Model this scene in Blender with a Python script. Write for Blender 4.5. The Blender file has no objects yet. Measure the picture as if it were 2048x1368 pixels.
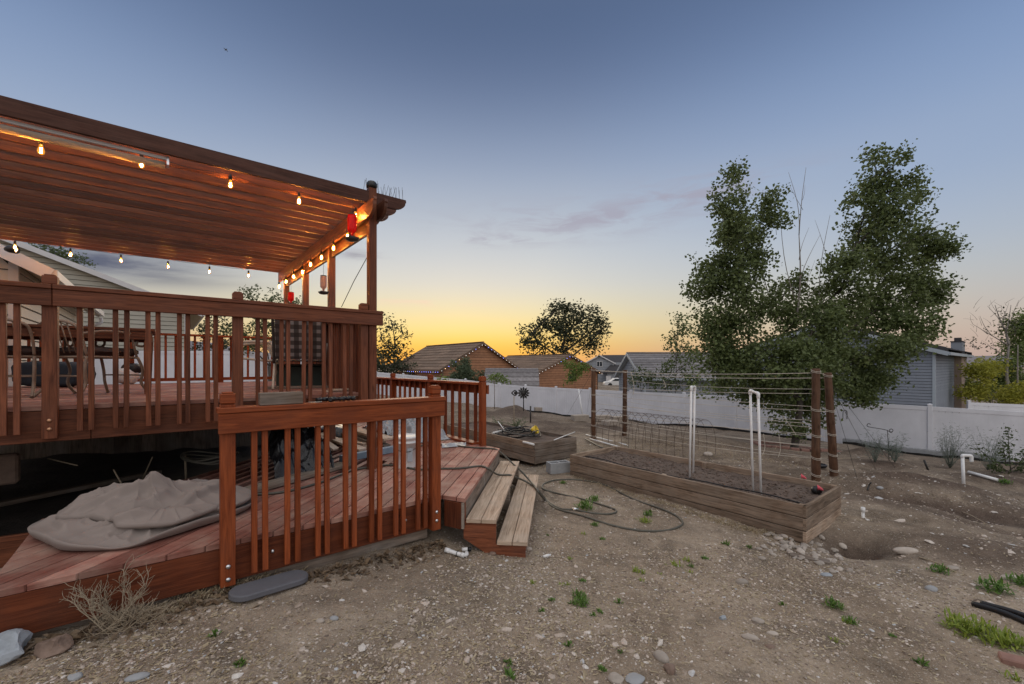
import bpy, math, random
import numpy as np
from mathutils import Vector, Matrix
random.seed(7); RNG = np.random.default_rng(11)
SC = bpy.context.scene
COL = SC.collection
F, HZ, EYE = 860.0, 731.0, 1.6          # focal length and horizon in photo pixels, eye height in metres
R = math.radians
V = Vector

# ------------------------------------------------------------------ helpers
def nod(nt, t, **k):
    n = nt.nodes.new(t)
    for a, b in k.items():
        if a.startswith('i_'):
            n.inputs[a[2:].replace('_', ' ')].default_value = b
        else:
            setattr(n, a, b)
    return n

def new_mat(name):
    m = bpy.data.materials.new(name); m.use_nodes = True
    nt = m.node_tree; b = nt.nodes['Principled BSDF']
    return m, nt, b, nt.links.new

def mixc(nt, fac, a, b, mode='MIX'):
    n = nod(nt, 'ShaderNodeMix', data_type='RGBA', blend_type=mode)
    for sock, v in ((n.inputs[0], fac), (n.inputs[6], a), (n.inputs[7], b)):
        if hasattr(v, 'links'): nt.links.new(v, sock)
        elif isinstance(v, (int, float)): sock.default_value = v
        else: sock.default_value = (*v, 1)
    return n.outputs[2]

def mth(nt, op, a, b=None, clamp=False):
    n = nod(nt, 'ShaderNodeMath', operation=op, use_clamp=clamp)
    for i, v in enumerate((a, b)):
        if v is None: continue
        if hasattr(v, 'links'): nt.links.new(v, n.inputs[i])
        else: n.inputs[i].default_value = v
    return n.outputs[0]

def noise_n(nt, vec, scale, detail=4, rough=.55, dist=0):
    n = nod(nt, 'ShaderNodeTexNoise'); n.inputs['Scale'].default_value = scale
    n.inputs['Detail'].default_value = detail; n.inputs['Roughness'].default_value = rough
    n.inputs['Distortion'].default_value = dist
    if vec is not None: nt.links.new(vec, n.inputs['Vector'])
    return n.outputs['Fac']

def ramp(nt, fac, stops):
    n = nod(nt, 'ShaderNodeValToRGB'); e = n.color_ramp.elements
    while len(e) < len(stops): e.new(.5)
    for x, (p, c) in zip(e, stops):
        x.position = p; x.color = (*c, 1) if not isinstance(c, (int, float)) else (c, c, c, 1)
    nt.links.new(fac, n.inputs[0]); return n.outputs[0]

def bump(nt, b, h, strength, dist):
    n = nod(nt, 'ShaderNodeBump'); n.inputs['Strength'].default_value = strength
    n.inputs['Distance'].default_value = dist
    nt.links.new(h, n.inputs['Height']); nt.links.new(n.outputs[0], b.inputs['Normal'])

def tint_n(nt):
    return nod(nt, 'ShaderNodeAttribute', attribute_name='tint').outputs['Fac']

def mat_wood(name, c1, c2, rough=.62, grey=None, amt=.5, var=.5, spec=.18):
    m, nt, b, L = new_mat(name)
    uv = nod(nt, 'ShaderNodeUVMap').outputs[0]
    mp = nod(nt, 'ShaderNodeMapping'); mp.inputs['Scale'].default_value = (1.3, 17, 1); L(uv, mp.inputs[0])
    mp2 = nod(nt, 'ShaderNodeMapping'); mp2.inputs['Scale'].default_value = (5, 130, 1); L(uv, mp2.inputs[0])
    g1 = noise_n(nt, mp.outputs[0], 1.6, 6, .6, 1.2); g2 = noise_n(nt, mp2.outputs[0], 1.0, 4, .6, .3)
    f = mth(nt, 'ADD', mth(nt, 'MULTIPLY', g1, .65), mth(nt, 'MULTIPLY', g2, .35))
    fr = ramp(nt, f, [(.36, 0.0), (.62, 1.0)])
    col = mixc(nt, fr, c1, c2)
    tc = nod(nt, 'ShaderNodeTexCoord').outputs['Object']
    blot = noise_n(nt, tc, 3.1, 5, .6)
    if grey:
        col = mixc(nt, mth(nt, 'MULTIPLY', ramp(nt, blot, [(.40, 0.0), (.68, 1.0)]), amt), col, grey)
    # knots
    vo = nod(nt, 'ShaderNodeTexVoronoi'); mp3 = nod(nt, 'ShaderNodeMapping'); mp3.inputs['Scale'].default_value = (1.7, 6.5, 1)
    L(uv, mp3.inputs[0]); L(mp3.outputs[0], vo.inputs['Vector']); vo.inputs['Scale'].default_value = 1.0
    kn = ramp(nt, vo.outputs['Distance'], [(.03, .35), (.11, 1.0)])
    col = mixc(nt, .75, col, kn, 'MULTIPLY')
    tv = mth(nt, 'ADD', mth(nt, 'MULTIPLY', tint_n(nt), var), 1 - var * .5)
    tv = mth(nt, 'MULTIPLY', tv, mth(nt, 'ADD', mth(nt, 'MULTIPLY', blot, .95), .54))
    cm = nod(nt, 'ShaderNodeCombineColor'); [L(tv, cm.inputs[i]) for i in range(3)]
    col = mixc(nt, 1.0, col, cm.outputs[0], 'MULTIPLY')
    L(col, b.inputs['Base Color']); b.inputs['Roughness'].default_value = rough; b.inputs['Specular IOR Level'].default_value = spec
    bump(nt, b, f, .6, .005)
    return m

def mat_plain(name, c, rough=.6, nscale=8, namt=.25, bmp=0, bdist=.004, metal=0, c2=None, var=.0, spec=None):
    m, nt, b, L = new_mat(name)
    tc = nod(nt, 'ShaderNodeTexCoord').outputs['Object']
    n = noise_n(nt, tc, nscale, 5, .6)
    d = c2 or tuple(x * (1 - namt) for x in c)
    col = mixc(nt, ramp(nt, n, [(.32, 0.0), (.68, 1.0)]), d, c)
    if var:
        tv = mth(nt, 'ADD', mth(nt, 'MULTIPLY', tint_n(nt), var), 1 - var * .5)
        cm = nod(nt, 'ShaderNodeCombineColor'); [L(tv, cm.inputs[i]) for i in range(3)]
        col = mixc(nt, 1.0, col, cm.outputs[0], 'MULTIPLY')
    L(col, b.inputs['Base Color']); b.inputs['Roughness'].default_value = rough; b.inputs['Metallic'].default_value = metal
    if spec is not None: b.inputs['Specular IOR Level'].default_value = spec
    if bmp: bump(nt, b, noise_n(nt, tc, nscale * 5, 5, .65), bmp, bdist)
    return m

def mat_leaf(name, c1, c2, trans=.35):
    m, nt, b, L = new_mat(name)
    col = mixc(nt, tint_n(nt), c1, c2)
    L(col, b.inputs['Base Color']); b.inputs['Roughness'].default_value = .55
    tr = nod(nt, 'ShaderNodeBsdfTranslucent'); L(col, tr.inputs[0])
    mx = nod(nt, 'ShaderNodeMixShader'); mx.inputs[0].default_value = trans
    L(b.outputs[0], mx.inputs[1]); L(tr.outputs[0], mx.inputs[2])
    L(mx.outputs[0], nt.nodes['Material Output'].inputs[0])
    return m

def mat_emit(name, c, s):
    m, nt, b, L = new_mat(name)
    b.inputs['Base Color'].default_value = (*c, 1)
    b.inputs['Emission Color'].default_value = (*c, 1); b.inputs['Emission Strength'].default_value = s
    return m

ORG = {}
class MB:
    def __init__(s): s.v = []; s.f = []; s.uv = []; s.t = []; s.sm = []
    def face(s, idx, uv=None, t=.5, sm=False):
        s.f.append(tuple(idx)); s.uv.append(uv or [(0, 0)] * len(idx)); s.t.append(t); s.sm.append(sm)
    def quad(s, a, b, c, d, t=None):
        n = len(s.v); s.v += [V(a), V(b), V(c), V(d)]
        l = (V(b) - V(a)).length; w = (V(d) - V(a)).length; r = random.random() * 20
        s.face((n, n+1, n+2, n+3), [(r, r), (r+l, r), (r+l, r+w), (r, r+w)], random.random() if t is None else t)
    def box(s, c, ex, ey, ez, t=None):
        """c centre, ex ey ez full edge vectors"""
        c = V(c); e = [V(ex), V(ey), V(ez)]
        if e[0].cross(e[1]).dot(e[2]) < 0: e[2] = -e[2]
        ln = [x.length for x in e]; lo = max(range(3), key=lambda i: ln[i])
        n = len(s.v); t = random.random() if t is None else t; ru, rv = random.random() * 30, random.random() * 30
        for k in range(2):
            for j in range(2):
                for i in range(2):
                    s.v.append(c + e[0] * (i - .5) + e[1] * (j - .5) + e[2] * (k - .5))
        for q, (p0, p1) in (((0, 2, 3, 1), (0, 1)), ((4, 5, 7, 6), (0, 1)), ((0, 1, 5, 4), (0, 2)), ((2, 6, 7, 3), (0, 2)),
                            ((0, 4, 6, 2), (1, 2)), ((1, 3, 7, 5), (1, 2))):
            if p1 == lo: p0, p1 = p1, p0
            uv = []
            for i in q:
                bits = (i & 1, i >> 1 & 1, i >> 2 & 1)
                off = {0: 0, 1: 3.3, 2: 7.7}[3 - p0 - p1]
                uv.append((ru + bits[p0] * ln[p0], rv + off + bits[p1] * ln[p1]))
            s.face([n + i for i in q], uv, t)
        return s
    def beam(s, p, q, w, h, up=(0, 0, 1), t=None):
        """bar from p to q, w across, h along up"""
        p, q = V(p), V(q); d = q - p; u = V(up); x = d.cross(u).normalized(); u = x.cross(d).normalized()
        return s.box((p + q) / 2, d, x * w, u * h, t)
    def ngon(s, pts, t=None):
        n = len(s.v); s.v += [V(p) for p in pts]
        s.face(range(n, n + len(pts)), [(p[0], p[1]) for p in pts], random.random() if t is None else t)
    def prism(s, pts, ext, t=None, uvax=None):
        """closed polygon pts extruded by vector ext"""
        pts = [V(p) for p in pts]; ext = V(ext); n = len(s.v); k = len(pts)
        nrm = V((0, 0, 0))
        for i in range(k): nrm += (pts[i] - pts[0]).cross(pts[(i+1) % k] - pts[0])
        if nrm.dot(ext) > 0: pts.reverse()
        s.v += pts + [p + ext for p in pts]; t = random.random() if t is None else t
        u = V(uvax).normalized() if uvax else (pts[1] - pts[0]).normalized()
        w = u.cross(nrm.normalized()) if nrm.length else V((0, 0, 1)); r1, r2 = random.random() * 30, random.random() * 30
        uv = [(r1 + p.dot(u) , r2 + p.dot(w)) for p in pts]
        s.face(range(n, n + k), uv, t)
        s.face([n + k + i for i in reversed(range(k))], list(reversed(uv)), t)
        for i in range(k):
            j = (i + 1) % k; l = ext.length
            a, b2 = pts[i].dot(u), pts[j].dot(u)
            s.face((n + j, n + i, n + k + i, n + k + j), [(r1 + b2, r2), (r1 + a, r2), (r1 + a, r2 + l), (r1 + b2, r2 + l)], t)
    def tube(s, pts, r, n=8, cap=True, t=None, sm=True):
        pts = [V(p) for p in pts]; m = len(pts); t = random.random() if t is None else t
        rs = r if isinstance(r, (list, tuple)) else [r] * m
        d0 = (pts[1] - pts[0]).normalized(); x = d0.orthogonal().normalized(); b0 = len(s.v); ln = 0
        for i in range(m):
            d = (pts[min(i+1, m-1)] - pts[max(i-1, 0)])
            d = d.normalized() if d.length > 1e-9 else d0
            x = (x - d * x.dot(d)); x = x.normalized() if x.length > 1e-6 else d.orthogonal().normalized()
            y = d.cross(x)
            for k in range(n):
                a = 2 * math.pi * k / n; s.v.append(pts[i] + (x * math.cos(a) + y * math.sin(a)) * rs[i])
        for i in range(m - 1):
            l1 = ln + (pts[i+1] - pts[i]).length
            for k in range(n):
                k2 = (k + 1) % n; p = b0 + i * n
                s.face((p + k, p + k2, p + n + k2, p + n + k), [(ln, k*.02), (ln, k*.02+.02), (l1, k*.02+.02), (l1, k*.02)], t, sm)
            ln = l1
        if cap:
            s.face([b0 + k for k in reversed(range(n))], None, t)
            s.face([b0 + (m - 1) * n + k for k in range(n)], None, t)
        return s
    def lathe(s, prof, c, n=16, axis=(0, 0, 1), t=None, sm=True):
        """prof: (radius, height) pairs"""
        c = V(c); z = V(axis).normalized(); x = z.orthogonal().normalized(); y = z.cross(x); b0 = len(s.v); t = random.random() if t is None else t
        for (r, h) in prof:
            for k in range(n):
                a = 2 * math.pi * k / n; s.v.append(c + z * h + (x * math.cos(a) + y * math.sin(a)) * max(r, 1e-4))
        for i in range(len(prof) - 1):
            for k in range(n):
                k2 = (k + 1) % n; p = b0 + i * n
                s.face((p + k, p + k2, p + n + k2, p + n + k), None, t, sm)
        s.face([b0 + k for k in reversed(range(n))], None, t)
        s.face([b0 + (len(prof) - 1) * n + k for k in range(n)], None, t)
        return s
    def build(s, name, mat, parent=None, bevel=0, loc=None):
        me = bpy.data.meshes.new(name)
        if parent is not None: org = ORG[parent.name]
        elif loc is not None: org = V(loc)
        else:
            xs = [p.x for p in s.v]; ys = [p.y for p in s.v]; zs = [p.z for p in s.v]
            org = V(((min(xs) + max(xs)) / 2, (min(ys) + max(ys)) / 2, min(zs)))
        me.from_pydata([p - org for p in s.v], [], s.f)
        uv = me.uv_layers.new(name='UVMap'); fl = [c for f in s.uv for p in f for c in p]
        uv.data.foreach_set('uv', fl)
        at = me.attributes.new('tint', 'FLOAT', 'FACE'); at.data.foreach_set('value', s.t)
        me.polygons.foreach_set('use_smooth', s.sm)
        me.materials.append(mat); me.update()
        o = bpy.data.objects.new(name, me); COL.objects.link(o)
        if parent is not None: o.parent = parent
        else: o.location = org
        ORG[o.name] = org
        if bevel:
            md = o.modifiers.new('bevel', 'BEVEL'); md.width = bevel; md.segments = 1; md.limit_method = 'ANGLE'; md.angle_limit = R(50)
        return o

def tag(o, label=None, cat=None, group=None, kind=None):
    for k, v in (('label', label), ('category', cat), ('group', group), ('kind', kind)):
        if v: o[k] = v
    return o

def thing(name, label, cat, loc=(0, 0, 0), group=None):
    o = bpy.data.objects.new(name, None); COL.objects.link(o); o.location = loc; o.empty_display_size = .1
    ORG[o.name] = V(loc); return tag(o, label, cat, group)

def dup(root, loc=None, rz=None, label=None, scale=None):
    c = root.copy(); COL.objects.link(c)
    def kids(src, dst):
        for ch in list(src.children):
            d = ch.copy(); COL.objects.link(d); d.parent = dst; kids(ch, d)
    kids(root, c)
    if loc is not None: c.location = loc
    if rz is not None: c.rotation_euler = (0, 0, rz)
    if label: c['label'] = label
    if scale: c.scale = (scale,) * 3
    return c

def mesh_np(name, verts, faces, tint, mat, parent=None, loc=None, smooth=False):
    """verts (n,3), faces (m,k) all of k corners, tint (m,)"""
    org = ORG[parent.name] if parent is not None else V(loc if loc is not None else (0, 0, 0))
    verts = np.asarray(verts, np.float32) - np.array(org, np.float32); faces = np.asarray(faces, np.int32)
    me = bpy.data.meshes.new(name); m, k = faces.shape
    me.vertices.add(len(verts)); me.vertices.foreach_set('co', verts.ravel())
    me.loops.add(m * k); me.loops.foreach_set('vertex_index', faces.ravel())
    me.polygons.add(m); me.polygons.foreach_set('loop_start', np.arange(m, dtype=np.int32) * k)
    try: me.polygons.foreach_set('loop_total', np.full(m, k, np.int32))
    except Exception: pass
    me.polygons.foreach_set('use_smooth', np.full(m, smooth, bool))
    at = me.attributes.new('tint', 'FLOAT', 'FACE'); at.data.foreach_set('value', np.asarray(tint, np.float32))
    me.materials.append(mat); me.update(calc_edges=True); me.validate()
    o = bpy.data.objects.new(name, me); COL.objects.link(o)
    if parent is not None: o.parent = parent
    else: o.location = org
    ORG[o.name] = org
    return o

def smooth_path(pts, n=6):
    """Catmull-Rom through pts"""
    pts = [V(p) for p in pts]; out = []
    for i in range(len(pts) - 1):
        p0, p1, p2, p3 = pts[max(i-1, 0)], pts[i], pts[i+1], pts[min(i+2, len(pts)-1)]
        for k in range(n):
            t = k / n
            out.append(.5 * ((2*p1) + (p2 - p0)*t + (2*p0 - 5*p1 + 4*p2 - p3)*t*t + (3*p1 - p0 - 3*p2 + p3)*t**3))
    out.append(pts[-1]); return out

# numpy value noise (2D / 3D)
_P = RNG.random((64, 64, 64)).astype(np.float32)
def vnoise(x, y, z=0.0):
    x = np.asarray(x, float); y = np.asarray(y, float); z = np.zeros_like(x) + z
    xi, yi, zi = np.floor(x).astype(int), np.floor(y).astype(int), np.floor(z).astype(int)
    fx, fy, fz = x - xi, y - yi, z - zi
    fx, fy, fz = (q * q * (3 - 2 * q) for q in (fx, fy, fz)); r = 0
    for i in (0, 1):
        for j in (0, 1):
            for k in (0, 1):
                r = r + _P[(xi+i) % 64, (yi+j) % 64, (zi+k) % 64] * (fx if i else 1-fx) * (fy if j else 1-fy) * (fz if k else 1-fz)
    return r * 2 - 1
def fbm(x, y, o=4, z=0.0):
    r = 0; a = 1; f = 1
    for k in range(o): r = r + a * vnoise(x * f + 17.3 * k, y * f + 5.1 * k, z * f); a *= .5; f *= 2.03
    return r

# ------------------------------------------------------------------ camera relations (where the photo's points lie in the yard)
def U(px, py, Y): return V(((px - 1024) / F * Y, Y, EYE - (py - HZ) / F * Y))
def onz(px, py, z): return U(px, py, (EYE - z) * F / (py - HZ))
TH = R(51.0)
A2 = V((math.sin(TH), math.cos(TH), 0)); B2 = V((-math.cos(TH), math.sin(TH), 0)); ZV = V((0, 0, 1))
SD = V((math.sin(R(6)), math.cos(R(6)), 0)); XD = V((math.cos(R(6)), -math.sin(R(6)), 0))

# terrain: thin plate through surveyed heights plus heaps and hollows
TP = np.array([(-2, 2.9, .02), (-2.8, 2.2, .06), (0, 1.2, -.05), (0, 2.4, -.1), (2, 2.4, -.19), (3.5, 2.8, -.27), (-1.2, 3.6, -.03), (-.75, 4.0, -.05), (-.3, 3.95, -.15), (.3, 4, -.17),
 (.4, 6.5, -.27), (1, 7.5, -.34), (3.25, 4.75, -.38), (2.2, 6, -.35), (4.3, 5.6, -.36), (5.4, 7.6, -.42), (5.9, 7.9, -.43), (2.2, 11.7, -.42), (3.25, 12.4, -.43),
 (.5, 8.5, -.42), (-.5, 10, -.42), (1.5, 9.5, -.42), (6, 5, -.46), (8.8, 13.4, -.95), (8, 9, -.68), (15.6, 16, -1.66), (12, 12, -1.25), (10, 22, -1.6), (4, 27, -1.6), (-.9, 31, -1.48),
 (3, 20, -1.0), (0, 15, -.68), (-3, 14, -.45), (-12, 38, -.95), (-4, 8, -.12), (-5, 5, .0), (-8, 8, .1), (-15, 15, .3), (-14, 24, .4), (-3, -2, .05), (3, -2, -.1), (10, 0, -.5), (20, 5, -1.4),
 (9, 5, -.72), (12, 8, -1.05), (-4, 3.4, .0), (-6, 20, -.3), (24, 18, -1.8), (20, 30, -1.8), (-25, 10, .4)], float)
def _k(r2): return np.where(r2 > 1e-9, .5 * r2 * np.log(np.maximum(r2, 1e-9)), 0)
_d = ((TP[:, None, :2] - TP[None, :, :2]) ** 2).sum(-1); _n = len(TP)
_M = np.zeros((_n + 3, _n + 3)); _M[:_n, :_n] = _k(_d) + np.eye(_n) * .3; _M[:_n, _n] = 1; _M[:_n, _n+1:] = TP[:, :2]; _M[_n, :_n] = 1; _M[_n+1:, :_n] = TP[:, :2].T
_W = np.linalg.solve(_M, np.r_[TP[:, 2], 0, 0, 0])
HEAP = [(9.2, 11.0, .40, .9, .7, .6), (6.7, 7.15, .29, 1.0, .36, -.5), (7.5, 8.3, -.28, 1.2, .28, -.5), (9.6, 8.3, .26, 1.1, .45, -.5), (3.82, 4.80, -.28, .36, .26, .4), (5.0, 4.4, .12, .7, .4, -.3), (6.3, 5.6, -.14, 1.0, .25, -.6), (7.4, 5.9, .12, 1.0, .35, -.6), (5.6, 6.1, .12, .9, .35, -.65), (5.2, 4.9, .07, .8, .5, -.5),
        (6.4, 6.3, -.16, 1.2, .26, -.6), (6.6, 8.9, -.2, 1.2, .26, -.5), (.1, 21.5, .5, 1.0, .9, 0), (-.5, 20, .2, 2.5, 1.2, 0), (2.5, 16, .18, 2.6, .9, -.7), (1.5, 14.2, .14, 1.8, .8, -.5),
        (5.3, 10.4, .12, 1.3, .6, -.6), (12.5, 10.5, .25, 1.2, .8, .3), (11, 12.8, -.15, 1.6, .4, -.8), (-.3, 4.6, -.05, .3, .5, 0), (-1.9, 3.6, -.01, 2.2, .55, .69), (8.3, 9.6, .16, .7, .5, .2), (6.2, 9.9, .12, .8, .4, -.5), (5.9, 7.0, .10, .6, .3, -.5), (9.0, 7.2, .15, 1.2, .4, -.6), (4.9, 5.55, -.10, .7, .22, -.55)]
def tz(x, y, fine=True):
    x = np.asarray(x, float); y = np.asarray(y, float); z = _W[_n] + _W[_n+1] * x + _W[_n+2] * y
    for i in range(_n): z = z + _W[i] * _k((x - TP[i, 0])**2 + (y - TP[i, 1])**2)
    rr = np.hypot(x - 3, y - 12); w = np.clip((rr - 22) / 18, 0, 1); w = w * w * (3 - 2 * w); z = z * (1 - w) + w * (-1.6)
    for (cx, cy, hh, ra, rb, an) in HEAP:
        dx, dy = x - cx, y - cy; u = dx * math.cos(an) + dy * math.sin(an); v = -dx * math.sin(an) + dy * math.cos(an)
        z = z + hh * np.exp(-(u / ra)**2 - (v / rb)**2)
    if fine:
        far = np.clip((y + np.abs(x) * .5 - 5) / 6, 0, 1) * np.clip((36 - rr) / 8, 0, 1)
        z = z + fbm(x * .9, y * .9, 4) * (.030 + .045 * far) + fbm(x * 5, y * 5, 3, 3.0) * .007
    return z
def T(x, y): return float(tz(np.array([x]), np.array([y]))[0])
def G(px, py, dz=0):
    """the point of the ground that the photo shows at a pixel"""
    Y = np.r_[np.linspace(1, 12, 700), np.linspace(12.05, 60, 600)]; X = (px - 1024) / F * Y; Z = EYE - (py - HZ) / F * Y
    k = np.argmax(Z < tz(X, Y)); y = Y[k] if k else 60
    return V(((px - 1024) / F * y, y, T((px - 1024) / F * y, y) + dz))

# ------------------------------------------------------------------ materials
M = {}
M['stain'] = mat_wood('red_stained_cedar', (.15, .031, .010), (.36, .088, .027), .5, (.10, .032, .018), .55, .6)
M['stain_dark'] = mat_wood('dark_red_stain', (.082, .025, .012), (.25, .083, .039), .5, (.08, .036, .026), .5, .6)
M['ceiling'] = mat_wood('pergola_cedar', (.075, .022, .010), (.22, .075, .034), .46, (.10, .048, .03), .5, .8, .42)
M['deck'] = mat_wood('red_deck_board', (.20, .070, .050), (.38, .16, .122), .6, (.34, .235, .185), .8, .6)
M['fascia'] = mat_wood('weathered_dark_fascia', (.045, .018, .012), (.12, .052, .036), .65, (.08, .045, .035), .5)
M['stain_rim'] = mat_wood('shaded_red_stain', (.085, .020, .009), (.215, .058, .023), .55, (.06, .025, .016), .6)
M['tread'] = mat_wood('weathered_tread', (.25, .17, .115), (.55, .42, .31), .75, (.28, .235, .19), .6)
M['bed'] = mat_wood('weathered_bed_board', (.12, .082, .055), (.46, .335, .24), .8, (.30, .25, .20), .65, .8)
M['bedred'] = mat_wood('bed_board_red', (.15, .06, .035), (.34, .17, .11), .8, (.25, .19, .15), .7)
M['greywood'] = mat_wood('grey_wood', (.10, .075, .056), (.29, .225, .175), .85, (.20, .18, .16), .7, .7)
M['lumber'] = mat_wood('bare_lumber', (.34, .23, .15), (.62, .47, .33), .75, (.5, .46, .42), .5)
M['pole'] = mat_wood('round_pole', (.05, .024, .014), (.15, .075, .042), .8, (.11, .075, .055), .6)
M['tablewood'] = mat_wood('dark_table_wood', (.07, .022, .012), (.17, .062, .03), .5)
M['pvc'] = mat_plain('white_pipe', (.78, .78, .77), .35, 20, .12)
M['vinyl'] = mat_plain('white_vinyl', (.77, .775, .815), .45, 1.3, .14)
M['steel'] = mat_plain('galvanised_steel', (.75, .76, .78), .3, 40, .2, metal=1)
M['brass'] = mat_plain('weathered_brass_bolt', (.55, .3, .18), .4, 40, .2, metal=1)
M['black'] = mat_plain('black_plastic', (.012, .012, .013), .4, 20, .3)
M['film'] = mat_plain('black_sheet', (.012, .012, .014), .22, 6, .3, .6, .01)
M['hose'] = mat_plain('grey_green_hose', (.10, .095, .075), .5, 30, .35)
M['cloth'] = mat_plain('taupe_canvas', (.27, .225, .20), .9, 5, .12, .35, .002)
M['pad'] = mat_plain('grey_foam', (.13, .13, .145), .85, 14, .12, .3, .002)
M['conc'] = mat_plain('concrete', (.36, .37, .38), .9, 9, .22, .5, .003)
M['paver'] = mat_plain('tan_paver', (.42, .36, .30), .9, 8, .25, .5, .004)
M['brick'] = mat_plain('red_brick', (.33, .185, .145), .9, 10, .3, .5, .004)
M['metal'] = mat_plain('dark_iron', (.03, .028, .026), .5, 30, .3)
M['chairmetal'] = mat_plain('bronze_tube', (.24, .17, .12), .45, 20, .3)
M['cushion'] = mat_plain('dark_cushion', (.05, .027, .022), .9, 6, .3, .3)
M['tan'] = mat_plain('tan_sling', (.42, .36, .29), .8, 30, .15)
M['tanframe'] = mat_plain('tan_frame', (.48, .42, .34), .45, 20, .15)
M['green'] = mat_plain('dark_green_box', (.015, .028, .018), .6, 10, .3)
M['wire'] = mat_plain('rusty_wire', (.10, .062, .045), .7, 40, .4)
M['twine'] = mat_plain('pale_cord', (.60, .54, .45), .8, 30, .2)
M['white'] = mat_plain('white_bucket', (.74, .74, .73), .4, 8, .1)
M['bluebeam'] = mat_plain('blue_grey_paint', (.25, .33, .41), .7, 7, .3)
M['tarp'] = mat_plain('silver_tarp', (.42, .46, .50), .35, 5, .3, .5, .01)
M['terra'] = mat_plain('terracotta', (.42, .15, .07), .8, 8, .2)
M['navy'] = mat_plain('navy_fabric', (.02, .03, .045), .8, 8, .3)
M['pink'] = mat_plain('pink_flag', (.80, .13, .17), .6, 8, .1)
M['yellow'] = mat_plain('yellow_plastic', (.75, .52, .03), .45, 8, .1)
M['clod'] = mat_plain('soil_clod', (.155, .110, .085), .95, 30, .4, var=.6)
M['soil'] = mat_plain('garden_soil', (.15, .108, .085), .95, 5, .4, 1, .02)
M['rock'] = mat_plain('river_stone', (.44, .385, .33), .85, 14, .25, .4, .003, var=.5)
M['bluerock'] = mat_plain('blue_grey_stone', (.40, .44, .48), .85, 9, .45, .5, .004)
M['tanrock'] = mat_plain('tan_stone', (.25, .175, .135), .85, 12, .3, .5, .004)
M['bark'] = mat_plain('bark', (.085, .072, .06), .9, 12, .45, .8, .01)
M['palebark'] = mat_plain('pale_bark', (.30, .27, .24), .9, 12, .4, .6, .006)
M['twig'] = mat_plain('dry_twig', (.38, .31, .22), .9, 20, .3)
M['leafbig'] = mat_leaf('poplar_leaf', (.058, .084, .026), (.175, .222, .075), .32)
M['leafdark'] = mat_leaf('dark_leaf', (.028, .036, .016), (.062, .072, .03), .3)
M['leafmid'] = mat_leaf('mid_leaf', (.05, .075, .025), (.10, .135, .045))
M['leafyel'] = mat_leaf('yellow_green_leaf', (.22, .24, .025), (.46, .43, .06))
M['leafsap'] = mat_leaf('sapling_leaf', (.11, .17, .035), (.22, .28, .06))
M['needle'] = mat_leaf('grey_green_needle', (.08, .11, .06), (.15, .19, .10))
M['feather'] = mat_leaf('feathery_leaf', (.12, .16, .13), (.22, .25, .21))
M['leafright'] = mat_leaf('bright_mid_leaf', (.085, .125, .03), (.19, .24, .065))
M['weed'] = mat_leaf('weed_leaf', (.065, .14, .022), (.16, .28, .05))
M['weedy'] = mat_leaf('yellow_weed_leaf', (.17, .25, .03), (.32, .38, .06))
M['dryleaf'] = mat_leaf('dry_leaf', (.10, .065, .04), (.23, .16, .095), .15)
M['straw'] = mat_leaf('straw', (.30, .23, .14), (.48, .40, .27), .15)
M['sidcream'] = mat_plain('cream_siding', (.62, .57, .50), .7, 2, .08)
M['sidgreen'] = mat_plain('olive_cream_siding', (.44, .42, .35), .7, 2, .1)
M['sidbrown'] = mat_plain('orange_brown_siding', (.42, .20, .10), .75, 3, .25, var=.25)
M['sidblue'] = mat_plain('blue_grey_siding', (.245, .27, .31), .7, 2, .12, var=.1)
M['sidgrey'] = mat_plain('grey_siding', (.30, .32, .35), .7, 2, .12)
M['trim'] = mat_plain('white_trim', (.66, .65, .65), .5, 3, .08)
M['trimblue'] = mat_plain('pale_blue_trim', (.40, .45, .49), .5, 3, .08)
M['soffit'] = mat_plain('beige_soffit', (.55, .45, .34), .7, 3, .12)
M['tilebrown'] = mat_plain('brown_roof_tile', (.215, .14, .095), .85, 5, .35, .5, .02, var=.4)
M['tiledark'] = mat_plain('dark_roof_shingle', (.06, .055, .058), .9, 6, .35, .5, .02, var=.4)
M['tilegrey'] = mat_plain('grey_roof_tile', (.27, .25, .25), .8, 5, .4, .5, .02, var=.5)
M['glassdark'] = mat_plain('window_glass', (.03, .04, .05), .08, 3, .2)
M['chim'] = mat_plain('tan_stucco', (.42, .32, .26), .9, 6, .15)
M['hill'] = mat_plain('far_hill', (.22, .2, .21), 1, .02, .2)
M['shadeblack'] = mat_plain('shade_black_sheet', (.045, .038, .033), .7, 4, .6, .8, .03)
# ------------------------------------------------------------------ decks
UZ, LZ = 1.27, .355                       # floor heights of the two decks
P1 = V((-3.764, 3.507, 0)); P3 = P1 + A2 * 2.575
def UP(s, t, z): return P3 + A2 * s + B2 * t + ZV * z          # along the front, back from the front
def s_at(px, o=None):                     # position along A2 from o seen at px
    o = o or P1; r = (px - 1024) / F
    return (r * o.y - o.x) / (A2.x - r * A2.y)
def t_at(px, o):
    r = (px - 1024) / F
    return (r * o.y - o.x) / (B2.x - r * B2.y)

def clip(poly, o, n):
    out = []
    for i in range(len(poly)):
        p, q = poly[i], poly[(i + 1) % len(poly)]; a, b = (p - o).dot(n), (q - o).dot(n)
        if a >= 0: out.append(p)
        if (a >= 0) != (b >= 0): out.append(p + (q - p) * (a / (a - b)))
    return out
def boards(mb, poly, d, z, w=.138, gap=.0085, th=.038):
    n = V((-d.y, d.x, 0)); vals = [p.dot(n) for p in poly]; v = min(vals) + random.random() * .05 - .1
    while v < max(vals):
        c = clip(clip(poly, n * v, n), n * (v + w), -n)
        if len(c) > 2:
            mb.prism([p + ZV * (z - th + random.uniform(-.0015, .0015)) for p in c], ZV * th, uvax=d)
        v += w + gap

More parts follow.
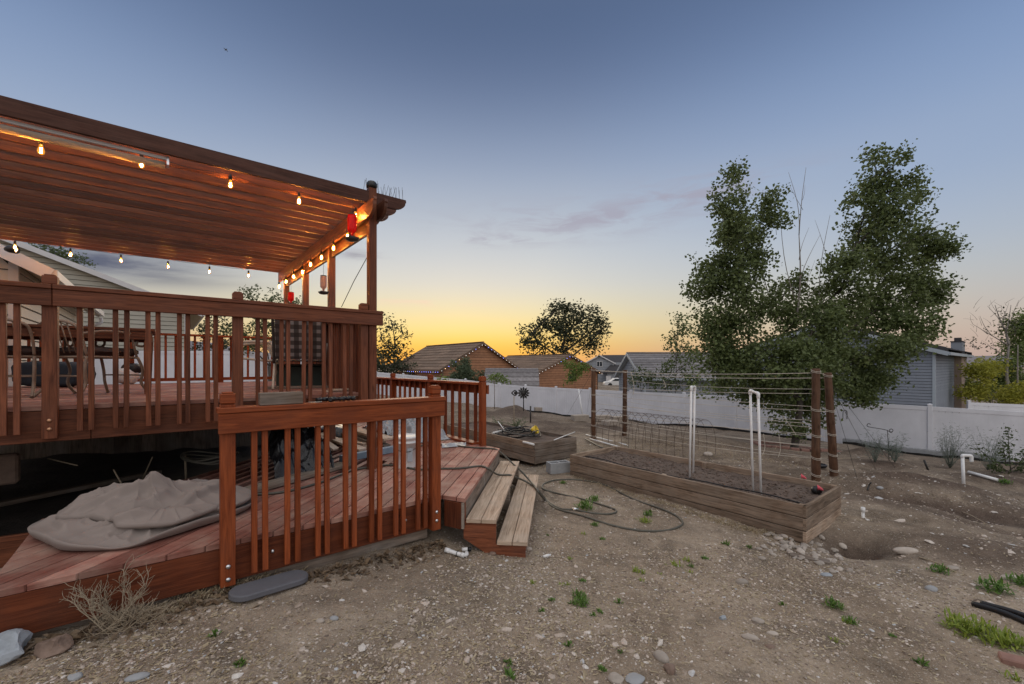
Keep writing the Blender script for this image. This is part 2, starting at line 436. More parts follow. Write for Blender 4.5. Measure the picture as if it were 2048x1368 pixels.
# upper deck
up = thing('upper_deck', 'raised red cedar deck floor under the pergola with a deep rim board', 'deck', UP(0, 0, UZ))
RIMO = .045                                # rim face stands behind the post centres
mb = MB(); boards(mb, [UP(-7.5, RIMO, 0), UP(.02, RIMO, 0), UP(.02, 5.2, 0), UP(-3.85, 5.2, 0), UP(-3.85, 3.0, 0), UP(-7.5, 3.0, 0)], A2, UZ)
mb.build('decking', M['deck'], up, .003)
mb = MB()
mb.beam(UP(-7.5, RIMO + .024, UZ - .04 - .13), UP(-3.62 + 1.275, RIMO + .024, UZ - .04 - .13), .04, .255)
mb.beam(UP(-3.62 + 1.28, RIMO + .024, UZ - .04 - .13), UP(.0, RIMO + .024, UZ - .04 - .13), .04, .255)
mb.build('front_rim_board', M['stain_dark'], up, .003)
mb = MB(); mb.beam(UP(-.005, RIMO + .05, UZ - .17), UP(-.005, 5.2, UZ - .17), .04, .255); mb.build('side_rim_board', M['stain_dark'], up, .003)
mb = MB(); mb.beam(UP(-7.5, 5.17, UZ - .17), UP(-.03, 5.17, UZ - .17), .04, .255); mb.build('back_rim_board', M['stain_dark'], up)
mb = MB()
for k in range(13): mb.beam(UP(-.45 - k * .42, .1, UZ - .14), UP(-.45 - k * .42, 5.1, UZ - .14), .04, .19)
mb.build('joist', M['greywood'], up)
mb = MB(); mb.beam(UP(-7.5, 1.3, UZ - .33), UP(-.05, 1.3, UZ - .33), .09, .18); mb.build('carrying_beam', M['greywood'], up)
for s, t in ((-.06, .35), (-4.6, 1.3), (-.06, 2.6), (-.06, 4.9)):
    q = UP(s, t, 0); g = T(q.x, q.y); mb = MB(); mb.beam(q + ZV * (g - .1), q + ZV * (UZ - .24), .09, .09, A2)
    mb.build('support_post', M['greywood'], up, .003)

mb = MB()
for k in range(40): a, b = UP(-7.4 + k * .187, 5.12, 0), UP(-7.4 + k * .187 + .1875, 5.12 + .002 * (k % 2), 0); mb.beam((a + b) / 2 + ZV * -.35, (a + b) / 2 + ZV * 1.2, .1875, .02, B2)
for k in range(28): a = UP(-4.7, .05 + k * .187, 0); mb.beam(a + ZV * -.3, a + ZV * 1.0, .18, .02, A2)
mb.build('skirting', M['greywood'], up)
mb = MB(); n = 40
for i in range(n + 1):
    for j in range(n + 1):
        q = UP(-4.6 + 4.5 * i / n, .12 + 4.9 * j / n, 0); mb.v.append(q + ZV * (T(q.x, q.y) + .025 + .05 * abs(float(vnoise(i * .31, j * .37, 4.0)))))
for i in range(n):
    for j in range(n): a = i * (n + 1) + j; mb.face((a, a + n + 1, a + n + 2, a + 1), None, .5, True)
tag(mb.build('shade_ground_sheet', M['shadeblack']), 'black plastic ground sheet added to deepen the shade under the raised deck', 'ground sheet')  # black sheet laid over the whole floor below, standing in for deep shade
# lower deck 
K = V((-2.85, 2.325, 0)) - A2 * 1.2
def LO(s, t, z): return V((-2.85, 2.325, 0)) + A2 * s + B2 * t + ZV * z
Q1 = LO(2.83, .03, 0); Q2 = V((-.44, 4.02, 0)); Q3 = Q2 + SD * 2.46; FP = V((-.46, 6.70, 0))
lo = thing('lower_deck', 'low red cedar landing with diagonal floor boards along the gravel', 'deck', LO(1.3, .7, LZ))
back_r = UP(-.02, 0, 0)
poly = [LO(-.02, .03, 0), Q1, Q2, Q3, FP + A2 * .02, FP + B2 * 5.3, FP + B2 * 5.3 - A2 * 1.95, LO(3.02, 1.52, 0), LO(-.02, 1.52, 0)]
mb = MB(); boards(mb, poly, SD, LZ); mb.build('decking', M['deck'], lo, .003)
mb = MB(); mb.beam(LO(-.02, .052, LZ - .165), LO(2.80, .052, LZ - .165), .04, .245); mb.build('front_rim_board', M['stain_rim'], lo, .003)
mb = MB(); mb.beam(LO(0, .08, LZ - .165), LO(0, 1.5, LZ - .165), .04, .245); mb.build('end_rim_board', M['stain_rim'], lo, .003)
mb = MB(); mb.beam(Q1 + XD * .03 + ZV * (LZ - .165), Q2 - XD * .03 + SD * .01 + ZV * (LZ - .165), .04, .245); mb.build('corner_rim_board', M['stain_rim'], lo, .003)
mb = MB(); mb.beam(LO(0, 1.5, LZ - .165), LO(2.9, 1.5, LZ - .165), .04, .245)
mb.beam(FP + ZV * (LZ - .165) - A2 * .03, FP + B2 * 5.2 + ZV * (LZ - .165) - A2 * .03, .04, .245); mb.build('back_rim_board', M['greywood'], lo, .003)
mb = MB(); mb.beam(Q2 - XD * .03 + ZV * (LZ - .165), Q3 - XD * .03 + ZV * (LZ - .165), .04, .245); mb.build('step_rim_board', M['greywood'], lo, .003)
mb = MB(); mb.beam(LO(-.2, .13, .045), LO(2.7, .13, .045), .09, .16); mb.build('carrying_beam', M['greywood'], lo, .003)
for s in (1.25, 2.42):
    q = LO(s, .6, 0); mb = MB(); mb.beam(q + ZV * (T(q.x, q.y) - .1), q + ZV * .22, .09, .09, A2); mb.build('support_post', M['greywood'], lo, .003)

# railings ---------------------------------------------------------------
def add_post(rail, q, z0, z1, mat, d, w=.089, notch=True, bolts=None, boltmat='steel', nrm=None):
    mb = MB(); n = V((-d.y, d.x, 0))
    if notch:
        mb.box(q + ZV * ((z0 + z1 - .088) / 2), d * w, n * w, ZV * (z1 - .088 - z0), .5)
        mb.box(q + ZV * (z1 - .083), d * (w - .014), n * (w - .014), ZV * .01, .3)
        mb.box(q + ZV * (z1 - .045), d * w, n * w, ZV * .066, .6)
        mb.box(q + ZV * (z1 - .006), d * (w - .022), n * (w - .022), ZV * .012, .6)
    else: mb.box(q + ZV * ((z0 + z1) / 2), d * w, n * w, ZV * (z1 - z0))
    p = mb.build('post', mat, rail, .004)
    for bz in bolts or ():
        m2 = MB(); m2.lathe([(.016, 0), (.016, .002), (.0145, .006), (.009, .0095), (.002, .011)], q + nrm * (w / 2) + ZV * bz, 12, nrm)
        m2.build('bolt', M[boltmat], p)
    return p
def add_baluster(rail, q, z0, z1, mat, d, lean=0, w=.037):
    mb = MB(); mb.beam(q + ZV * z0, q + d * lean + ZV * z1, .037, w, d); mb.build('baluster', mat, rail, .003)

def rail_span(rail, o, d, nrm, s0, s1, zc, mat, over=.0, capw=.14, fas=.135, nail=True):
    """cap and outer face board, centre line of the posts along d"""
    mb = MB(); mb.beam(o + d * (s0 - over) + nrm * .025 + ZV * (zc - .019), o + d * (s1 + over) + nrm * .025 + ZV * (zc - .019), capw, .037)
    mb.build('cap_rail', mat, rail, .004)
    mb = MB(); mb.beam(o + d * (s0 - over * .7) + nrm * .0655 + ZV * (zc - .039 - fas / 2), o + d * (s1 + over * .7) + nrm * .0655 + ZV * (zc - .039 - fas / 2), .037, fas)
    mb.build('face_board', mat, rail, .004)

NF = -B2                                   # outward, towards the yard
CZ = 2.254
r1 = thing('upper_front_railing', 'long dark red railing with paired balusters along the front edge of the raised deck', 'railing', P1 + ZV * UZ)
o1 = P1
for s in (-1.29, 0, 1.295, 2.575 - .01):
    add_post(r1, o1 + A2 * s, UZ - .265, CZ + .085, M['stain_dark'], A2, bolts=(UZ - .115, UZ - .185), boltmat='brass', nrm=NF)
rail_span(r1, o1, A2, NF, -3.9, .018, CZ, M['stain_dark'])
rail_span(r1, o1, A2, NF, .022, 2.575 + .20, CZ, M['stain_dark'])
for px in (-78, -50, 9, 35.5, 161.5, 184, 232, 253, 297.5, 316, 358.5, 375.5, 415.5, 431.5, 515, 530, 561.5, 575.5, 606, 619, 647, 660, 688, 700):
    add_baluster(r1, o1 + A2 * s_at(px) + NF * .022, UZ - .215, CZ - .045, M['stain_dark'], A2, random.uniform(-.006, .006))

r2 = thing('upper_side_railing', 'dark red railing seen end-on along the pergola posts of the raised deck', 'railing', P3 + ZV * UZ)
mb = MB(); mb.beam(UP(-.01, .1, CZ - .05), UP(-.01, 5.1, CZ - .05), .14, .037); mb.build('cap_rail', M['stain_dark'], r2, .003)
mb = MB(); mb.beam(UP(.055, .05, CZ - .14), UP(.055, 5.1, CZ - .14), .037, .135); mb.build('face_board', M['stain_dark'], r2, .003)
for k in range(26):
    for e in (0, .075):
        t = .2 + k * .19 + e
        if min(abs(t - q) for q in (0, 1.6, 3.1, 4.63)) > .07: add_baluster(r2, UP(.016, t, 0), UZ - .2, CZ - .07, M['stain_dark'], B2)
add_post(r2, UP(-.0, 5.1, 0), UZ - .2, CZ + .05, M['stain_dark'], A2)

# railing at the back of the upper deck, either side of the gap for the back steps
r3 = thing('back_railing', 'thin red railing at the back of the raised deck, right of the back opening', 'railing', UP(-2, 5.1, UZ))
for s in (-2.32, -1.0): add_post(r3, UP(s, 5.1, 0), UZ - .2, CZ - .09, M['stain'], A2, w=.11, notch=False)
mb = MB(); mb.beam(UP(-2.35, 5.1, CZ - .08), UP(-.06, 5.1, CZ - .08), .14, .037); mb.build('cap_rail', M['stain'], r3)
mb = MB(); mb.beam(UP(-2.27, 5.1, UZ + .07), UP(-.06, 5.1, UZ + .07), .04, .06); mb.build('bottom_rail', M['stain'], r3)
for k in range(15):
    s = -2.12 + k * .145
    if abs(s + 1.0) > .08: add_baluster(r3, UP(s, 5.1, 0), UZ + .1, CZ - .1, M['stain'], A2)
r4 = thing('back_railing', 'red railing at the back of the raised deck behind the patio table', 'railing', UP(-3.4, 5.1, UZ))
for s in (-3.8, -2.95): add_post(r4, UP(s, 5.1, 0), UZ - .2, CZ - .05, M['stain'], A2, notch=False)
mb = MB(); mb.beam(UP(-3.84, 5.1, CZ - .08), UP(-2.9, 5.1, CZ - .08), .14, .037); mb.build('cap_rail', M['stain'], r4)
for k in range(6): add_baluster(r4, UP(-3.66 + k * .13, 5.1, 0), UZ - .1, CZ - .1, M['stain'], A2)
r5 = thing('back_railing', 'red railing on the house side of the raised deck behind the metal chairs', 'railing', UP(-3.8, 4, UZ))
for t in (2.95, 4.0): add_post(r5, UP(-3.8, t, 0), UZ - .2, CZ - .05, M['stain'], B2, notch=False)
mb = MB(); mb.beam(UP(-3.8, 2.9, CZ - .08), UP(-3.8, 5.02, CZ - .08), .14, .037); mb.build('cap_rail', M['stain'], r5)
for k in range(13): add_baluster(r5, UP(-3.8, 3.1 + k * .145, 0), UZ - .1, CZ - .1, M['stain'], B2)

# lower front railing
LC = 1.31
LP1 = V((-1.995, 3.015, 0)); LLEN = 1.63
r6 = thing('lower_front_railing', 'short orange-red railing with bolted posts in front of the low landing', 'railing', LP1 + ZV * LZ)
for s in (0, LLEN):
    add_post(r6, LP1 + A2 * s, LZ - .29, LC + .105, M['stain'], A2, bolts=((.205, .115) if s == 0 else (.235, .155)), nrm=NF)
rail_span(r6, LP1, A2, NF, -.045, LLEN + .05, LC, M['stain'], .02, fas=.14)
for c in (250, 312, 436, 495, 611, 662, 768, 816, 914, 960, 1053, 1095, 1178, 1219):
    add_baluster(r6, LP1 + A2 * s_at(420 + c * .351, LP1) + NF * .02, LZ - .245, LC - .06, M['stain'], A2, random.uniform(-.008, .008))
for c, z in ((361, .21), (783, .17), (1122, .20)):
    q = LP1 + A2 * s_at(420 + c * .351, LP1) + B2 * .075 + NF * .045
    m2 = MB(); m2.lathe([(.015, 0), (.015, .002), (.0135, .006), (.008, .0095), (.002, .011)], q + ZV * z, 12, NF); m2.build('bolt', M['steel'], r6)

# far railing of the landing
FZ = 1.335
r7 = thing('landing_far_railing', 'red railing beyond the white bucket that closes the far side of the low landing', 'railing', FP + ZV * LZ)
for t in (0, 1.68, 3.37, 5.05): add_post(r7, FP + B2 * t, LZ - .3, FZ + .10, M['stain'], B2)
mb = MB(); mb.beam(FP + B2 * .05 - A2 * .01 + ZV * (FZ - .019), FP + B2 * 5.1 - A2 * .01 + ZV * (FZ - .019), .13, .037); mb.build('cap_rail', M['stain'], r7, .003)
mb = MB(); mb.beam(FP - B2 * .06 + A2 * .066 + ZV * (FZ - .11), FP + B2 * 5.1 + A2 * .066 + ZV * (FZ - .11), .037, .14); mb.build('face_board', M['stain'], r7, .003)
for k in range(21):
    t = .22 + k * .236
    if min(abs(t - q) for q in (0, 1.68, 3.37, 5.05)) > .06: add_baluster(r7, FP + B2 * t + A2 * .02, LZ - .02, FZ - .04, M['stain'], B2, w=.056)
mb = MB(); mb.beam(FP + B2 * .12 - A2 * .05 + ZV * (LZ + .02), FP + B2 * 2.0 - A2 * .05 + ZV * (LZ + .02), .14, .036); mb.build('bottom_board', M['stain'], r7, .003)

# steps off the landing
st = thing('wooden_steps', 'two bare weathered plank steps on a red stringer leading down from the landing', 'steps', Q2 + ZV * -.16)
ZS = (.165, -.03)
for k, z in enumerate(ZS):
    a0 = Q2 + XD * (.008 + .291 * k) + SD * .005
    for j in range(2):
        mb = MB(); c0 = a0 + XD * (.071 + j * .145) + ZV * (z - .019)
        mb.beam(c0, c0 + SD * 2.47, .139, .038, t=random.uniform(.5, 1)); mb.build('tread', M['tread'], st, .003)
zt = LZ - .04
for off in (.03, 1.22, 2.40):
    o = Q2 + SD * off
    pts = [o + XD * u + ZV * z for u, z in ((-.02, zt), (-.02, -.03), (.27, -.21), (.55, -.26), (.565, -.26), (.565, ZS[1] - .038), (.288, ZS[1] - .038), (.288, ZS[0] - .038), (-.004, ZS[0] - .038), (-.004, zt))]
    mb = MB(); mb.prism(pts, SD * .038, uvax=XD); mb.build('stringer', M['stain_dark'] if off < .1 else M['greywood'], st, .002)
mb = MB(); mb.beam(Q2 + XD * .54 + SD * .08 + ZV * -.15, Q2 + XD * .54 + SD * 2.38 + ZV * -.15, .03, .14); mb.build('riser_board', M['stain'], st, .003)

# ------------------------------------------------------------------ pergola
PP = P3 + A2 * .092
pg = thing('pergola', 'red cedar pergola with close rafters and scalloped tails above the raised deck', 'pergola', PP + ZV * UZ)
def PG(s, t, z): return PP + A2 * s + B2 * t + ZV * z
RZ0, RZ1 = 3.54, 3.684
PT = (0, 1.6, 3.11, 4.63)
for k, t in enumerate(PT):
    mb = MB(); q = PG(0, t, 0); z1 = 3.73 if k == 0 else 3.5
    mb.box(q + ZV * ((.25 + z1) / 2), A2 * .092, B2 * .092, ZV * (z1 - .25), .45)
    p = mb.build('post', M['ceiling'] if k else M['stain_dark'], pg, .004)
    if k == 0:
        m2 = MB(); m2.lathe([(.045, 0), (.066, .015), (.066, .055), (.045, .085), (.01, .095)], q + ZV * 3.73, 8); m2.build('post_cap', M['black'], p)
def tail_poly(o, d, L0, L1, z0, z1):
    """rafter side with a scalloped end at L1"""
    pts = [(L0, z0), (L0, z1), (L1, z1), (L1 + .005, z1 - .03)]
    for k in range(7):
        a = k / 6 * math.pi / 2; pts.append((L1 - .16 + .155 * math.cos(a), z1 - .045 - (z1 - .045 - z0) * math.sin(a)))
    return [o + d * u + ZV * z for u, z in pts]
NR = 19
for k in range(NR):
    t = -.02 + k * (4.98 / (NR - 1)); mb = MB(); j = random.uniform(-.003, .003)
    L1 = .43 + random.uniform(-.012, .012)
    mb.prism(tail_poly(PG(0, t - .019, j), A2, -7.6, L1, RZ0, RZ1), B2 * .038, uvax=A2)
    mb.build('rafter', M['fascia'] if k == 0 else M['ceiling'], pg, .002)
for e, nm in ((-.066, 'side_beam'), (.066, 'side_beam')):
    mb = MB(); mb.prism(tail_poly(PG(e - .019, 0, 0), -B2, -5.0, .28, 3.345, 3.54), A2 * .038, uvax=B2); mb.build(nm, M['ceiling'], pg, .003)
mb = MB(); mb.beam(PG(0, .06, 3.275), PG(0, 4.6, 3.275), .038, .14); mb.build('lower_beam', M['ceiling'], pg, .003)
mb = MB(); mb.beam(PG(-5.6, -.3, 3.44), PG(-5.6, 5.0, 3.44), .09, .19); mb.build('house_beam', M['ceiling'], pg, .003)
for k, t in enumerate((.0, 4.9)):
    mb = MB(); mb.beam(PG(-5.6, t, .3), PG(-5.6, t, 3.34), .092, .092, A2); mb.build('post', M['ceiling'], pg, .004)

# bird spikes on the first rafter tails
def spikes(t, s0, s1, n, label):
    mb = MB()
    mb.beam(PG(s0, t, RZ1 + .004), PG(s1, t, RZ1 + .004), .03, .006)
    for k in range(n):
        s = s0 + (s1 - s0) * k / (n - 1)
        for e in (-1, 1):
            mb.tube([PG(s, t, RZ1), PG(s + random.uniform(-.035, .035), t + e * random.uniform(.01, .05), RZ1 + random.uniform(.11, .15))], .0022, 4)
    tag(mb.build('bird_spikes', M['metal']), label, 'bird spikes')
spikes(0, -.10, .40, 12, 'thin wire bird spikes along the top of the first rafter tail')
spikes(.28, .12, .36, 6, 'few wire bird spikes on the second rafter tail')

# rolled sun shade under the front rafter
sh = thing('roller_shade', 'rolled beige sun shade on a rail under the front rafter', 'shade', PG(-3, .08, 3.5))
sE = s_at(330, PG(0, .09, 0)); mb = MB(); mb.tube([PG(-6.5, .09, 3.475), PG(sE, .09, 3.475)], .032, 12); mb.build('roll', M['tan'], sh)
mb = MB(); mb.beam(PG(-6.5, .035, 3.522), PG(sE + .01, .035, 3.522), .02, .026); mb.build('head_rail', M['trim'], sh)
mb = MB(); mb.beam(PG(sE + .012, .07, 3.505), PG(sE + .03, .07, 3.505), .09, .075); mb.build('end_bracket', M['steel'], sh)

# string lights ------------------------------------------------------------
def glass_mat():
    m, nt, b, L = new_mat('amber_bulb_glass')
    tr = nod(nt, 'ShaderNodeBsdfTransparent'); tr.inputs[0].default_value = (1, .80, .45, 1)
    em = nod(nt, 'ShaderNodeEmission'); em.inputs[0].default_value = (1, .40, .05, 1); em.inputs[1].default_value = 1.3
    gl = nod(nt, 'ShaderNodeBsdfGlossy'); gl.inputs['Roughness'].default_value = .08
    m1 = nod(nt, 'ShaderNodeMixShader'); m1.inputs[0].default_value = .45; m2 = nod(nt, 'ShaderNodeMixShader'); m2.inputs[0].default_value = .06
    L(tr.outputs[0], m1.inputs[1]); L(em.outputs[0], m1.inputs[2]); L(m1.outputs[0], m2.inputs[1]); L(gl.outputs[0], m2.inputs[2])
    L(m2.outputs[0], nt.nodes['Material Output'].inputs[0]); return m
M['bulb'] = glass_mat(); M['filament'] = mat_emit('glowing_filament', (1, .46, .12), 2300)
M['filament'].node_tree.nodes['Principled BSDF'].inputs['Base Color'].default_value = (0, 0, 0, 1)
def light_string(label, o, d, spots, ztop):
    """spots: (px, py) of each bulb's middle on the line o + d*u"""
    root = thing('string_light', label, 'string lights', o + ZV * 3.4, 'strings of bulbs under the pergola')
    hang = []
    for px, py in spots:
        r = (px - 1024) / F; u = (r * o.y - o.x) / (d.x - r * d.y); q = o + d * u; z = EYE - (py - HZ) / F * q.y
        c = V((q.x, q.y, z)); hang.append(c + ZV * .085)
        mb = MB(); mb.lathe([(.012, .045), (.013, .03), (.021, .006), (.0235, -.012), (.019, -.030), (.007, -.039), (.001, -.040)], c, 14); g = mb.build('bulb', M['bulb'], root)
        mb = MB()
        for k in range(4):
            a = k * math.pi / 2; e = V((math.cos(a), math.sin(a), 0)) * .007
            mb.tube([c + e + ZV * .018, c + e * 1.2 - ZV * .022], .0017, 4)
        mb.build('filament', M['filament'], g)
        mb = MB(); mb.lathe([(.006, .10), (.013, .095), (.016, .075), (.016, .046), (.0125, .043)], c, 10); mb.build('socket', M['black'], root)
        if ztop - c.z > .13:
            mb = MB(); mb.tube([c + ZV * .09, c + ZV * (ztop - c.z)], .003, 5); mb.build('drop_wire', M['black'], root)
    pts = []
    for i, h in enumerate(hang):
        pts.append(V((h.x, h.y, ztop if ztop - h.z > .04 else h.z + .02)))
        if i + 1 < len(hang):
            n = hang[i + 1]; mid = (h + n) / 2; pts.append(V((mid.x, mid.y, ztop - random.uniform(.0, .02))))
    mb = MB(); mb.tube(smooth_path(pts, 5), .0035, 5); mb.build('cable', M['black'], root)
FRS = [(-60, 268), (82, 300), (283, 328), (461, 369), (598, 402), (711, 431)]
light_string('string of five glowing amber bulbs under the front rafter', PG(0, .16, 0), A2, FRS, 3.535)
SDS = [(695, 473), (667, 496), (643, 515), (621, 529), (605, 544), (587, 553), (572, 563), (558, 573)]
light_string('string of glowing amber bulbs down the inner face of the side beam', PG(-.125, 0, 0), B2, SDS, 3.37)
BKS = [(497, 551), (419, 543), (336, 533), (242, 521), (141, 509), (30, 494)]
light_string('string of glowing amber bulbs along the back edge of the pergola', PG(0, 4.93, 0), A2, BKS, 3.53)

# hummingbird feeders
def feeder(c, r, hgt, label, mat, hook):
    f = thing('hummingbird_feeder', label, 'bird feeder', c, 'hummingbird feeders hanging from the pergola')
    mb = MB(); mb.lathe([(r * .3, 0), (r * .35, hgt * .16), (r * .95, hgt * .28), (r, hgt * .34), (r, hgt * .9), (r * .9, hgt)], c, 16); mb.build('bottle', mat, f)
    mb = MB(); mb.lathe([(r * .4, -hgt * .2), (r * 1.3, -hgt * .16), (r * 1.55, -hgt * .06), (r * 1.2, 0), (r * .35, hgt * .03)], c, 16)
    for k in range(4):
        a = k * 1.57; mb.lathe([(.012, 0), (.016, .015), (.004, .02)], c + V((math.cos(a), math.sin(a), 0)) * r * 1.45 - ZV * hgt * .08, 6)
    mb.build('dish', M['metal'], f)
    mb = MB(); mb.lathe([(r * .95, hgt * 1.001), (r, hgt * 1.02), (r * .95, hgt * 1.05), (.01, hgt * 1.06)], c, 12); mb.build('lid', M['metal'] if r < .06 else mat, f)
    mb = MB(); mb.tube([c + ZV * hgt * 1.06, c + ZV * (hook - c.z)], .0025, 5); mb.build('hanger_wire', M['metal'], f)
def glow(name, c, tr):
    m, nt, b, L = new_mat(name); b.inputs['Base Color'].default_value = (*c, 1); b.inputs['Roughness'].default_value = .12
    t = nod(nt, 'ShaderNodeBsdfTranslucent'); t.inputs[0].default_value = (*c, 1)
    x = nod(nt, 'ShaderNodeMixShader'); x.inputs[0].default_value = tr; L(b.outputs[0], x.inputs[1]); L(t.outputs[0], x.inputs[2])
    L(x.outputs[0], nt.nodes['Material Output'].inputs[0]); return m
M['redglass'] = glow('red_nectar_bottle', (.95, .02, .015), .65)
M['clearglass'] = glow('pale_pink_bottle', (.75, .55, .48), .65)
feeder(U(704, 474, 4.95), .05, .25, 'red glass hummingbird feeder hanging in front of the pergola corner post', M['redglass'], 3.5)
feeder(U(647, 583, 6.25), .044, .22, 'clear hummingbird feeder hanging between two pergola side posts', M['clearglass'], 3.28)
feeder(U(582, 606, 8.3), .055, .20, 'small red and white feeder hanging low at the far pergola post', M['redglass'], 3.28)
mb = MB(); mb.tube([U(735, 513, 5.25), U(708, 562, 5.5), U(683, 614, 5.8)], .005, 6)
tag(mb.build('guy_wire', M['metal']), 'thin dark wire slanting down from the pergola corner post to the side railing', 'wire')

# things on the railing caps
q = LP1 + A2 * s_at(561, LP1) + ZV * LC
mb = MB(); mb.box(q + NF * .02 + ZV * .046, A2 * .285, NF * .09, ZV * .09, .4)
tag(mb.build('wood_block', M['greywood'], bevel=.004), 'grey-brown offcut of timber lying on the cap of the lower front railing', 'wood block')
spr = thing('sprinkler_fitting', 'black plastic sprinkler fittings lying on the cap of the lower front railing', 'sprinkler', LP1 + A2 * s_at(667, LP1) + ZV * LC)
for px, dd, ll in ((642, .5, .10), (660, 1.2, .09), (672, -.4, .11), (690, .2, .10), (699, -.6, .07)):
    c = LP1 + A2 * s_at(px, LP1) + ZV * (LC + .022) + NF * .02; e = A2 * math.cos(dd) + B2 * math.sin(dd)
    mb = MB(); mb.lathe([(.014, -ll / 2), (.019, -ll / 2 + .004), (.019, -ll * .1), (.013, -ll * .08), (.013, ll * .15), (.018, ll * .17), (.018, ll / 2), (.01, ll / 2 + .004)], c, 10, e); mb.build('sprinkler_body', M['black'], spr)
mb = MB(); mb.tube(smooth_path([LP1 + A2 * s_at(x, LP1) + NF * y + ZV * (LC + .007) for x, y in ((615, .03), (622, .06), (634, .02), (640, .05), (632, .07), (618, .05))]), .003, 5)
tag(mb.build('twine', M['twine']), 'short pale loop of twine on the cap of the lower front railing', 'twine')
# ------------------------------------------------------------------ things on the raised deck
tb = thing('patio_table', 'dark red wooden patio table behind the railing of the raised deck', 'table', UP(-3, 1.3, UZ))
tp = U(310, 668, 4.95); e = tp - A2 * 0
def TB(s, t, z): return V((tp.x, tp.y, 0)) + A2 * s + B2 * t + ZV * z
mb = MB()
for k in range(6): mb.beam(TB(-1.75, .07 + k * .15, UZ + .735), TB(.0, .07 + k * .15, UZ + .735), .143, .03)
mb.build('table_top', M['tablewood'], tb, .004)
mb = MB(); mb.beam(TB(-1.7, .03, UZ + .67), TB(-.04, .03, UZ + .67), .03, .09); mb.beam(TB(-1.7, .87, UZ + .67), TB(-.04, .87, UZ + .67), .03, .09)
mb.beam(TB(-.05, .05, UZ + .67), TB(-.05, .85, UZ + .67), .03, .09); mb.build('apron', M['tablewood'], tb, .003)
for s in (-1.66, -.06):
    for t in (.06, .84):
        mb = MB(); mb.prism([TB(s - .035, t - .03, UZ), TB(s + .012, t - .03, UZ), TB(s + .035, t - .03, UZ + .7), TB(s - .035, t - .03, UZ + .7)], B2 * .06, uvax=ZV); mb.build('leg', M['tablewood'], tb, .003)

def metal_chair(label):
    """scroll-armed patio chair facing +y, origin between the feet"""
    c = thing('patio_chair', label, 'chair', (0, 0, 0), 'bronze scroll-armed patio chairs')
    f = MB()
    for sx in (-1, 1):
        x = sx * .27
        f.tube(smooth_path([(x, -.27, .44), (x * 1.02, -.31, .6), (x * .98, -.35, .72), (x * .8, -.37, .76)]), .013, 8)
        f.tube(smooth_path([(x, -.31, .66), (x * 1.1, -.1, .70), (x * 1.16, .18, .68), (x * 1.16, .29, .62), (x * 1.14, .27, .555), (x * 1.12, .20, .56), (x * 1.12, .20, .61)]), .013, 8)
        f.tube(smooth_path([(x * 1.12, .14, .69), (x * 1.1, .17, .55), (x, .22, .43)]), .012, 8)
    f.tube(smooth_path([(-.24, -.36, .75), (-.12, -.38, .785), (0, -.385, .79), (.12, -.38, .785), (.24, -.36, .75)]), .014, 8)
    for k in range(5): f.tube([(-.16 + .08 * k, -.29, .46), (-.16 + .08 * k, -.375, .78)], .006, 6)
    f.tube([(-.27, .23, .42), (.27, .23, .42), (.27, -.27, .42), (-.27, -.27, .42), (-.27, .23, .42)], .013, 8)
    f.build('frame', M['chairmetal'], c)
    for sx in (-1, 1):
        mb = MB(); mb.tube(smooth_path([(sx * .27, .23, .42), (sx * .29, .27, .28), (sx * .27, .27, .13), (sx * .31, .33, .012)]), [.015] * 18 + [.019], 8); mb.build('leg', M['chairmetal'], c)
        mb = MB(); mb.tube(smooth_path([(sx * .27, -.27, .42), (sx * .28, -.29, .28), (sx * .27, -.28, .13), (sx * .30, -.36, .012)]), [.015] * 18 + [.019], 8); mb.build('leg', M['chairmetal'], c)
    f = MB(); f.tube([(-.28, -.28, .22), (.28, -.28, .22)], .009, 6); f.tube([(-.28, .26, .22), (.28, .26, .22)], .009, 6); f.build('stretcher', M['chairmetal'], c)
    mb = MB(); n = 10
    for sg, zz in ((1, .53), (-1, .43)):
        for i in range(n + 1):
            for j in range(n + 1):
                u, v = i / n * 2 - 1, j / n * 2 - 1; k = max(abs(u), abs(v)) ** 6
                mb.v.append(V((u * .27 * (1 - .04 * k), v * .26 * (1 - .04 * k), zz - sg * .045 * k + sg * .012 * math.cos(u * 3) * math.cos(v * 3))))
    def idx(a, i, j): return a * (n + 1)**2 + i * (n + 1) + j
    for i in range(n):
        for j in range(n):
            mb.face((idx(0, i, j), idx(0, i+1, j), idx(0, i+1, j+1), idx(0, i, j+1)), None, .5, True)
            mb.face((idx(1, i, j), idx(1, i, j+1), idx(1, i+1, j+1), idx(1, i+1, j)), None, .5, True)
    for i in range(n):
        for (a, b) in (((i, 0), (i+1, 0)), ((i+1, n), (i, n)), ((0, i+1), (0, i)), ((n, i), (n, i+1))):
            mb.face((idx(0, *a), idx(1, *a), idx(1, *b), idx(0, *b)), None, .5, True)
    mb.build('cushion', M['cushion'], c)
    return c
ch = metal_chair('bronze scroll-armed chair at the patio table, right of the leftmost railing post')
ch.location = (-4.62, 4.78, UZ); ch.rotation_euler = (0, 0, R(-12))
c2 = dup(ch, (-5.22, 4.55, UZ), R(20), 'bronze scroll-armed chair with a thick dark cushion at the left edge of the photo')

